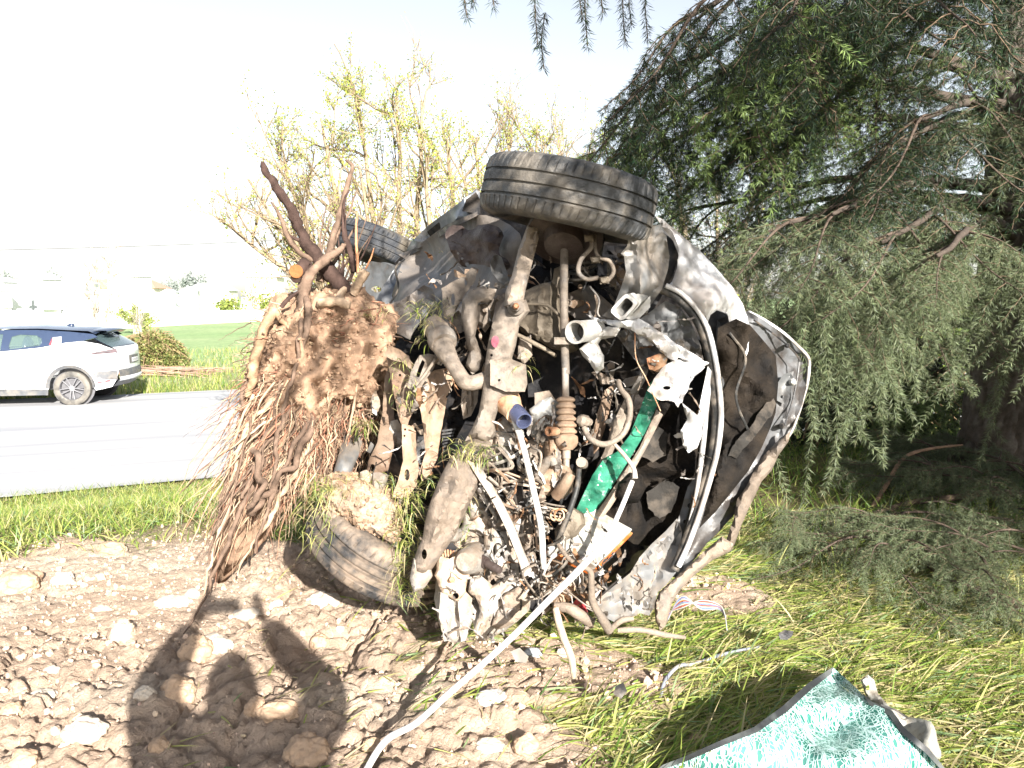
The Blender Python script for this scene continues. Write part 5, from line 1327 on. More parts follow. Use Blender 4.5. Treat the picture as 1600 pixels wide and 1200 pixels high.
V, Fc = lathe_geo(P(463, 424, 3.44), P(452, 428, 3.30) - P(463, 424, 3.44), [(0, .030), (.006, .031), (.010, .028), (.0101, 0.0005)], 20)
mesh('cut_face', V, Fc, 'clod', SHRUB, col=np.broadcast_to(np.array((.26, .12, .05)), V.shape), smooth=False)
rg = np.random.default_rng(4)
for i in range(16):                     # thin whips among the stems
    x0 = rg.uniform(488, 550); x1 = x0 + rg.normal(12, 22); y1 = rg.uniform(300, 400)
    wood('stem', [(x0, 440, 3.66, 2.2), ((x0 + x1) / 2 + rg.normal(0, 6), (440 + y1) / 2, 3.68, 1.7), (x1, y1, 3.68 + rg.uniform(-.1, .1), .8)], RB if i % 2 else RD_, SHRUB, k=5)

ROOTS = [
 [(520, 590, 3.42, 6), (505, 640, 3.38, 7), (482, 700, 3.36, 7), (452, 760, 3.36, 7), (425, 800, 3.38, 6), (395, 850, 3.42, 4), (370, 900, 3.45, 2)],
 [(500, 610, 3.40, 6), (488, 660, 3.34, 8), (468, 700, 3.3, 8), (440, 750, 3.3, 8), (418, 780, 3.34, 9), (395, 800, 3.38, 8)],
 [(440, 640, 3.46, 7), (420, 690, 3.44, 8), (402, 740, 3.44, 8), (380, 790, 3.44, 7), (355, 850, 3.42, 5), (330, 910, 3.36, 4), (308, 960, 3.28, 2.5), (290, 990, 3.22, 1.5)],
 [(430, 620, 3.5, 5), (400, 680, 3.5, 6), (376, 740, 3.5, 6), (352, 800, 3.46, 5), (330, 870, 3.4, 4), (310, 940, 3.3, 2)],
 [(410, 600, 3.55, 5), (388, 660, 3.55, 5), (362, 720, 3.52, 5), (345, 780, 3.5, 4), (335, 830, 3.46, 3), (325, 880, 3.4, 2)],
 [(470, 620, 3.4, 7), (440, 650, 3.38, 9), (412, 690, 3.38, 9), (396, 730, 3.38, 7), (382, 780, 3.38, 5)],
 [(450, 600, 3.42, 6), (420, 625, 3.42, 7), (395, 660, 3.44, 6), (376, 700, 3.46, 5), (362, 750, 3.48, 4), (352, 790, 3.48, 3)],
 [(396, 700, 3.36, 8), (400, 730, 3.32, 9), (410, 755, 3.28, 9), (405, 775, 3.26, 8), (390, 788, 3.24, 7), (385, 790, 3.22, 5)],
 [(386, 590, 3.5, 5), (378, 620, 3.5, 5), (386, 650, 3.5, 5), (400, 680, 3.48, 5), (390, 720, 3.46, 4)],
 [(560, 560, 3.42, 2.5), (555, 620, 3.4, 3), (545, 680, 3.42, 2.5), (530, 730, 3.45, 2)],
 [(470, 500, 3.40, 5), (466, 560, 3.36, 5), (450, 610, 3.36, 5), (438, 660, 3.36, 6), (430, 720, 3.36, 5), (420, 760, 3.36, 4)],
 [(480, 660, 3.34, 6), (462, 690, 3.32, 6), (448, 720, 3.3, 5), (430, 770, 3.32, 5), (410, 820, 3.34, 4), (396, 860, 3.36, 3)],
]
for i, r_ in enumerate(ROOTS): wood('root', r_, RL if i % 3 == 0 else RB, SHRUB, k=8, wob=.3)

def root_path(x0, y0, x1, y1, d0, d1, r, n=10, wig=9):
    t = np.linspace(0, 1, n)
    s1, s2 = rg.uniform(0, 50, 2)
    x = x0 + (x1 - x0) * t + wig * fbm(p3(t * 3.5 + s1, t * 0), 2, 3) * np.sin(t * 2.6)
    y = y0 + (y1 - y0) * t ** 1.1
    x = x + wig * .6 * fbm(p3(t * 6 + s2, t * 0), 2, 5)
    d = d0 + (d1 - d0) * t + .05 * fbm(p3(t * 3 + s2, t * 0), 2, 8)
    return np.stack([x, y, d, r * (1 - .75 * t)], -1)

for i in range(48):
    x0, y0 = rg.uniform(395, 530), rg.uniform(590, 690)
    f = (530 - x0) / 135
    x1 = x0 - rg.uniform(30, 110) * (.4 + f); y1 = y0 + rg.uniform(90, 260) * (.5 + .5 * f)
    wood('root', root_path(x0, y0, x1, y1, rg.uniform(3.36, 3.6), rg.uniform(3.32, 3.5), rg.uniform(2, 4.4)), [RB, RL, (.36, .20, .13)][i % 3], SHRUB, k=6, n=16)

def rootlets():
    Vs, Fs, Cs = [], [], []; o = 0
    for i in range(1300):
        u = rg.random()
        if u < .45:
            x0, y0 = rg.uniform(390, 540), rg.uniform(580, 720); f = (540 - x0) / 150
            x1 = x0 - rg.uniform(10, 110) * (.25 + f); y1 = y0 + rg.uniform(50, 230) * (.45 + .6 * f)
        elif u < .75:
            x0, y0 = rg.uniform(470, 600), rg.uniform(640, 665); x1 = x0 - rg.uniform(-8, 28); y1 = y0 + rg.uniform(20, 110)
        elif u < .9:
            x0, y0 = rg.uniform(388, 610), rg.uniform(470, 640); a = rg.uniform(0, 6.28); l = rg.uniform(12, 60); x1 = x0 + l * math.cos(a); y1 = y0 + abs(l * math.sin(a))
        else:
            x0, y0 = rg.uniform(386, 420), rg.uniform(530, 700); x1 = x0 - rg.uniform(5, 40); y1 = y0 + rg.uniform(-10, 60)
        d0 = 3.38 + .25 * ((x0 - 500) / 110) ** 2 * .6 + rg.uniform(-.03, .1)
        if 520 < x0 and y0 > 560: d0 += .05
        s = root_path(x0, y0, x1, y1, d0, d0 + rg.uniform(-.05, .08), rg.choice([.5, .7, 1.0, 1.4]), n=9, wig=14)
        V, Fc = tube_geo(P(s[:, 0], s[:, 1], s[:, 2]), s[:, 3] * s[:, 2] / F, 4, cap=False)
        c = np.array([RB, RL, (.46, .34, .23), (.30, .15, .10)][rg.integers(4)]) * rg.uniform(.7, 1.4)
        Vs.append(V); Fs.append(np.array(Fc) + o); o += len(V); Cs.append(np.broadcast_to(c, V.shape))
    mesh('rootlets', np.vstack(Vs), np.vstack(Fs), 'bark', SHRUB, col=np.vstack(Cs), kind='stuff')
rootlets()

# ------------------------------------------------------------ cedar
def ncol(n, base):
    return np.array(base) * RNG.uniform(.7, 1.35, (n, 1)) + RNG.uniform(-.008, .012, (n, 3))

def needles_on(paths, spacing, per, ln, base, wd=.0023):
    """Needle clusters along each path; returns V, F, C."""
    Ps, Ts = [], []
    for q in paths:
        seg = np.diff(q, axis=0); sl = np.linalg.norm(seg, axis=1); cs = np.concatenate([[0], np.cumsum(sl)])
        n = max(2, int(cs[-1] / spacing)); u = np.linspace(0, cs[-1], n)
        Ps.append(np.stack([np.interp(u, cs, q[:, i]) for i in range(3)], -1))
        idx = np.clip(np.searchsorted(cs, u) - 1, 0, len(seg) - 1)
        Ts.append(seg[idx] / (sl[idx][:, None] + 1e-9))
    Pp = np.repeat(np.vstack(Ps), per, 0); Tt = np.repeat(np.vstack(Ts), per, 0); n = len(Pp)
    r = RNG.normal(0, 1, (n, 3)); r -= (r * Tt).sum(1)[:, None] * Tt; r /= np.linalg.norm(r, axis=1)[:, None] + 1e-9
    a = RNG.uniform(.25, 1.0, n)[:, None]
    dr = Tt * a + r * np.sqrt(1 - a ** 2 * .8); dr[:, 2] -= .12; dr /= np.linalg.norm(dr, axis=1)[:, None]
    L_ = (RNG.uniform(.6, 1.15, n) * ln)[:, None]
    sd = np.cross(dr, RNG.normal(0, 1, (n, 3))); sd /= np.linalg.norm(sd, axis=1)[:, None] + 1e-9
    b = Pp + RNG.normal(0, .002, (n, 3))
    V = np.stack([b - sd * wd / 2, b + dr * L_ * .45 + sd * wd * .6, b + dr * L_, b + dr * L_ * .45 - sd * wd * .6], 1).reshape(-1, 3)
    Fq = np.arange(n)[:, None] * 4 + np.array([[0, 1, 2, 3]])
    return V, Fq, np.repeat(ncol(n, base), 4, 0)

def bough_paths(L, hang, rg, step=.05, sl=(.05, .13)):
    """Main axis along +X with flat side twigs and hanging shoots."""
    n = 14; t = np.linspace(0, 1, n)
    main = np.stack([L * t, .10 * L * np.sin(t * 3 + rg.uniform(0, 6)) * t, -.18 * L * t ** 2 + .03 * L * np.sin(t * 7)], -1)
    sides, shoots = [], [main[5:]]
    m = int(L / .085)
    for i in range(m):
        u = .12 + .86 * i / m; b = np.array([np.interp(u, t, main[:, k]) for k in range(3)])
        sg = 1 if i % 2 else -1
        a = sg * math.radians(rg.uniform(40, 75)); ll = L * .34 * (1 - .75 * u) * rg.uniform(.6, 1.2) + .07
        s = np.linspace(0, 1, 8)
        q = b + np.stack([ll * s * math.cos(a), ll * s * math.sin(a), -hang * .5 * ll * s ** 2 + rg.uniform(-.06, .08) * s * ll], -1)
        q += .012 * rg.normal(0, 1, q.shape) * s[:, None]
        sides.append(q); shoots.append(q[2:])
        k = int(ll / step)
        for j in range(k):
            v = .15 + .85 * j / max(1, k); c = np.array([np.interp(v, s, q[:, e]) for e in range(3)])
            l2 = rg.uniform(*sl) * (1 + hang * rg.random())
            a2 = a + rg.choice([-1, 1]) * rg.uniform(.5, 1.2); w = np.linspace(0, 1, 5)
            shoots.append(c + np.stack([l2 * w * math.cos(a2) * (1 - .4 * hang), l2 * w * math.sin(a2) * (1 - .4 * hang), -l2 * w ** 1.3 * hang * rg.uniform(.4, 1.3) + .01 * w], -1))
    return main, sides, shoots

def make_bough(i, L, hang, base, ln=.034, spacing=.0135, per=9, **k):
    rg = np.random.default_rng(100 + i)
    main, sides, shoots = bough_paths(L, hang, rg, **k)
    mb = MB()
    r = np.linspace(.010 * L, .0025, len(main))
    V, Fc = tube_geo(main, r, 6); mb.add(V, Fc, (.10, .075, .06))
    for q in sides:
        V, Fc = tube_geo(q, np.linspace(.0032, .0014, len(q)), 4, cap=False); mb.add(V, Fc, (.14, .10, .07))
    b = mb.build('branch', 'bark')
    V, Fq, C = needles_on(shoots, spacing, per, ln, base)
    f = mesh('foliage', V, Fq, 'needles', b, col=C, smooth=False)
    return b, f

LIT_GREY = (.105, .130, .068); SHADE_GREEN = (.019, .033, .014); FRESH = (.13, .19, .06)  # pale needles for sunlit boughs, dark for shaded: light put into the colour
BOUGHS = [make_bough(0, 1.15, 1.3, LIT_GREY, .055, .032, 20, step=.13, sl=(.12, .27)), make_bough(1, 1.3, .9, LIT_GREY, .055, .032, 20, step=.13, sl=(.12, .27)), make_bough(2, 1.0, 1.7, LIT_GREY, .055, .032, 20, step=.13, sl=(.14, .30)),
          make_bough(3, 1.3, .7, SHADE_GREEN, .045, .030, 15, step=.08, sl=(.06, .16)), make_bough(4, 1.15, 1.2, SHADE_GREEN, .045, .030, 15, step=.08, sl=(.06, .16)), make_bough(5, 1.0, 1.3, FRESH, .045, .030, 15, step=.08, sl=(.06, .16))]
first_used = set()

def place_bough(kind, loc, dirv, scale, parent, roll=0.0):
    if parent is CEDAR:                 # no bough ends right in front of the photographer's eyes
        u = np.array(dirv, float); u /= np.linalg.norm(u)
        for t in (.3, .7, 1.1, 1.5):
            w = np.array(loc, float) + u * t * scale - [0, 0, EYE] - np.array([0, 0, .12 * t])
            d = w[1] * CP - w[2] * SP; py = 600 - (w[1] * SP + w[2] * CP) / max(d, .01) * F; px = 800 + w[0] / max(d, .01) * F
            if .0 < d < 2.7 and py > -330 and -250 < px < 1850: return None
    b, f = BOUGHS[kind]
    if kind in first_used:
        nb = b.copy(); COL.objects.link(nb); nf = f.copy(); COL.objects.link(nf); nf.parent = nb
    else:
        nb = b; first_used.add(kind)
    d = Vector(dirv).normalized()
    q = Matrix.Rotation(math.atan2(d.y, d.x), 4, 'Z') @ Matrix.Rotation(-math.asin(max(-1, min(1, d.z))), 4, 'Y') @ Matrix.Rotation(roll, 4, 'X')
    nb.parent = parent
    M = Matrix.Translation(Vector(loc)) @ q @ Matrix.Scale(scale, 4)
    nb.matrix_parent_inverse = Matrix.Translation(parent.matrix_world.translation).inverted()
    nb.matrix_basis = M
    return nb

TB = np.array([3.98, 6.25, .68])
CEDAR = empty('cedar_tree', TB, 'tall dark cedar with fissured bark and drooping grey green boughs on the right', 'tree')
def cedar_trunk():
    z = np.linspace(-.1, 9.5, 220); k = 72
    r = .235 * (1 - z / 16) + .10 * np.exp(-z / .35)
    a = np.linspace(0, 2 * np.pi, k, endpoint=False)
    path = np.stack([TB[0] + .06 * np.sin(z * .7) - .035 * z * .5, TB[1] + .05 * np.sin(z * .5 + 1), TB[2] + z], -1)
    A, Z = np.meshgrid(a, z)
    pl = p3(np.cos(A) * 3.2, np.sin(A) * 3.2, Z * 2.2)
    u = A * 7.2 / 2 / np.pi * 3.0; f1, f2, cid = cell(A / (2 * np.pi) * 20, Z * 7 + .5 * fbm(pl, 2, 3), 31)
    plate = np.clip((f2 - f1) * 2.6, 0, 1)
    rr = r[:, None] * (1 + .05 * fbm(pl, 3, 4)) + .026 * plate ** .6 + .007 * fbm(pl * 5, 3, 9) - .012
    V = path[:, None] + np.stack([rr * np.cos(A), rr * np.sin(A), 0 * A], -1)
    i = np.arange(len(z) - 1)[:, None] * k; j = np.arange(k)[None]; j2 = (j + 1) % k
    Fc = np.stack([i + j, i + j2, i + k + j2, i + k + j], -1).reshape(-1, 4)
    c = (np.array([.085, .068, .055]) + .10 * (cid[..., None] * plate[..., None]) * np.array([1, .93, .85]))
    mesh('trunk', V.reshape(-1, 3), Fc, 'bark', CEDAR, col=c.reshape(-1, 3))
cedar_trunk()

rg = np.random.default_rng(21)
def limb(end, z0, kinds, n=5, sc=(.9, 1.4), r0=.05, sag=.15, start=.30, spread=55, droop=.25, mid=None, tip=True):
    end = np.array(end, float); st = TB + [0, 0, z0]
    st[:2] += (end[:2] - st[:2]) / np.linalg.norm(end[:2] - st[:2]) * .12
    m = (st + end) / 2 + [0, 0, sag] if mid is None else np.array(mid, float)
    q = spline([st, m, end], 26); q += .03 * np.stack([fbm(q * 2 + w, 2, 9) for w in (0, 5, 11)], -1)
    V, Fc = tube_geo(q, np.linspace(r0, .010, 26), 8)
    mesh('limb', V, Fc, 'bark', CEDAR, col=np.broadcast_to(np.array((.075, .060, .050)), V.shape))
    for i in range(n):
        u = start + (1 - start) * (i + .5) / n; k = int(u * 24); t = q[k + 1] - q[k]; t /= np.linalg.norm(t)
        a = math.radians(spread) * (1 if i % 2 else -1) * rg.uniform(.5, 1.2)
        d = np.array([t[0] * math.cos(a) - t[1] * math.sin(a), t[0] * math.sin(a) + t[1] * math.cos(a), t[2] - droop * rg.uniform(.2, 1.5)])
        place_bough(kinds[rg.integers(len(kinds))], q[k], d, rg.uniform(*sc), CEDAR, rg.uniform(-.5, .5))
    t = q[-1] - q[-4]
    if tip: place_bough(kinds[rg.integers(len(kinds))], q[-3], t + np.array([0, 0, -droop * .1]), rg.uniform(*sc), CEDAR, rg.uniform(-.4, .4))

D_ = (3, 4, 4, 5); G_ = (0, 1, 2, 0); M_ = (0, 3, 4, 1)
# far layers to the left, high (shade put into mostly dark needles)
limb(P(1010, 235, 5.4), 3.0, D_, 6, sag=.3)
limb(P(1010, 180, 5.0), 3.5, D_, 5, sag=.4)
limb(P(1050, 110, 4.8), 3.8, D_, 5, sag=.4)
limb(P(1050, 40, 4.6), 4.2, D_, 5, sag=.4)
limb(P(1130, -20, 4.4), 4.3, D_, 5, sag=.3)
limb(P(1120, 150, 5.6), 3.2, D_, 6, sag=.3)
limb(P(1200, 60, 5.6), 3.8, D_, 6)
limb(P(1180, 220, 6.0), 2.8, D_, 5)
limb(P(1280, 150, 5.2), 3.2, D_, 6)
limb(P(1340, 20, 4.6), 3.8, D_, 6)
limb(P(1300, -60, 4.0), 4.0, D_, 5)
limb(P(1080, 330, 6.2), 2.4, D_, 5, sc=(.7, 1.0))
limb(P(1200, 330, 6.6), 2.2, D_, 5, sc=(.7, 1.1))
# layers that catch the sun, sunlight also put into lighter needles
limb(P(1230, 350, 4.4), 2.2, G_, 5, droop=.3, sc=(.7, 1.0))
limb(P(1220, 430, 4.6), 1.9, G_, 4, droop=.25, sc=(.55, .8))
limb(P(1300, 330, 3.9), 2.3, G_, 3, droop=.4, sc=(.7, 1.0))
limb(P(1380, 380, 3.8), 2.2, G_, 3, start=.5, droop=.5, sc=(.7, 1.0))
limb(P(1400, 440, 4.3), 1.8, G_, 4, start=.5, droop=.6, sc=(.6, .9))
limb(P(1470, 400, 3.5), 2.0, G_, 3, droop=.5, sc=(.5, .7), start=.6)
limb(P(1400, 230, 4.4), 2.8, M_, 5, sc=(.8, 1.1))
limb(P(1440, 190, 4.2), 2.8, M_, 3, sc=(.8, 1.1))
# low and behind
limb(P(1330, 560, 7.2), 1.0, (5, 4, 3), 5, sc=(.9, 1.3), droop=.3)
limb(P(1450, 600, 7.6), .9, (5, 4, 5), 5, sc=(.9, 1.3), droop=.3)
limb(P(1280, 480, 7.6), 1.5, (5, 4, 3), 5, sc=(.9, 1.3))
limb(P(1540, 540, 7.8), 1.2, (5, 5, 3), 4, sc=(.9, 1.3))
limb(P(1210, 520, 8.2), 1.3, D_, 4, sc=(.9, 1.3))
# overhead boughs, mostly out of view, added to dapple the wreck with shade
limb((1.45, 1.0, 4.25), 4.3, M_, 7, sc=(.8, 1.15), sag=.5)
limb((.95, 1.6, 4.35), 4.5, M_, 6, sc=(.8, 1.1), sag=.5)
limb((.55, .7, 3.65), 3.9, D_, 7, sc=(.9, 1.3), sag=.3, start=.6)
limb((1.1, .2, 3.7), 4.0, D_, 6, sc=(.8, 1.2), sag=.3, start=.65)
limb((1.8, -.1, 3.6), 3.9, D_, 3, sc=(.8, 1.1), sag=.3, start=.7)
limb((4.4, 1.4, 2.9), 3.0, M_, 7, sc=(1., 1.4), sag=.4)  # from here mostly unseen limbs off to the right, added to shade the grass
limb((5.6, 2.4, 3.0), 3.0, M_, 6, sc=(1., 1.4), sag=.4)
limb((4.9, 2.0, 2.0), 2.2, M_, 6, sc=(1., 1.3), sag=.2)
limb((6.6, 4.5, 2.6), 2.4, M_, 5, sc=(1., 1.4))
limb((3.9, 1.7, 2.5), 2.6, D_, 7, sc=(1.1, 1.5), sag=.2)
limb((5.2, .9, 3.4), 3.4, D_, 8, sc=(1.2, 1.6), sag=.3)
limb((6.2, 1.8, 3.9), 3.8, D_, 8, sc=(1.2, 1.6), sag=.3)
limb((5.2, 2.6, 1.9), 2.0, D_, 7, sc=(1.5, 2.0), sag=.2)
limb((5.2, 1.6, 2.4), 2.5, D_, 7, sc=(1.5, 2.0), sag=.2)
limb((5.8, 0.8, 2.9), 3.0, D_, 7, sc=(1.5, 2.0), sag=.2)
limb((6.4, 2.6, 2.4), 2.5, D_, 7, sc=(1.5, 2.0), sag=.2)
limb((6.2, -0.2, 3.4), 3.5, D_, 7, sc=(1.5, 2.0), sag=.2)
limb((7.0, 1.0, 3.2), 3.3, D_, 7, sc=(1.5, 2.0), sag=.2)
limb((5.6, 0.3, 3.2), 3.3, D_, 7, sc=(1.5, 2.0), sag=.2)
limb((6.6, -0.8, 4.2), 4.3, D_, 7, sc=(1.5, 2.0), sag=.2)
for px, y0, y1, d in ((838, -60, 70, 3.0), (848, 20, 108, 3.0), (916, -60, 72, 3.0), (908, -40, 30, 3.0), (975, -70, 66, 3.1), (985, -40, 40, 3.1), (738, -60, 4, 3.0), (728, -40, 28, 3.0), (770, -60, 10, 3.0), (940, -60, 20, 3.0), (1010, -60, 60, 3.2)):   # hanging tips at the top edge
    q = spline([P(px + 4, y0, d), P(px - 2, (y0 + y1) / 2, d), P(px + 2, y1, d)], 12)
    V, Fc = tube_geo(q, .0022, 4, cap=False); tip = mesh('hanging_twig', V, Fc, 'bark', CEDAR, col=np.broadcast_to(np.array((.10, .08, .06)), V.shape))
    V, Fq, C = needles_on([q], .016, 13, .042, SHADE_GREEN); ndl = mesh('foliage', V, Fq, 'needles', tip, col=C, smooth=False)

# fallen boughs on the grass, right
def fallen(pts, sprays, label, c=(.11, .08, .06)):
    W = np.array([G(x, y) for x, y, r, up in pts]); W[:, 2] += [p[3] for p in pts]
    o = empty('fallen_branch', W[0], label, 'branch', 'broken cedar branches lying on the grass')
    dd = np.linalg.norm(W - [0, 0, EYE], axis=1)
    q = spline(np.column_stack([W, [p[2] * d / F for p, d in zip(pts, dd)]]), 40)
    V, Fc = tube_geo(q[:, :3], q[:, 3] * (1 + .15 * fbm(q[:, :3] * 20, 2, 4)), 9)
    mesh('bough_wood', V, Fc, 'bark', o, col=np.array(c) * (1 + .3 * vnoise(V * 25, 5)[:, None]))
    for x, y, ang, sc, kind in sprays:
        g = G(x, y); a = math.radians(ang)
        place_bough(kind, g + [0, 0, .14], (math.cos(a), math.sin(a), rg.uniform(.0, .25)), sc * 1.1, o, rg.uniform(-.5, .5))
        if kind != 4: place_bough(kind, g + [rg.normal(0, .12), rg.normal(0, .12), .22], (math.cos(a + 1.3), math.sin(a + 1.3), rg.uniform(.05, .3)), sc * .8, o, rg.uniform(-.5, .5))
fallen([(1640, 985, 7.5, .03), (1560, 955, 7.5, .05), (1500, 928, 7, .05), (1440, 900, 6, .07), (1395, 882, 5.5, .08), (1350, 876, 4.5, .06), (1290, 872, 2, .05)],
       [(1420, 890, 150, .5, 0), (1360, 880, 200, .55, 1), (1320, 878, 170, .4, 0), (1480, 915, 60, .6, 1), (1330, 860, 100, .5, 0), (1520, 940, 250, .5, 2), (1540, 930, 80, .6, 0), (1400, 935, 260, .45, 0), (1460, 955, 300, .4, 0)],
       'thick brown fallen cedar branch nearest the lens, crossing the lower right edge')
fallen([(1660, 800, 6, .1), (1600, 798, 6, .12), (1540, 800, 5, .12), (1490, 805, 4.5, .10), (1430, 800, 4, .06), (1360, 815, 3, .04), (1290, 830, 2, .03)],
       [(1560, 800, 150, .8, 0), (1600, 780, 100, .8, 1), (1500, 790, 120, .7, 0), (1450, 780, 60, .7, 1), (1580, 850, 200, .7, 0), (1500, 850, 170, .7, 4), (1420, 840, 230, .6, 0), (1600, 900, 160, .6, 0), (1550, 880, 120, .6, 1)],
       'grey fallen cedar branch lying level behind the thicker fallen one')
fallen([(1360, 800, 3, .02), (1385, 780, 3, .12), (1410, 765, 2.6, .22), (1450, 758, 2, .28), (1500, 758, 1.2, .3)],
       [(1450, 770, 20, .7, 0), (1480, 750, 60, .7, 1), (1510, 745, 0, .7, 0), (1530, 770, -20, .6, 0), (1440, 740, 80, .5, 1)],
       'pale bare arched twig rising from the pile of fallen branches', (.34, .22, .15))

# ------------------------------------------------------------ trees that are still bare or in bud
def twiggy(name, base, targets, r0, c, label, cat, leafc=None, nleaf=0, leaf=.03, levels=3, seed=1, dens=7, group=None, spread=.5, barkmat='bark'):
    """Stems from base to target points, each throwing twigs, with bud clusters on the outer ones."""
    rg = np.random.default_rng(seed)
    root = empty(name, base, label, cat, group)
    Vs, Fs, Cs = [], [], []; o = [0]; tips = []
    trunk = MB()
    def add(path, rad, k):
        V, Fc = tube_geo(path, rad, k, cap=False)
        Vs.append(V); Fs.append(np.array(Fc) + o[0]); o[0] += len(V)
        Cs.append(np.broadcast_to(np.array(c) * rg.uniform(.8, 1.2), V.shape))
    def branch(p, d, L, r, lev):
        n = 7; q = [p]; v = d.copy()
        for i in range(n):
            v = v + rg.normal(0, .13, 3) + [0, 0, .05]; v /= np.linalg.norm(v)
            q.append(q[-1] + v * L / n)
        q = np.array(q)
        add(q, np.linspace(r, r * .4, n + 1), 4 if lev < levels - 1 else 3)
        if lev <= levels:
            for i in range(dens if lev < levels else 0):
                u = rg.uniform(.2, 1); k = min(n - 1, int(u * n))
                w = q[k + 1] - q[k]; w /= np.linalg.norm(w)
                e = w + rg.normal(0, spread, 3); e /= np.linalg.norm(e)
                branch(q[k], e, L * rg.uniform(.35, .65), r * .5, lev + 1)
        if lev >= levels - 1:
            for i in range(2, n + 1): tips.append(q[i] + rg.normal(0, .01, 3))
    for T_ in targets:
        T_ = np.array(T_, float); b = np.array(base, float) + rg.normal(0, .08, 3) * [1, 1, 0]
        mid = b + (T_ - b) * .5 + [0, 0, .05 * np.linalg.norm(T_ - b)] + rg.normal(0, .15, 3)
        q = spline([b, mid, T_], 22); q += .04 * np.stack([fbm(q * 1.5 + w + seed, 2, 9) for w in (0, 5, 11)], -1)
        V, Fc = tube_geo(q, np.linspace(r0, r0 * .25, 22), 7)
        trunk.add(V, Fc, np.array(c) * 1.0)
        L = np.linalg.norm(T_ - b)
        for i in range(int(dens * 2.4)):
            u = rg.uniform(.22, 1); k = min(20, int(u * 21)); w = q[k + 1] - q[k]; w /= np.linalg.norm(w)
            e = w + rg.normal(0, spread * 1.1, 3); e /= np.linalg.norm(e)
            branch(q[k], e, L * rg.uniform(.14, .30) * (1.25 - .5 * u), r0 * .28, 1)
    trunk.build('trunk', 'bark', root)
    mesh('twigs', np.vstack(Vs), np.vstack(Fs), 'bark', root, col=np.vstack(Cs))
    if nleaf:
        tips = np.array(tips); dn = fbm(tips * .9 + seed, 3, 5); pr = sstep(-.4, .5, dn) + .25
        Pp = tips[rg.choice(len(tips), nleaf, p=pr / pr.sum())] + rg.normal(0, leaf * .9, (nleaf, 3))
        a = rg.normal(0, 1, (nleaf, 3)); a /= np.linalg.norm(a, axis=1)[:, None]
        b = np.cross(a, rg.normal(0, 1, (nleaf, 3))); b /= np.linalg.norm(b, axis=1)[:, None]
        s = (rg.uniform(.5, 1.3, nleaf) * leaf)[:, None]
        V = np.stack([Pp - b * s * .3, Pp + a * s * .5, Pp + b * s * .3, Pp - a * s * .5], 1).reshape(-1, 3)
        lc = np.array(leafc)[rg.integers(len(leafc), size=nleaf)] * rg.uniform(.8, 1.2, (nleaf, 1))
        mesh('foliage', V, np.arange(nleaf * 4).reshape(-1, 4), 'grass', root, col=np.repeat(lc, 4, 0), smooth=False)
    return root
YG = [(.42, .47, .07), (.36, .42, .09), (.46, .50, .12), (.30, .38, .09)]
b0 = P(668, 500, 9.6); b0[2] = H0(b0[0], b0[1])
twiggy('budding_tree', b0, [P(385, 280, 9.4), P(365, 360, 9.4), P(430, 230, 9.8), P(500, 185, 9.6), P(560, 165, 9.8), P(620, 155, 9.6), P(560, 260, 9.0), P(655, 210, 9.2), P(700, 220, 10.), P(440, 340, 9.0), P(660, 160, 9.8)],
       .06, (.27, .21, .14), 'multi stemmed tree with yellow green buds behind the wreck, the left and larger one', 'tree', YG, 17000, .034, seed=3, dens=5, spread=.46, group='trees in yellow bud')
b1 = P(800, 480, 10.4); b1[2] = H0(b1[0], b1[1])
twiggy('budding_tree', b1, [P(745, 215, 10.4), P(800, 220, 10.6), P(855, 225, 10.4), P(900, 245, 10.8), P(780, 280, 10.0), P(920, 240, 10.8), P(720, 250, 10.2), P(980, 250, 10.9), P(840, 190, 10.6), P(880, 210, 10.5)],
       .05, (.27, .21, .14), 'slender tree with yellow green buds showing above the big tyre', 'tree', YG, 13000, .034, seed=8, dens=5, spread=.42, group='trees in yellow bud')
b2 = P(1120, 480, 12.5); b2[2] = H0(b2[0], b2[1])
twiggy('bare_tree', b2, [P(1050, 260, 12.5), P(1120, 280, 12.6), P(1200, 240, 12.8), P(1000, 330, 12.4)], .06, (.22, .18, .13),
       'bare twiggy tree glimpsed between the tyre and the cedar', 'tree', YG, 1500, .05, seed=12, dens=6, spread=.45)
# ------------------------------------------------------------ far side of the road
def ground_at(px, py, z=0.0):
    """Point on the level z seen at a pixel."""
    w = P(px, py, 1.0) - [0, 0, EYE]
    t = (z - EYE) / w[2]
    return np.array([w[0] * t, w[1] * t, z])

def simple_tree(px, py, htop, targets, c, label, seed, r=.05, leafc=None, nleaf=0, leaf=.08, dens=5, name='bare_tree', group=None, levels=2):
    b = ground_at(px, py); k = b[1]
    ts = [P(x, y, np.dot(b - [0, 0, EYE], [0, CP, -SP]) + dz) for x, y, dz in targets]
    return twiggy(name, b, ts, r, c, label, 'tree' if 'tree' in name else 'bush', leafc, nleaf, leaf, seed=seed, dens=dens, levels=levels, group=group)
PALE = (.42, .36, .30)
simple_tree(155, 545, 0, [(135, 395, 0), (142, 430, .4), (178, 405, 0), (120, 440, .5)], PALE, 'thin bare sapling behind the white car, left one of the leaning pair', 31, .07)
simple_tree(166, 545, 0, [(150, 415, 0), (172, 380, .3), (190, 440, 0)], PALE, 'thin bare sapling right behind the rear window of the white car', 32, .06)
simple_tree(222, 535, 0, [(218, 446, 0), (228, 448, .3), (212, 470, 0)], (.36, .32, .27), 'straight bare sapling left of the white wall', 33, .045)
LG = [(.30, .36, .08), (.24, .30, .07), (.40, .42, .14), (.16, .22, .06)]
simple_tree(360, 503, 0, [(348, 478, 0), (360, 472, 0), (372, 478, .5), (354, 484, 1)], (.3, .26, .16), 'small round bush on the field in front of the white wall', 34, .09, LG, 1500, .28, name='bush')
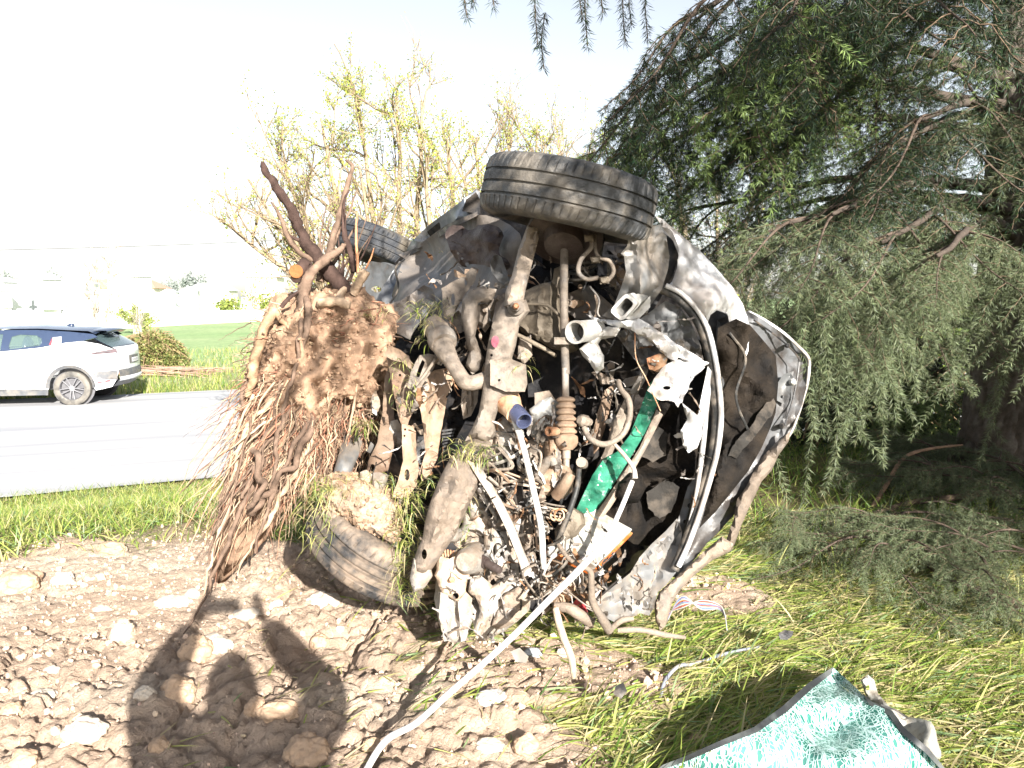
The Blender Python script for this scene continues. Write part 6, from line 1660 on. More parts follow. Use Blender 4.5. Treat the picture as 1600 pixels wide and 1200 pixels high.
simple_tree(402, 497, 0, [(388, 440, 0), (400, 430, 1), (412, 450, 0), (380, 455, 1)], PALE, 'bare crowned willow at the end of the white wall', 35, .14, LG, 300, .25)
simple_tree(425, 500, 0, [(410, 468, 0), (428, 466, 0), (445, 474, 1)], (.3, .26, .16), 'low green bush beside the bare crowned willow', 36, .09, LG, 1600, .3, name='bush')
simple_tree(212, 522, 0, [(190, 490, 0), (210, 482, 0), (232, 490, 1), (245, 500, 0)], (.36, .32, .22), 'tangled half bare thicket behind the rear of the white car', 37, .06, LG, 1800, .14, name='bush', dens=7)

def mound_bush(px, py, w, h, dep, label, n, cols, seed, leaf=.09, dist=0):
    rg = np.random.default_rng(seed); b = ground_at(px, py); d = b[1]
    if dist:
        b = P(px, py, dist); b[2] = float(H0(b[0], b[1])) - .1; d = dist
    a, hh = w / 2 * d / F, h * d / F
    root = empty('bramble_bush', b, label, 'bush')
    u = rg.normal(0, 1, (n, 3)); u /= np.linalg.norm(u, axis=1)[:, None]; u[:, 2] = np.abs(u[:, 2])
    r = rg.uniform(.75, 1.02, n) * (1 + .22 * fbm(u * 2.5, 3, seed))
    Pp = b + u * r[:, None] * [a, dep, hh]
    a_ = u + rg.normal(0, .8, (n, 3)); a_ /= np.linalg.norm(a_, axis=1)[:, None]
    b_ = np.cross(a_, rg.normal(0, 1, (n, 3))); b_ /= np.linalg.norm(b_, axis=1)[:, None]
    s = rg.uniform(.4, 1.2, n)[:, None] * leaf
    V = np.stack([Pp - b_ * s * .35, Pp + a_ * s * .5, Pp + b_ * s * .35, Pp - a_ * s * .5], 1).reshape(-1, 3)
    C = np.array(cols)[rg.integers(len(cols), size=n)] * rg.uniform(.7, 1.3, (n, 1))
    mesh('foliage', V, np.arange(n * 4).reshape(-1, 4), 'grass', root, col=np.repeat(C, 4, 0), smooth=False)
    Vs, Fs = [], []; o = 0
    for i in range(60):
        e = b + u[i] * [a, dep, hh] * 1.12; m_ = (b + e) / 2 + [0, 0, hh * .4]
        V, Fc = tube_geo(spline([b + rg.normal(0, .2, 3) * [1, 1, 0], m_, e], 8), .012, 4, cap=False); Vs.append(V); Fs.append(np.array(Fc) + o); o += len(V)
    V = np.vstack(Vs); mesh('stems', V, np.vstack(Fs), 'bark', root, col=np.broadcast_to(np.array((.25, .17, .10)), V.shape))
mound_bush(238, 578, 105, 62, 1.0, 'rounded bramble bush with olive leaves behind the rear of the white car', 9000, [(.20, .22, .07), (.28, .27, .10), (.13, .17, .05), (.34, .27, .14)], 41)
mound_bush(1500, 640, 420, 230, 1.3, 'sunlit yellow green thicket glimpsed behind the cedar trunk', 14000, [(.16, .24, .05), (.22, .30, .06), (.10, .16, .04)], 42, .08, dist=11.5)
mound_bush(1290, 600, 400, 250, 1.2, 'thicket behind the open bonnet under the cedar, shade put into its dark leaves', 14000, [(.035, .05, .02), (.05, .07, .025), (.03, .045, .02)], 43, .08, dist=9.0)  # leaf colours darkened to carry the shade under the cedar

def stick_pile():
    rg = np.random.default_rng(3); b = ground_at(262, 588)
    o = empty('brushwood_pile', b, 'flat pile of cut twigs on the grass beyond the road', 'brushwood')
    mb = MB()
    for i in range(110):
        c = b + [rg.normal(0, .6), rg.normal(0, .45), .04 + rg.random() * .16]; a = rg.normal(.1, .35); l = rg.uniform(.4, 1.0)
        e = np.array([math.cos(a), math.sin(a), rg.normal(0, .06)]) * l
        V, Fc = tube_geo(spline([c - e, c + [0, 0, .03], c + e], 6), rg.uniform(.006, .016), 4); mb.add(V, Fc, np.array((.34, .22, .17)) * rg.uniform(.7, 1.3))
    mb.build('twigs', 'bark', o)
stick_pile()

# cemetery wall, tombs and houses far off
mat('whitewash', (.80, .78, .74), .9, bump=.2, var=.04)
mat('marble', (.74, .74, .76), .5, bump=.1, var=.12)
mat('grey_stone', (.42, .43, .47), .7, bump=.2, var=.2)
mat('roof_tile', (.48, .26, .19), .85, bump=.4, var=.15)
mat('plaster', (.72, .67, .60), .9, bump=.1, var=.05)
mat('far_glass', (.38, .40, .43), .2, bump=0, var=.1)
def wall():
    a, b = ground_at(-60, 528), ground_at(470, 498)
    o = empty('cemetery_wall', a, 'low white wall with a grey coping across the far edge of the field', 'wall')
    d = b - a; L = np.linalg.norm(d); ang = math.atan2(d[1], d[0])
    def bx(name, m, x, z, sx, sy, sz):
        V, Fc = box_geo(sx, sy, sz); V = V + [x, 0, z]
        c, s = math.cos(ang), math.sin(ang)
        V = np.stack([V[:, 0] * c - V[:, 1] * s, V[:, 0] * s + V[:, 1] * c, V[:, 2]], -1) + a
        mesh(name, V, Fc, m, o, smooth=False)
    n = int(L / 4)
    for i in range(n):
        bx('wall_panel', 'whitewash', (i + .5) * L / n, .48, L / n - .05, .22, 1.1)
        bx('coping', 'grey_stone', (i + .5) * L / n, 1.07, L / n - .02, .32, .08)
wall()
def tombs():
    rg = np.random.default_rng(17); protos = []
    for v in range(4):
        o = empty('grave_monument', (0, 0, 0))
        h = (.9, 1.5, 2.1, 1.3)[v]
        V, Fc = box_geo(1.1, 2.0, .45); mesh('plinth', V + [0, 0, .22], Fc, 'marble', o, smooth=False)
        if v == 1 or v == 3:
            V, Fc = box_geo(.14, .14, h); V2, F2 = box_geo(.62, .13, .14)
            mb = MB(); mb.add(V + [0, .7, .45 + h / 2], Fc); mb.add(V2 + [0, .7, .45 + h * .72], F2); mb.build('cross', 'grey_stone' if v == 1 else 'marble', o, smooth=False)
        elif v == 0:
            V, Fc = box_geo(.85, .16, h); mesh('headstone', V + [0, .75, .45 + h / 2], Fc, 'grey_stone', o, smooth=False)
        else:
            V, Fc = box_geo(1.6, 1.8, h); mesh('chapel_wall', V + [0, 0, .45 + h / 2], Fc, 'marble', o, smooth=False)
            V = np.array([[-.95, -1, .0], [.95, -1, 0], [.95, 1, 0], [-.95, 1, 0], [0, -1, .5], [0, 1, .5]]) + [0, 0, .45 + h]
            mesh('chapel_roof', V, [[0, 1, 4], [3, 5, 2], [0, 4, 5, 3], [1, 2, 5, 4], [0, 3, 2, 1]], 'grey_stone', o, smooth=False)
            V, Fc = box_geo(.6, .05, 1.5); mesh('chapel_door', V + [0, -.93, 1.2], Fc, 'far_glass', o, smooth=False)
        protos.append(o)
    used = set()
    words_ = ['slab tomb with a grey headstone', 'tomb under a tall grey cross', 'small family chapel with a gabled roof', 'tomb under a white cross']
    for i in range(64):
        v = int(rg.choice([0, 1, 2, 3], p=[.3, .25, .25, .2]))
        px = rg.uniform(-10, 395); d = rg.uniform(74, 150)
        x = (px - 800) / F * d
        src = protos[v]
        if v in used:
            o = src.copy(); COL.objects.link(o)
            for ch in src.children:
                c = ch.copy(); COL.objects.link(c); c.parent = o
        else: o = src; used.add(v)
        s = rg.uniform(.9, 1.7)
        o.matrix_basis = Matrix.Translation((x, d, .1 + (d - 60) * .006)) @ Matrix.Rotation(rg.uniform(-.4, .4), 4, 'Z') @ Matrix.Scale(s, 4)
        o['label'] = 'pale ' + words_[v] + ' beyond the low cemetery wall'; o['category'] = 'tomb'; o['group'] = 'tombs beyond the cemetery wall, ' + words_[v]
tombs()
def house(px, d, w, h, dep, roofh, label, rm='roof_tile', yaw=.1):
    x = (px - 800) / F * d; o = empty('house', (x, d, .2), label, 'house', rz=yaw)
    def rel(V): 
        c, s = math.cos(yaw), math.sin(yaw)
        return np.stack([V[:, 0] * c - V[:, 1] * s, V[:, 0] * s + V[:, 1] * c, V[:, 2]], -1) + [x, d, .2]
    def add(name, m, V, Fc, par=o):
        ob = mesh(name, rel(V), Fc, m, None, smooth=False); ob.parent = par
        ob.matrix_parent_inverse = (Matrix.Translation((x, d, .2)) @ Matrix.Rotation(yaw, 4, 'Z')).inverted() if par is o else Matrix.Identity(4)
    V, Fc = box_geo(w, dep, h); add('wall', 'plaster', V + [0, 0, h / 2], Fc)
    e = .5; V = np.array([[-w / 2 - e, -dep / 2 - e, 0], [w / 2 + e, -dep / 2 - e, 0], [w / 2 + e, dep / 2 + e, 0], [-w / 2 - e, dep / 2 + e, 0], [-w / 3, 0, roofh], [w / 3, 0, roofh]]) + [0, 0, h]
    add('roof', rm, V, [[0, 1, 5, 4], [1, 2, 5], [2, 3, 4, 5], [3, 0, 4], [0, 3, 2, 1]])
    n = max(2, int(w / 3.2))
    for f in range(max(1, int(h / 3))):
        for i in range(n):
            V, Fc = box_geo(1.1, .1, 1.3); add('window', 'far_glass', V + [(i + .5) * w / n - w / 2, -dep / 2 - .03, 1.7 + f * 3], Fc)
house(205, 170, 14, 4, 10, 2.0, 'long house with a faded red tiled roof far beyond the cemetery')
house(140, 185, 9, 4.5, 8, 2.0, 'smaller house with a reddish roof left of the long house', yaw=-.1)
house(50, 210, 12, 4.5, 10, 2.2, 'pale house far off above the roof of the white car', 'grey_stone')
house(335, 230, 12, 4, 10, 2.2, 'pale grey roofed house on the horizon above the small round bush', 'grey_stone')
house(418, 160, 6, 6, 8, 1.2, 'blue grey shed like house left of the uprooted shrub', 'grey_stone')
for i, (px, d, h) in enumerate(((88, 230, 9), (305, 240, 10), (20, 260, 9), (270, 300, 8))):
    x = (px - 800) / F * d
    twiggy('far_tree', np.array([x, d, 0]), [np.array([x - 2.5, d, h * .8]), np.array([x + .2, d, h]), np.array([x + 2.4, d, h * .8])], .3, (.33, .33, .36),
           ['pale cone of a tree far off above the white car', 'grey domed tree on the horizon right of the red roofs', 'faint tree at the far left horizon', 'faint low tree just right of the long house'][i], 'tree',
           [(.30, .34, .32), (.26, .30, .28)], 1400, .8, seed=50 + i, dens=4, levels=2)

# overhead line
mat('cable_black', (.10, .10, .11), .6, bump=0)
def powerline():
    a = P(-400, 400, 34); b = P(900, 345, 44)
    q = spline([a, (a + b) / 2 - [0, 0, .35], b], 60)
    V, Fc = tube_geo(q, .03, 6)
    mesh('overhead_cable', V, Fc, 'cable_black', label='thin overhead cable sagging across the white sky at the left', cat='cable')
powerline()

# ------------------------------------------------------------ white car on the road
mat('suv_white', (.60, .62, .65), .3, bump=0, var=.01, coat=.4)
mat('suv_black', (.03, .045, .085), .22, bump=0, var=.05, coat=.5)
mat('suv_grey', (.085, .09, .10), .6, bump=.1, dirt=(.15, .14, .13), dirt_amt=.4)
mat('suv_tyre', (.06, .058, .055), .85, dirt=(.14, .13, .115), dirt_amt=.6, bump=.3)
mat('suv_tyre_dark', (.03, .03, .032), .85, bump=.3)
mat('suv_alloy', (.30, .30, .32), .35, metal=.5, bump=0)
mat('suv_hub', (.10, .10, .11), .5, bump=0)
mat('tail_light', (.30, .05, .06), .2, bump=0)
mat('lamp_clear', (.12, .09, .10), .2, bump=0)
mat('plate_white', (.78, .78, .78), .5, bump=0)
m, nt, bs = nodemat('suv_glass'); bs.inputs['Base Color'].default_value = (.10, .15, .16, 1); bs.inputs['Roughness'].default_value = .08
bs.inputs['Alpha'].default_value = .62
SA = math.radians(10)
def suv():
    c0 = ground_at(115, 633, .02)
    fx = np.array([-math.cos(SA), -math.sin(SA), 0]); qx = np.array([-math.sin(SA), math.cos(SA), 0])
    org = c0 - fx * .86 - qx * .05
    o = empty('white_car', org, 'clean white crossover with a black roof standing on the road at the left edge', 'car')
    W = 1.82
    def w3(s, q, z): return org + np.asarray(s)[..., None] * fx + np.asarray(q)[..., None] * qx + np.asarray(z)[..., None] * np.array([0, 0, 1])
    def inset(s, z):
        tum = .25 * np.clip((z - 1.12) / .45, 0, 1) ** 1.3 + .03 * np.clip((.55 - z) / .3, 0, 1)
        rear = .16 * np.clip((.38 - s) / .38, 0, 1) ** 2 + .2 * np.clip((s - 3.9) / .5, 0, 1) ** 2
        crease = -.02 * np.exp(-((z - .86) / .09) ** 2) - .035 * np.exp(-(((s - .86) ** 2 + (z - .36) ** 2) ** .5 - .47) ** 2 / .004) + .012 * np.exp(-((z - .6) / .08) ** 2) * (s > 1.4)
        return tum + rear + crease
    def side(name, m, poly, holes=(), off=0.0, far=False, par=o, soft=0, step=.05):
        poly = chaikin(poly, soft); B = resample(poly, step); H = [resample(np.array(h, float), step) for h in holes]
        lo, hi = B.min(0), B.max(0); gx, gy = np.meshgrid(np.arange(lo[0], hi[0], step) + step * .37, np.arange(lo[1], hi[1], step) + step * .41)
        Gp = np.stack([gx.ravel(), gy.ravel()], -1); Gp = Gp[inside(Gp, B)]
        for h in H: Gp = Gp[~inside(Gp, h)] if len(Gp) else Gp
        if len(Gp): Gp = Gp[edge_dist(Gp, [B] + H) > step * .4]
        pts = np.vstack([B] + H + [Gp]); ed = []; k = 0
        for l in [B] + H:
            ed += [(k + i, k + (i + 1) % len(l)) for i in range(len(l))]; k += len(l)
        vv, _, ff, *_r = delaunay_2d_cdt([Vector(p) for p in pts], ed, [], 0, 1e-6)
        Q = np.array([v[:] for v in vv]); T_ = np.array([list(f) for f in ff if len(f) == 3]); C = Q[T_].mean(1); ok = inside(C, B)
        for h in H: ok &= ~inside(C, h)
        T_ = T_[ok]; q = inset(Q[:, 0], Q[:, 1]) + off
        if far: q = W - q
        ob = mesh(name, w3(Q[:, 0], q, Q[:, 1]), T_ if not far else T_[:, ::-1], m, par)
        return ob
    def arch(cx, r, n=18, cz=.36):
        a = np.linspace(0, np.pi, n); return [(cx + r * math.cos(t), cz + r * math.sin(t)) for t in a]
    belt = [(.04, 1.12), (.30, 1.24), (.62, 1.30), (.95, 1.27), (1.4, 1.18), (2.0, 1.12), (2.8, 1.06), (3.55, 1.03), (3.9, 1.0)]
    lower = [(.03, .52)] + [(.0, .70), (.02, 1.0)] + belt + [(4.35, .88), (4.42, .6), (4.38, .34)] + [(4.0, .26)] + arch(3.55, .42)[0:] + [(3.1, .22), (1.35, .22)] + arch(.86, .42) + [(.40, .30), (.12, .36)]
    for far in (False, True):
        side('body_side', 'suv_white', lower, far=far)
        win1 = [(1.42, 1.22), (1.95, 1.155), (1.98, 1.20), (1.95, 1.40), (1.80, 1.44), (1.50, 1.42), (1.40, 1.36), (1.38, 1.28)]
        win2 = [(2.12, 1.14), (3.2, 1.08), (3.0, 1.20), (2.6, 1.42), (2.3, 1.45), (2.12, 1.45)]
        green = [(.62, 1.305), (.95, 1.275), (1.4, 1.185), (2.0, 1.125), (2.8, 1.065), (3.55, 1.035), (3.3, 1.18), (2.95, 1.40), (2.7, 1.49), (2.2, 1.53), (1.5, 1.53), (.9, 1.49), (.45, 1.44), (.35, 1.38), (.5, 1.34)]
        side('upper_side', 'suv_black', green, holes=[win1, win2], far=far, off=.002)
        side('side_window', 'suv_glass', win1, far=far, off=.012); side('side_window', 'suv_glass', win2, far=far, off=.012)
        side('arch_trim', 'suv_grey', arch(.86, .47) + arch(.86, .405)[::-1], far=far, off=-.018)
        side('arch_trim', 'suv_grey', arch(3.55, .47) + arch(3.55, .405)[::-1], far=far, off=-.018)
        side('sill', 'suv_grey', [(1.30, .22), (3.1, .22), (3.12, .34), (2.0, .36), (1.29, .34)], far=far, off=-.012)
    side('door_seam', 'suv_grey', [(1.335, .40), (1.345, .40), (1.385, 1.16), (1.375, 1.16)], off=-.004)
    side('door_seam', 'suv_grey', [(2.08, .36), (2.09, .36), (2.07, 1.10), (2.06, 1.10)], off=-.004)
    side('fuel_flap', 'suv_grey', [(.80, 1.07), (1.0, 1.075), (.9, 1.10)], off=-.006)
    side('sticker', 'plate_white', [(1.02, 1.235), (1.19, 1.22), (1.19, 1.38), (1.03, 1.39)], off=-.004)
    side('sticker_edge', 'tail_light', [(1.195, 1.225), (1.24, 1.24), (1.20, 1.38)], off=-.004)
    side('tail_light', 'lamp_clear', [(.0, 1.06), (.42, 1.03), (.46, 1.06), (.30, 1.10), (.02, 1.14)], off=-.01)
    side('tail_light_bar', 'suv_hub', [(.1, 1.085), (.36, 1.06), (.34, 1.075), (.1, 1.10)], off=-.016)
    side('reflector', 'tail_light', [(.14, .47), (.36, .45), (.34, .49), (.14, .51)], off=-.02)
    side('bumper_side', 'suv_grey', [(.02, .50), (.36, .54), (.44, .62), (.38, .68), (.02, .70)], off=-.014)
    # surfaces running across the width
    def across(name, m, prof, bul=.06, off=0, x0=0, x1=1, n=14, lift=0):
        pr = np.array(prof, float); tq = np.linspace(x0, x1, n)
        rows = []
        for s, z in pr:
            q0 = float(inset(np.array(s), np.array(z))) + off; q = q0 + (W - 2 * q0) * tq
            cr = 4 * tq * (1 - tq)
            rows.append(w3(s - bul * cr * (1 if s < 2.2 else -1), q, z + lift * cr))
        V = np.array(rows).reshape(-1, 3); k = len(pr)
        i = np.arange(k - 1)[:, None] * n; j = np.arange(n - 1)[None]
        return mesh(name, V, np.stack([i + j, i + n + j, i + n + j + 1, i + j + 1], -1).reshape(-1, 4), m, o)
    across('tailgate', 'suv_white', [(.0, .70), (.01, .85), (.02, 1.0), (.03, 1.12), (.08, 1.17)], .10)
    across('rear_bumper', 'suv_grey', [(.12, .36), (.05, .42), (-.01, .52), (-.02, .60), (.0, .70)], .12)
    across('diffuser', 'suv_white', [(.0, .47), (-.025, .50), (-.025, .54), (.0, .56)], .13)
    across('rear_window', 'suv_glass', [(.08, 1.17), (.30, 1.30), (.52, 1.42)], .08, lift=.02)
    across('rear_deck', 'suv_black', [(.085, 1.165), (.31, 1.29), (.53, 1.41)], .06, lift=.0)
    across('roof', 'suv_black', [(.40, 1.44), (.55, 1.50), (.9, 1.52), (1.5, 1.555), (2.2, 1.55), (2.7, 1.51), (2.95, 1.42)], .0, lift=.06)
    across('spoiler', 'suv_black', [(.34, 1.42), (.22, 1.47), (.24, 1.50), (.5, 1.515)], .05, off=.08, lift=.03)
    across('windscreen', 'suv_glass', [(2.95, 1.42), (3.3, 1.20), (3.65, 1.04)], .1, lift=.03)
    across('bonnet', 'suv_white', [(3.65, 1.04), (4.0, .99), (4.35, .88), (4.42, .6), (4.38, .34)], .12, lift=.03)
    across('floor', 'suv_hub', [(.15, .34), (1.0, .34), (3.0, .26), (4.3, .3)], 0)
    for ql in (.3, .62): across('plate_recess', 'suv_grey', [(.0, .80), (.0, .95)], .112, x0=ql, x1=ql + .0001, n=2) if 0 else None
    across('plate_recess', 'suv_grey', [(.0, .80), (.005, .97)], .108, x0=.30, x1=.70, n=6)
    across('number_plate', 'plate_white', [(.0, .825), (.0, .915)], .118, x0=.36, x1=.64, n=6)
    for k in range(5): across('plate_character', 'suv_hub', [(.0, .84), (.0, .90)], .122, x0=.40 + k * .045, x1=.415 + k * .045, n=2)
    for q in (.35, 1.15):     # seats seen through the glass
        V, Fc = icos(2); V = V * [.09, .22, .30]; c, s_ = math.cos(SA), math.sin(SA)
        V = np.stack([V[:, 0] * c - V[:, 1] * s_, V[:, 0] * s_ + V[:, 1] * c, V[:, 2]], -1) + w3(1.75, q, 1.12); mesh('seat', V, Fc, 'suv_black', o)
    fin = w3(1.15, W / 2, 1.60); V, Fc = box_geo(.22, .05, .07); V[4:, 0] *= .3; V[4:, 0] += .05; mesh('roof_fin', V + fin, Fc, 'suv_black', o)
    for s in (.86, 3.55):
        for q, dirn in ((.115, -1), (W - .115, 1)):
            c = w3(s, q, .345); ax = qx * dirn; R = .352
            dark = dirn == 1
            wh = empty('wheel', c); wh.parent = o; wh.matrix_parent_inverse = Matrix.Translation(Vector(org)).inverted()
            def sub(name, m, V, Fc, sh=40):
                ob = mesh(name, V, Fc, m, None, sharp=sh); ob.parent = wh; ob.matrix_parent_inverse = Matrix.Translation(Vector(c)).inverted()
            V, Fc = lathe_geo(c, ax, [(-.11, .22), (-.115, .30), (-.09, .345), (0, R), (.09, .345), (.115, .31), (.112, .26), (.10, .235)], 56); sub('tyre', 'suv_tyre_dark' if dark else 'suv_tyre', V, Fc)
            V, Fc = lathe_geo(c, ax, [(.10, .238), (.106, .228), (.09, .220), (.03, .215), (.02, .001)], 48); sub('rim', 'suv_hub', V, Fc)
            u, v, a = frame(ax); mb = MB()
            for k in range(5):
                for sg in (-1, 1):
                    t = 2 * math.pi * k / 5 + .3; tt = t + sg * .20
                    A = c + a * .092 + .045 * (math.cos(t + sg * .45) * u + math.sin(t + sg * .45) * v); B = c + a * .098 + .225 * (math.cos(tt) * u + math.sin(tt) * v)
                    V, Fc = tube_geo(spline([A, B], 4), [.020, .017, .016, .019], 6, flat=.7); mb.add(V, Fc)
            V, Fc = lathe_geo(c, ax, [(.07, .055), (.10, .05), (.104, .03), (.104, .001)], 20); mb.add(V, Fc)
            sub('spokes', 'suv_alloy', np.concatenate(mb.v), mb.f)
            V, Fc = lathe_geo(c - a * .03, ax, [(.0, .40), (.0, .001)], 30); sub('arch_lining', 'suv_hub', V, Fc)
suv()

# ------------------------------------------------------------ loose things round the wreck
def world_tube(name, m, pts, label, cat, k=10, n=80, **kw):
    W = []
    for p in pts:
        if p[2] == 'g':
            g = G(p[0], p[1]); g[2] += p[4]; r = p[3] * np.dot(g - [0, 0, EYE], [0, CP, -SP]) / F; W.append([*g, r])
        else:
            W.append([*P(p[0], p[1], p[2]), p[3] * p[2] / F])
    q = spline(W, n); V, Fc = tube_geo(q[:, :3], q[:, 3], k)
    return mesh(name, V, Fc, m, label=label, cat=cat, **kw)
mat('white_rope', (.60, .58, .57), .6, bump=.4, bump_scale=120, var=.08)
mat('grey_vinyl', (.22, .24, .29), .4, bump=.1, dirt=(.45, .38, .3), dirt_amt=.3)
world_tube('white_cable', 'white_rope', [(560, 1235, 'g', 5.5, .02), (602, 1190, 'g', 5.5, .03), (650, 1130, 2.42, 5.2), (700, 1085, 2.46, 5), (790, 1005, 2.54, 5), (860, 935, 2.60, 5.2), (905, 890, 2.63, 5.5), (945, 845, 2.70, 4.5), (968, 800, 2.78, 4), (988, 752, 2.84, 4)],
           'long white cable running from the bottom edge up to the engine', 'cable')
world_tube('grey_tube', 'grey_vinyl', [(1030, 1102, 'g', 3, .0), (1040, 1085, 'g', 3, .01), (1060, 1062, 'g', 3, .025), (1085, 1045, 'g', 2.8, .02), (1130, 1032, 'g', 2.6, .03), (1180, 1020, 'g', 2, .01), (1210, 1010, 'g', 2, .0)],
           'grey plastic tube curling over the flattened grass', 'tube')
world_tube('hanging_branch', 'bark', [(868, 950, 2.74, 5), (874, 975, 2.72, 6), (882, 1000, 2.70, 6), (892, 1025, 2.68, 6), (896, 1050, 2.66, 5), (896, 1060, 2.66, 3)], 'pale bent stick hanging below the engine', 'stick')
bpy.data.objects['hanging_branch'].data.color_attributes.new('Col', 'FLOAT_COLOR', 'POINT').data.foreach_set('color', np.tile([.42, .34, .26, 1], len(bpy.data.objects['hanging_branch'].data.vertices)))
mat('wire_red', (.30, .07, .05), .5, bump=0); mat('wire_blue', (.12, .18, .38), .5, bump=0); mat('wire_white', (.35, .35, .34), .5, bump=0)
WB = empty('wire_bundle', G(1100, 960), 'loose bundle of thin red, blue and white wires lying right of the cowl', 'wires')
for i, mm_ in enumerate(['wire_white', 'wire_red', 'wire_white', 'wire_blue', 'wire_red', 'wire_white', 'wire_blue', 'wire_white']):
    e = i * 2.2
    W = [P(1042, 956 + e, 3.05), P(1065, 950 - e * 1.2, 3.0), P(1095, 938 + e * .9, 2.98), P(1122, 944 + e * .5, 2.96), P(1132, 958 + e * .3, 2.93), P(1136, 985, 2.88)]
    V, Fc = tube_geo(spline(W, 40), .0022, 5); mesh('wire', V, Fc, mm_, WB)

# shattered laminated screen lying on the grass
m, nt, bs = nodemat('crazed_glass')
L = nt.links; tc = nt.nodes.new('ShaderNodeTexCoord')
def N(t, **k):
    n = nt.nodes.new(t)
    for a, b in k.items(): n.inputs[a].default_value = b
    return n
nz = N('ShaderNodeTexNoise', Scale=3.5, Detail=6.0); L.new(tc.outputs['Object'], nz.inputs['Vector'])
wv = nt.nodes.new('ShaderNodeVectorMath'); wv.operation = 'MULTIPLY_ADD'; L.new(nz.outputs['Color'], wv.inputs[0]); wv.inputs[1].default_value = (.10, .10, .10); L.new(tc.outputs['Object'], wv.inputs[2])
acc = None
for sc_, wd, rt, st_ in ((9, .014, (0, 0, 1.2), (1, .2, .3)), (14, .02, (0, 0, 2.1), (1, .22, .3)), (24, .03, (0, 0, .8), (1, .35, .3)), (50, .05, (0, 0, 1.7), (1, .5, .3)), (80, .08, (0, 0, .2), (1, .8, .3))):
    mp = nt.nodes.new('ShaderNodeMapping'); mp.inputs['Rotation'].default_value = rt; mp.inputs['Scale'].default_value = st_; L.new(wv.outputs[0], mp.inputs[0])
    v = nt.nodes.new('ShaderNodeTexVoronoi'); v.feature = 'DISTANCE_TO_EDGE'; v.inputs['Scale'].default_value = sc_; L.new(mp.outputs[0], v.inputs['Vector'])
    r = nt.nodes.new('ShaderNodeMapRange'); r.inputs[1].default_value = wd * 1.1; r.inputs[2].default_value = wd * .25; L.new(v.outputs['Distance'], r.inputs[0])
    if acc is None: acc = r.outputs[0]
    else:
        mx = nt.nodes.new('ShaderNodeMath'); mx.operation = 'MAXIMUM'; L.new(acc, mx.inputs[0]); L.new(r.outputs[0], mx.inputs[1]); acc = mx.outputs[0]
n2 = N('ShaderNodeTexNoise', Scale=5.0, Detail=4.0); L.new(tc.outputs['Object'], n2.inputs['Vector'])
r2 = nt.nodes.new('ShaderNodeMapRange'); r2.inputs[1].default_value = .42; r2.inputs[2].default_value = .62; L.new(n2.outputs[0], r2.inputs[0])
cmix = nt.nodes.new('ShaderNodeMix'); cmix.data_type = 'RGBA'; L.new(r2.outputs[0], cmix.inputs[0]); cmix.inputs[6].default_value = (.03, .17, .135, 1); cmix.inputs[7].default_value = (.11, .33, .29, 1)
cm2 = nt.nodes.new('ShaderNodeMix'); cm2.data_type = 'RGBA'; L.new(acc, cm2.inputs[0]); L.new(cmix.outputs[2], cm2.inputs[6]); cm2.inputs[7].default_value = (.52, .72, .70, 1)
L.new(cm2.outputs[2], bs.inputs['Base Color']); bs.inputs['Roughness'].default_value = .18
bu = nt.nodes.new('ShaderNodeBump'); bu.inputs['Strength'].default_value = .6; bu.inputs['Distance'].default_value = .006; L.new(acc, bu.inputs['Height']); L.new(bu.outputs[0], bs.inputs['Normal'])
tr = nt.nodes.new('ShaderNodeBsdfTransparent'); tr.inputs[0].default_value = (.55, .85, .78, 1)
ms = nt.nodes.new('ShaderNodeMixShader'); am = nt.nodes.new('ShaderNodeMapRange'); am.inputs[3].default_value = .72; am.inputs[4].default_value = 1.0; L.new(acc, am.inputs[0])
L.new(am.outputs[0], ms.inputs[0]); L.new(tr.outputs[0], ms.inputs[1]); L.new(bs.outputs[0], ms.inputs[2]); L.new(ms.outputs[0], nt.nodes['Material Output'].inputs[0])
SCR = empty('shattered_screen', G(1300, 1100), 'crazed teal windscreen with a white crack network lying in the bottom right corner', 'windscreen')
SP_ = [(1303, 1044), (1335, 1072), (1360, 1098), (1392, 1112), (1412, 1140), (1450, 1172), (1480, 1210), (1540, 1300), (1560, 1400), (1300, 1500), (1050, 1420), (960, 1290), (1000, 1225), (1040, 1198), (1075, 1184), (1130, 1160), (1180, 1140), (1225, 1108), (1262, 1072)]
SD_ = [(1303, 1044, 2.76), (1030, 1200, 2.31), (1480, 1210, 2.29), (1200, 1200, 2.20), (1300, 1200, 2.18), (1300, 1500, 1.56), (1560, 1400, 1.72), (1000, 1400, 1.72), (1300, 1120, 2.45)]
sheet('glass_pane', 'crazed_glass', SP_, SD_, th=.006, cr=.028, cs=70, step=9, parent=SCR)
mat('frit', (.025, .027, .03), .6, dirt=(.08, .09, .09), dirt_amt=.35, bump=.1)
sheet('black_border', 'frit', [(1303, 1041), (1262, 1068), (1222, 1104), (1178, 1136), (1128, 1156), (1074, 1180), (1036, 1195), (1000, 1222), (1006, 1225), (1041, 1201), (1079, 1187), (1132, 1164), (1184, 1144), (1230, 1112), (1268, 1077), (1298, 1054)],
      [(a, b, c - .012) for a, b, c in SD_], th=.009, cr=.012, cs=90, step=6, parent=SCR)
sheet('black_border', 'frit', [(1345, 1080), (1362, 1096), (1394, 1110), (1414, 1138), (1452, 1170), (1484, 1210), (1479, 1212), (1446, 1176), (1408, 1145), (1389, 1118), (1358, 1101)],
      [(a, b, c - .012) for a, b, c in SD_], th=.009, cr=.006, step=6, parent=SCR)
MR = empty('mirror_mount', G(1440, 1150), 'dirty beige moulded plastic fitting lying against the right edge of the shattered screen', 'car part')
def MS(name, m, poly, d, **k): return sheet(name, m, poly, d, parent=MR, **k)
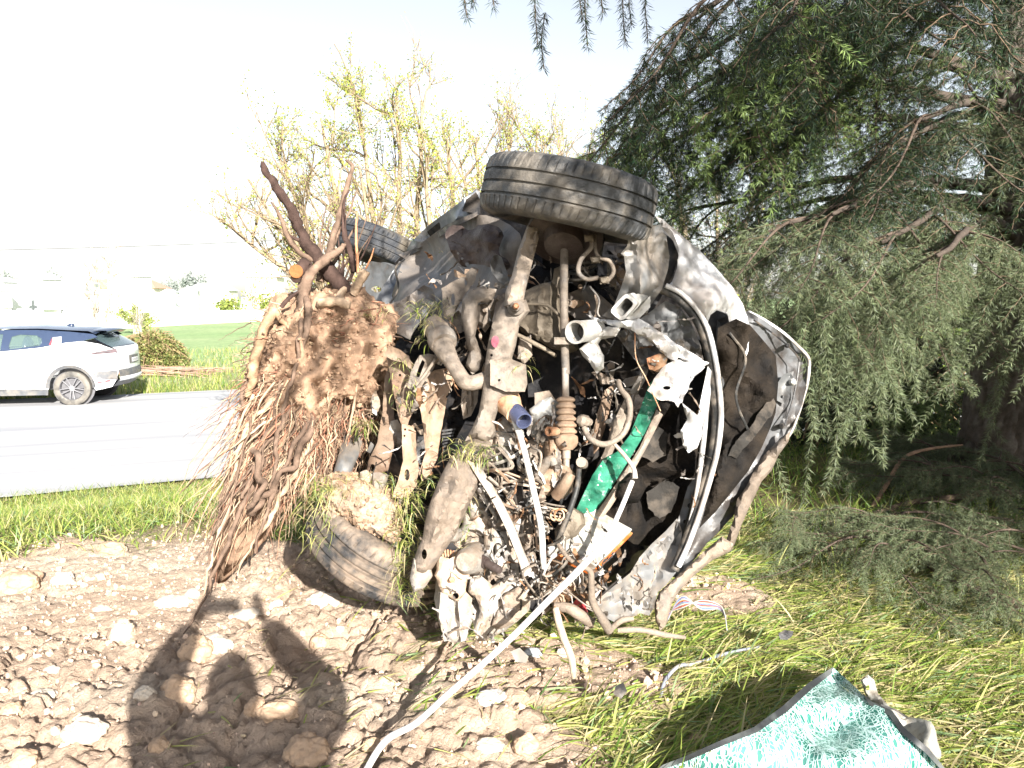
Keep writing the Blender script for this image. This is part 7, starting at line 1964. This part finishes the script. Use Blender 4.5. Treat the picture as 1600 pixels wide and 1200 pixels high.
MS('casing', 'box_plastic', [(1388, 1126), (1400, 1118), (1452, 1124), (1462, 1138), (1466, 1162), (1472, 1178), (1468, 1188), (1452, 1184), (1430, 1160), (1404, 1146), (1390, 1140)], [(1400, 1120, 2.52), (1460, 1180, 2.38)], th=.06, bulge=.03, bw=12, cr=.006, step=5, soft=1)
MS('arm', 'box_plastic', [(1345, 1062), (1356, 1054), (1366, 1062), (1372, 1084), (1390, 1104), (1416, 1122), (1400, 1126), (1374, 1108), (1356, 1094), (1350, 1080)], [(1350, 1060, 2.64), (1410, 1125, 2.5)], th=.03, bulge=.015, bw=6, cr=.004, step=4, holes=[(1356, 1074, 3, 5)])
MS('edge', 'black_plastic', [(1400, 1122), (1384, 1112), (1376, 1100), (1400, 1108), (1418, 1120)], 2.50, th=.03, cr=.003, step=4)

crumbs_ = 0
# small debris
blob('plastic_shard', 'stone', 832, 1030, 30, 20, (.35, .37, .40), 61, 'grey broken plastic lump beside the cable below the engine', 'debris', sub=ICO2)
sheet('plastic_shard', 'grey_plastic', [(798, 1018), (812, 1012), (826, 1026), (822, 1036), (806, 1034)], 2.62, th=.012, cr=.01, step=4, label='small grey plastic shard left of the broken lump', cat='debris')
sheet('plastic_shard', 'black_plastic', [(962, 1072), (974, 1066), (980, 1080), (970, 1092), (958, 1084)], 2.56, th=.012, cr=.01, step=4, label='small black plastic shard in the grass right of the hanging stick', cat='debris')
sheet('number_tag', 'black_plastic', [(1216, 990), (1226, 984), (1240, 986), (1238, 994), (1230, 1000), (1219, 999)], 3.02, th=.008, cr=.006, step=4, label='dark flat shard half hidden by grass, centre right', cat='debris')

# torn grass hanging on the wreck
def hang(px0, px1, py0, py1, d, n, ln, label, drop=1.0, dx=.1):
    rg = np.random.default_rng(int(px0 + py0)); x = rg.uniform(px0, px1, n); y = rg.uniform(py0, py1, n)
    w = P(x, y, d + rg.uniform(-.03, .03, n)); a = rg.uniform(0, 6.28, n)
    V0 = w; vs, rows = [], []
    L_ = rg.uniform(.4, 1.1, n) * ln; hd = np.stack([np.cos(a), -np.abs(np.sin(a)), rg.normal(0, .5, n)], -1); dr_ = rg.uniform(.1, 1.3, n)[:, None]
    sd = np.stack([np.sin(a), np.cos(a), 0 * a], -1); wd = rg.uniform(.002, .005, n)
    seg = 4; p = w.copy(); k = 2 * seg + 1
    for s in range(seg + 1):
        t = s / seg; ww = (wd * (1 - t * t) * .5)[:, None]
        if s < seg: rows += [p - sd * ww, p + sd * ww]
        else: rows.append(p)
        v = hd * (1.2 - t) * .7 + np.array([dx, 0, -1]) * (drop * t + .1) * dr_ + [0, 0, .25 * (1 - t)] ; v /= np.linalg.norm(v, axis=1)[:, None]
        p = p + v * (L_ / seg)[:, None]
    V = np.stack(rows, 1); T_ = []
    for s in range(seg - 1): q = 2 * s; T_ += [[q, q + 1, q + 3], [q, q + 3, q + 2]]
    q = 2 * (seg - 1); T_.append([q, q + 1, q + 2])
    Fc = (np.arange(n)[:, None, None] * k + np.array(T_)[None]).reshape(-1, 3)
    C = gcols(n, [.4, 1, 2, 4, 5, .2, 1])
    mesh('grass_clump', V.reshape(-1, 3), Fc, 'grass', col=np.repeat(C, k, 0), smooth=False, kind='stuff', label=label, cat='grass')
hang(480, 640, 742, 775, 3.02, 231, 0.101, 'pulled grass draped over the half buried tyre')
hang(470, 520, 780, 850, 2.98, 88, 0.115, 'green blades trailing off the left of the buried tyre', dx=-.5)
hang(618, 655, 760, 940, 2.92, 385, 0.101, 'straw packed between the buried tyre and the mud caked beam')
hang(640, 740, 740, 800, 2.86, 143, 0.086, 'straw hanging beside the upper part of the mud caked beam')
hang(700, 770, 690, 720, 2.78, 143, 0.086, 'grass caught at the bend of the cross member')
hang(715, 735, 800, 890, 2.84, 66, 0.058, 'straw caught on the hub carrier')
hang(640, 700, 470, 500, 3.05, 121, 0.086, 'green grass caught above the exhaust collar', dx=-.5)
hang(655, 680, 500, 540, 2.98, 66, 0.072, 'grass stuck to the left of the exhaust collar')
hang(612, 650, 560, 640, 3.0, 121, 0.050, 'straw stuck on the brown stamped brackets')
hang(560, 580, 655, 670, 3.3, 66, 0.115, 'green tuft hanging under the lip of the soil ball')
hang(685, 690, 385, 400, 3.5, 4, 0.036, 'single green leaf stuck on the floor pan')
hang(560, 610, 480, 500, 3.5, 66, 0.043, 'green weeds on top of the soil ball')
hang(500, 560, 760, 772, 3.0, 110, 0.130, 'straw fringe on the mud above the buried tyre', dx=-.3)
hang(815, 825, 550, 580, 2.82, 16, 0.086, 'straw strands beside the flat heat plate')
outline_blob('mud_on_tyre', 'clod', [(498, 770), (520, 752), (560, 748), (600, 760), (622, 780), (628, 830), (612, 850), (590, 838), (560, 842), (535, 820), (512, 800)], (562, 795, 3.08), .14, (.34, .26, .20), None,
             amp=.16, seed=14, fr=2.6, ridge=.25, ico=ICO3 if False else icos(5), label='cap of pale mud lying on the half buried tyre', cat='mud')
outline_blob('mud_on_sill', 'clod', [(505, 745), (530, 738), (560, 742), (572, 756), (540, 764), (510, 762)], (540, 752, 3.10), .06, (.33, .24, .17), None, amp=.15, seed=15, fr=3, ico=icos(4), label='strip of grassy mud below the grey trim panel', cat='mud')

for nm, n in (('mud_on_tyre', 700), ('mud_on_sill', 200)):
    crumbs_on(bpy.data.objects[nm], n, .003, .014, bpy.data.objects[nm], n)
# ------------------------------------------------------------ the photographer, whose shadow falls into the picture
mat('jacket', (.05, .06, .09), .8, bump=.3); mat('skin', (.50, .32, .24), .55, bump=.05); mat('hair', (.05, .035, .025), .7, bump=.3); mat('trousers', (.06, .07, .10), .8, bump=.3); mat('phone_black', (.02, .02, .025), .3, bump=0)
def photographer():
    gx, gy = .17, -.42; gz = float(HT(np.array([gx]), np.array([gy]))[0])
    o = empty('person', (gx, gy, gz), 'person in dark jacket raising a phone, casting the shadow on the soil', 'person')
    top = EYE - gz           # lens height above the feet
    hz = top + .0           # crown of the head
    sh = hz - .17
    J = {'pel': (0, 0, sh - .50, .155, .12), 'waist': (0, 0, sh - .30, .145, .11), 'chest': (0, .01, sh - .12, .23, .14), 'neckb': (0, .01, sh + .0, .14, .10), 'neck': (0, .02, sh + .08, .055, .055),
         'hd1': (0, .05, sh + .09, .075, .085), 'hd2': (0, .06, sh + .12, .078, .095), 'hd3': (0, .06, sh + .16, .055, .06)}
    E_ = [('pel', 'waist'), ('waist', 'chest'), ('chest', 'neckb'), ('neckb', 'neck'), ('neck', 'hd1'), ('hd1', 'hd2'), ('hd2', 'hd3')]
    for s, n in ((-1, 'l'), (1, 'r')):
        J['hip' + n] = (s * .10, 0, sh - .58, .10, .10); J['kn' + n] = (s * .13, .02, .50, .062, .065); J['an' + n] = (s * .14, -.02, .09, .045, .05); J['to' + n] = (s * .16, .15, .04, .04, .035)
        J['sh' + n] = (s * .20, .01, sh - .03, .12, .12); J['el' + n] = (s * .33, .16, sh + .04, .10, .10); J['wr' + n] = (s * .15 - .10, .34, sh + .24, .06, .06)
        E_ += [('pel', 'hip' + n), ('hip' + n, 'kn' + n), ('kn' + n, 'an' + n), ('an' + n, 'to' + n), ('chest', 'sh' + n), ('sh' + n, 'el' + n), ('el' + n, 'wr' + n)]
    keys = list(J)
    def skinned(name, keys, J, E_, m, root, par, lv=2):
        me = bpy.data.meshes.new(name); me.from_pydata([(gx + J[k][0], gy + J[k][1], gz + J[k][2]) for k in keys], [(keys.index(a), keys.index(b)) for a, b in E_], [])
        ob = bpy.data.objects.new(name, me); put(ob, par); me.materials.append(MATS[m])
        md = ob.modifiers.new('skin', 'SKIN'); md.use_smooth_shade = True
        for i, k in enumerate(keys): me.skin_vertices[0].data[i].radius = J[k][3:5]; me.skin_vertices[0].data[i].use_root = (k == root)
        ob.modifiers.new('sub', 'SUBSURF').levels = lv; ob.modifiers['sub'].render_levels = lv
        return ob
    body = skinned('body', keys, J, E_, 'jacket', 'pel', o)
    # face, hair
    V, Fc = ICO3; hd = np.array([gx, gy + .07, gz + sh + .10])
    f = V * [.078, .098, .118]; nose = np.exp(-((V[:, 0] / .18) ** 2 + ((V[:, 2] + .12) / .25) ** 2)) * (V[:, 1] > 0); f[:, 1] += .022 * nose; f[:, 1] -= .012 * np.exp(-(((np.abs(V[:, 0]) - .4) / .2) ** 2 + ((V[:, 2] - .08) / .15) ** 2)) * (V[:, 1] > 0)
    mesh('face', f + hd, Fc, 'skin', o)
    k = (V[:, 1] < .35) | (V[:, 2] > .45); keepf = [list(x) for x in Fc if k[x].all()]
    mesh('hair', V * [.088, .108, .126] + hd + [0, -.008, .008], keepf, 'hair', o)
    for s in (-1, 1):
        mesh('ear', ICO2[0] * [.012, .02, .032] + hd + [s * .08, 0, 0], ICO2[1], 'skin', o)
        mesh('eye', ICO1[0] * .012 + hd + [s * .03, .085, .012], ICO1[1], 'phone_black', o)
    mesh('mouth', ICO1[0] * [.024, .008, .006] + hd + [0, .09, -.058], ICO1[1], 'hair', o)
    # hands: palm and five fingers closed on the phone
    for s, n in ((-1, 'l'), (1, 'r')):
        w = J['wr' + n]; H = {'a': (w[0], w[1], w[2], .028, .03), 'p': (w[0] - s * .02, w[1] + .03, w[2] + .05, .020, .036)}
        EE = [('a', 'p')]
        for i in range(4):
            z = w[2] + .045 + i * .021; l = (.9, 1.05, 1.0, .8)[i]
            H[f'f{i}a'] = (w[0] - s * .03, w[1] + .055, z, .010, .010); H[f'f{i}b'] = (w[0] - s * .05 * l, w[1] + .075, z + .006, .009, .009); H[f'f{i}c'] = (w[0] - s * .072 * l, w[1] + .062, z + .008, .0075, .0075)
            EE += [('p', f'f{i}a'), (f'f{i}a', f'f{i}b'), (f'f{i}b', f'f{i}c')]
        H['ta'] = (w[0] - s * .035, w[1] + .015, w[2] + .05, .012, .012); H['tb'] = (w[0] - s * .062, w[1] + .02, w[2] + .075, .010, .010); EE += [('p', 'ta'), ('ta', 'tb')]
        skinned('hand', list(H), H, EE, 'skin', 'a', o, 1)
    V, Fc = box_geo(.16, .009, .075)
    ph = mesh('phone', V + [gx - .08 - .06, gy + .385, gz + sh + .30], Fc, 'phone_black', label='black phone held sideways in the raised hands of the photographer', cat='phone', smooth=False)
    bevel(ph, .004)
photographer()
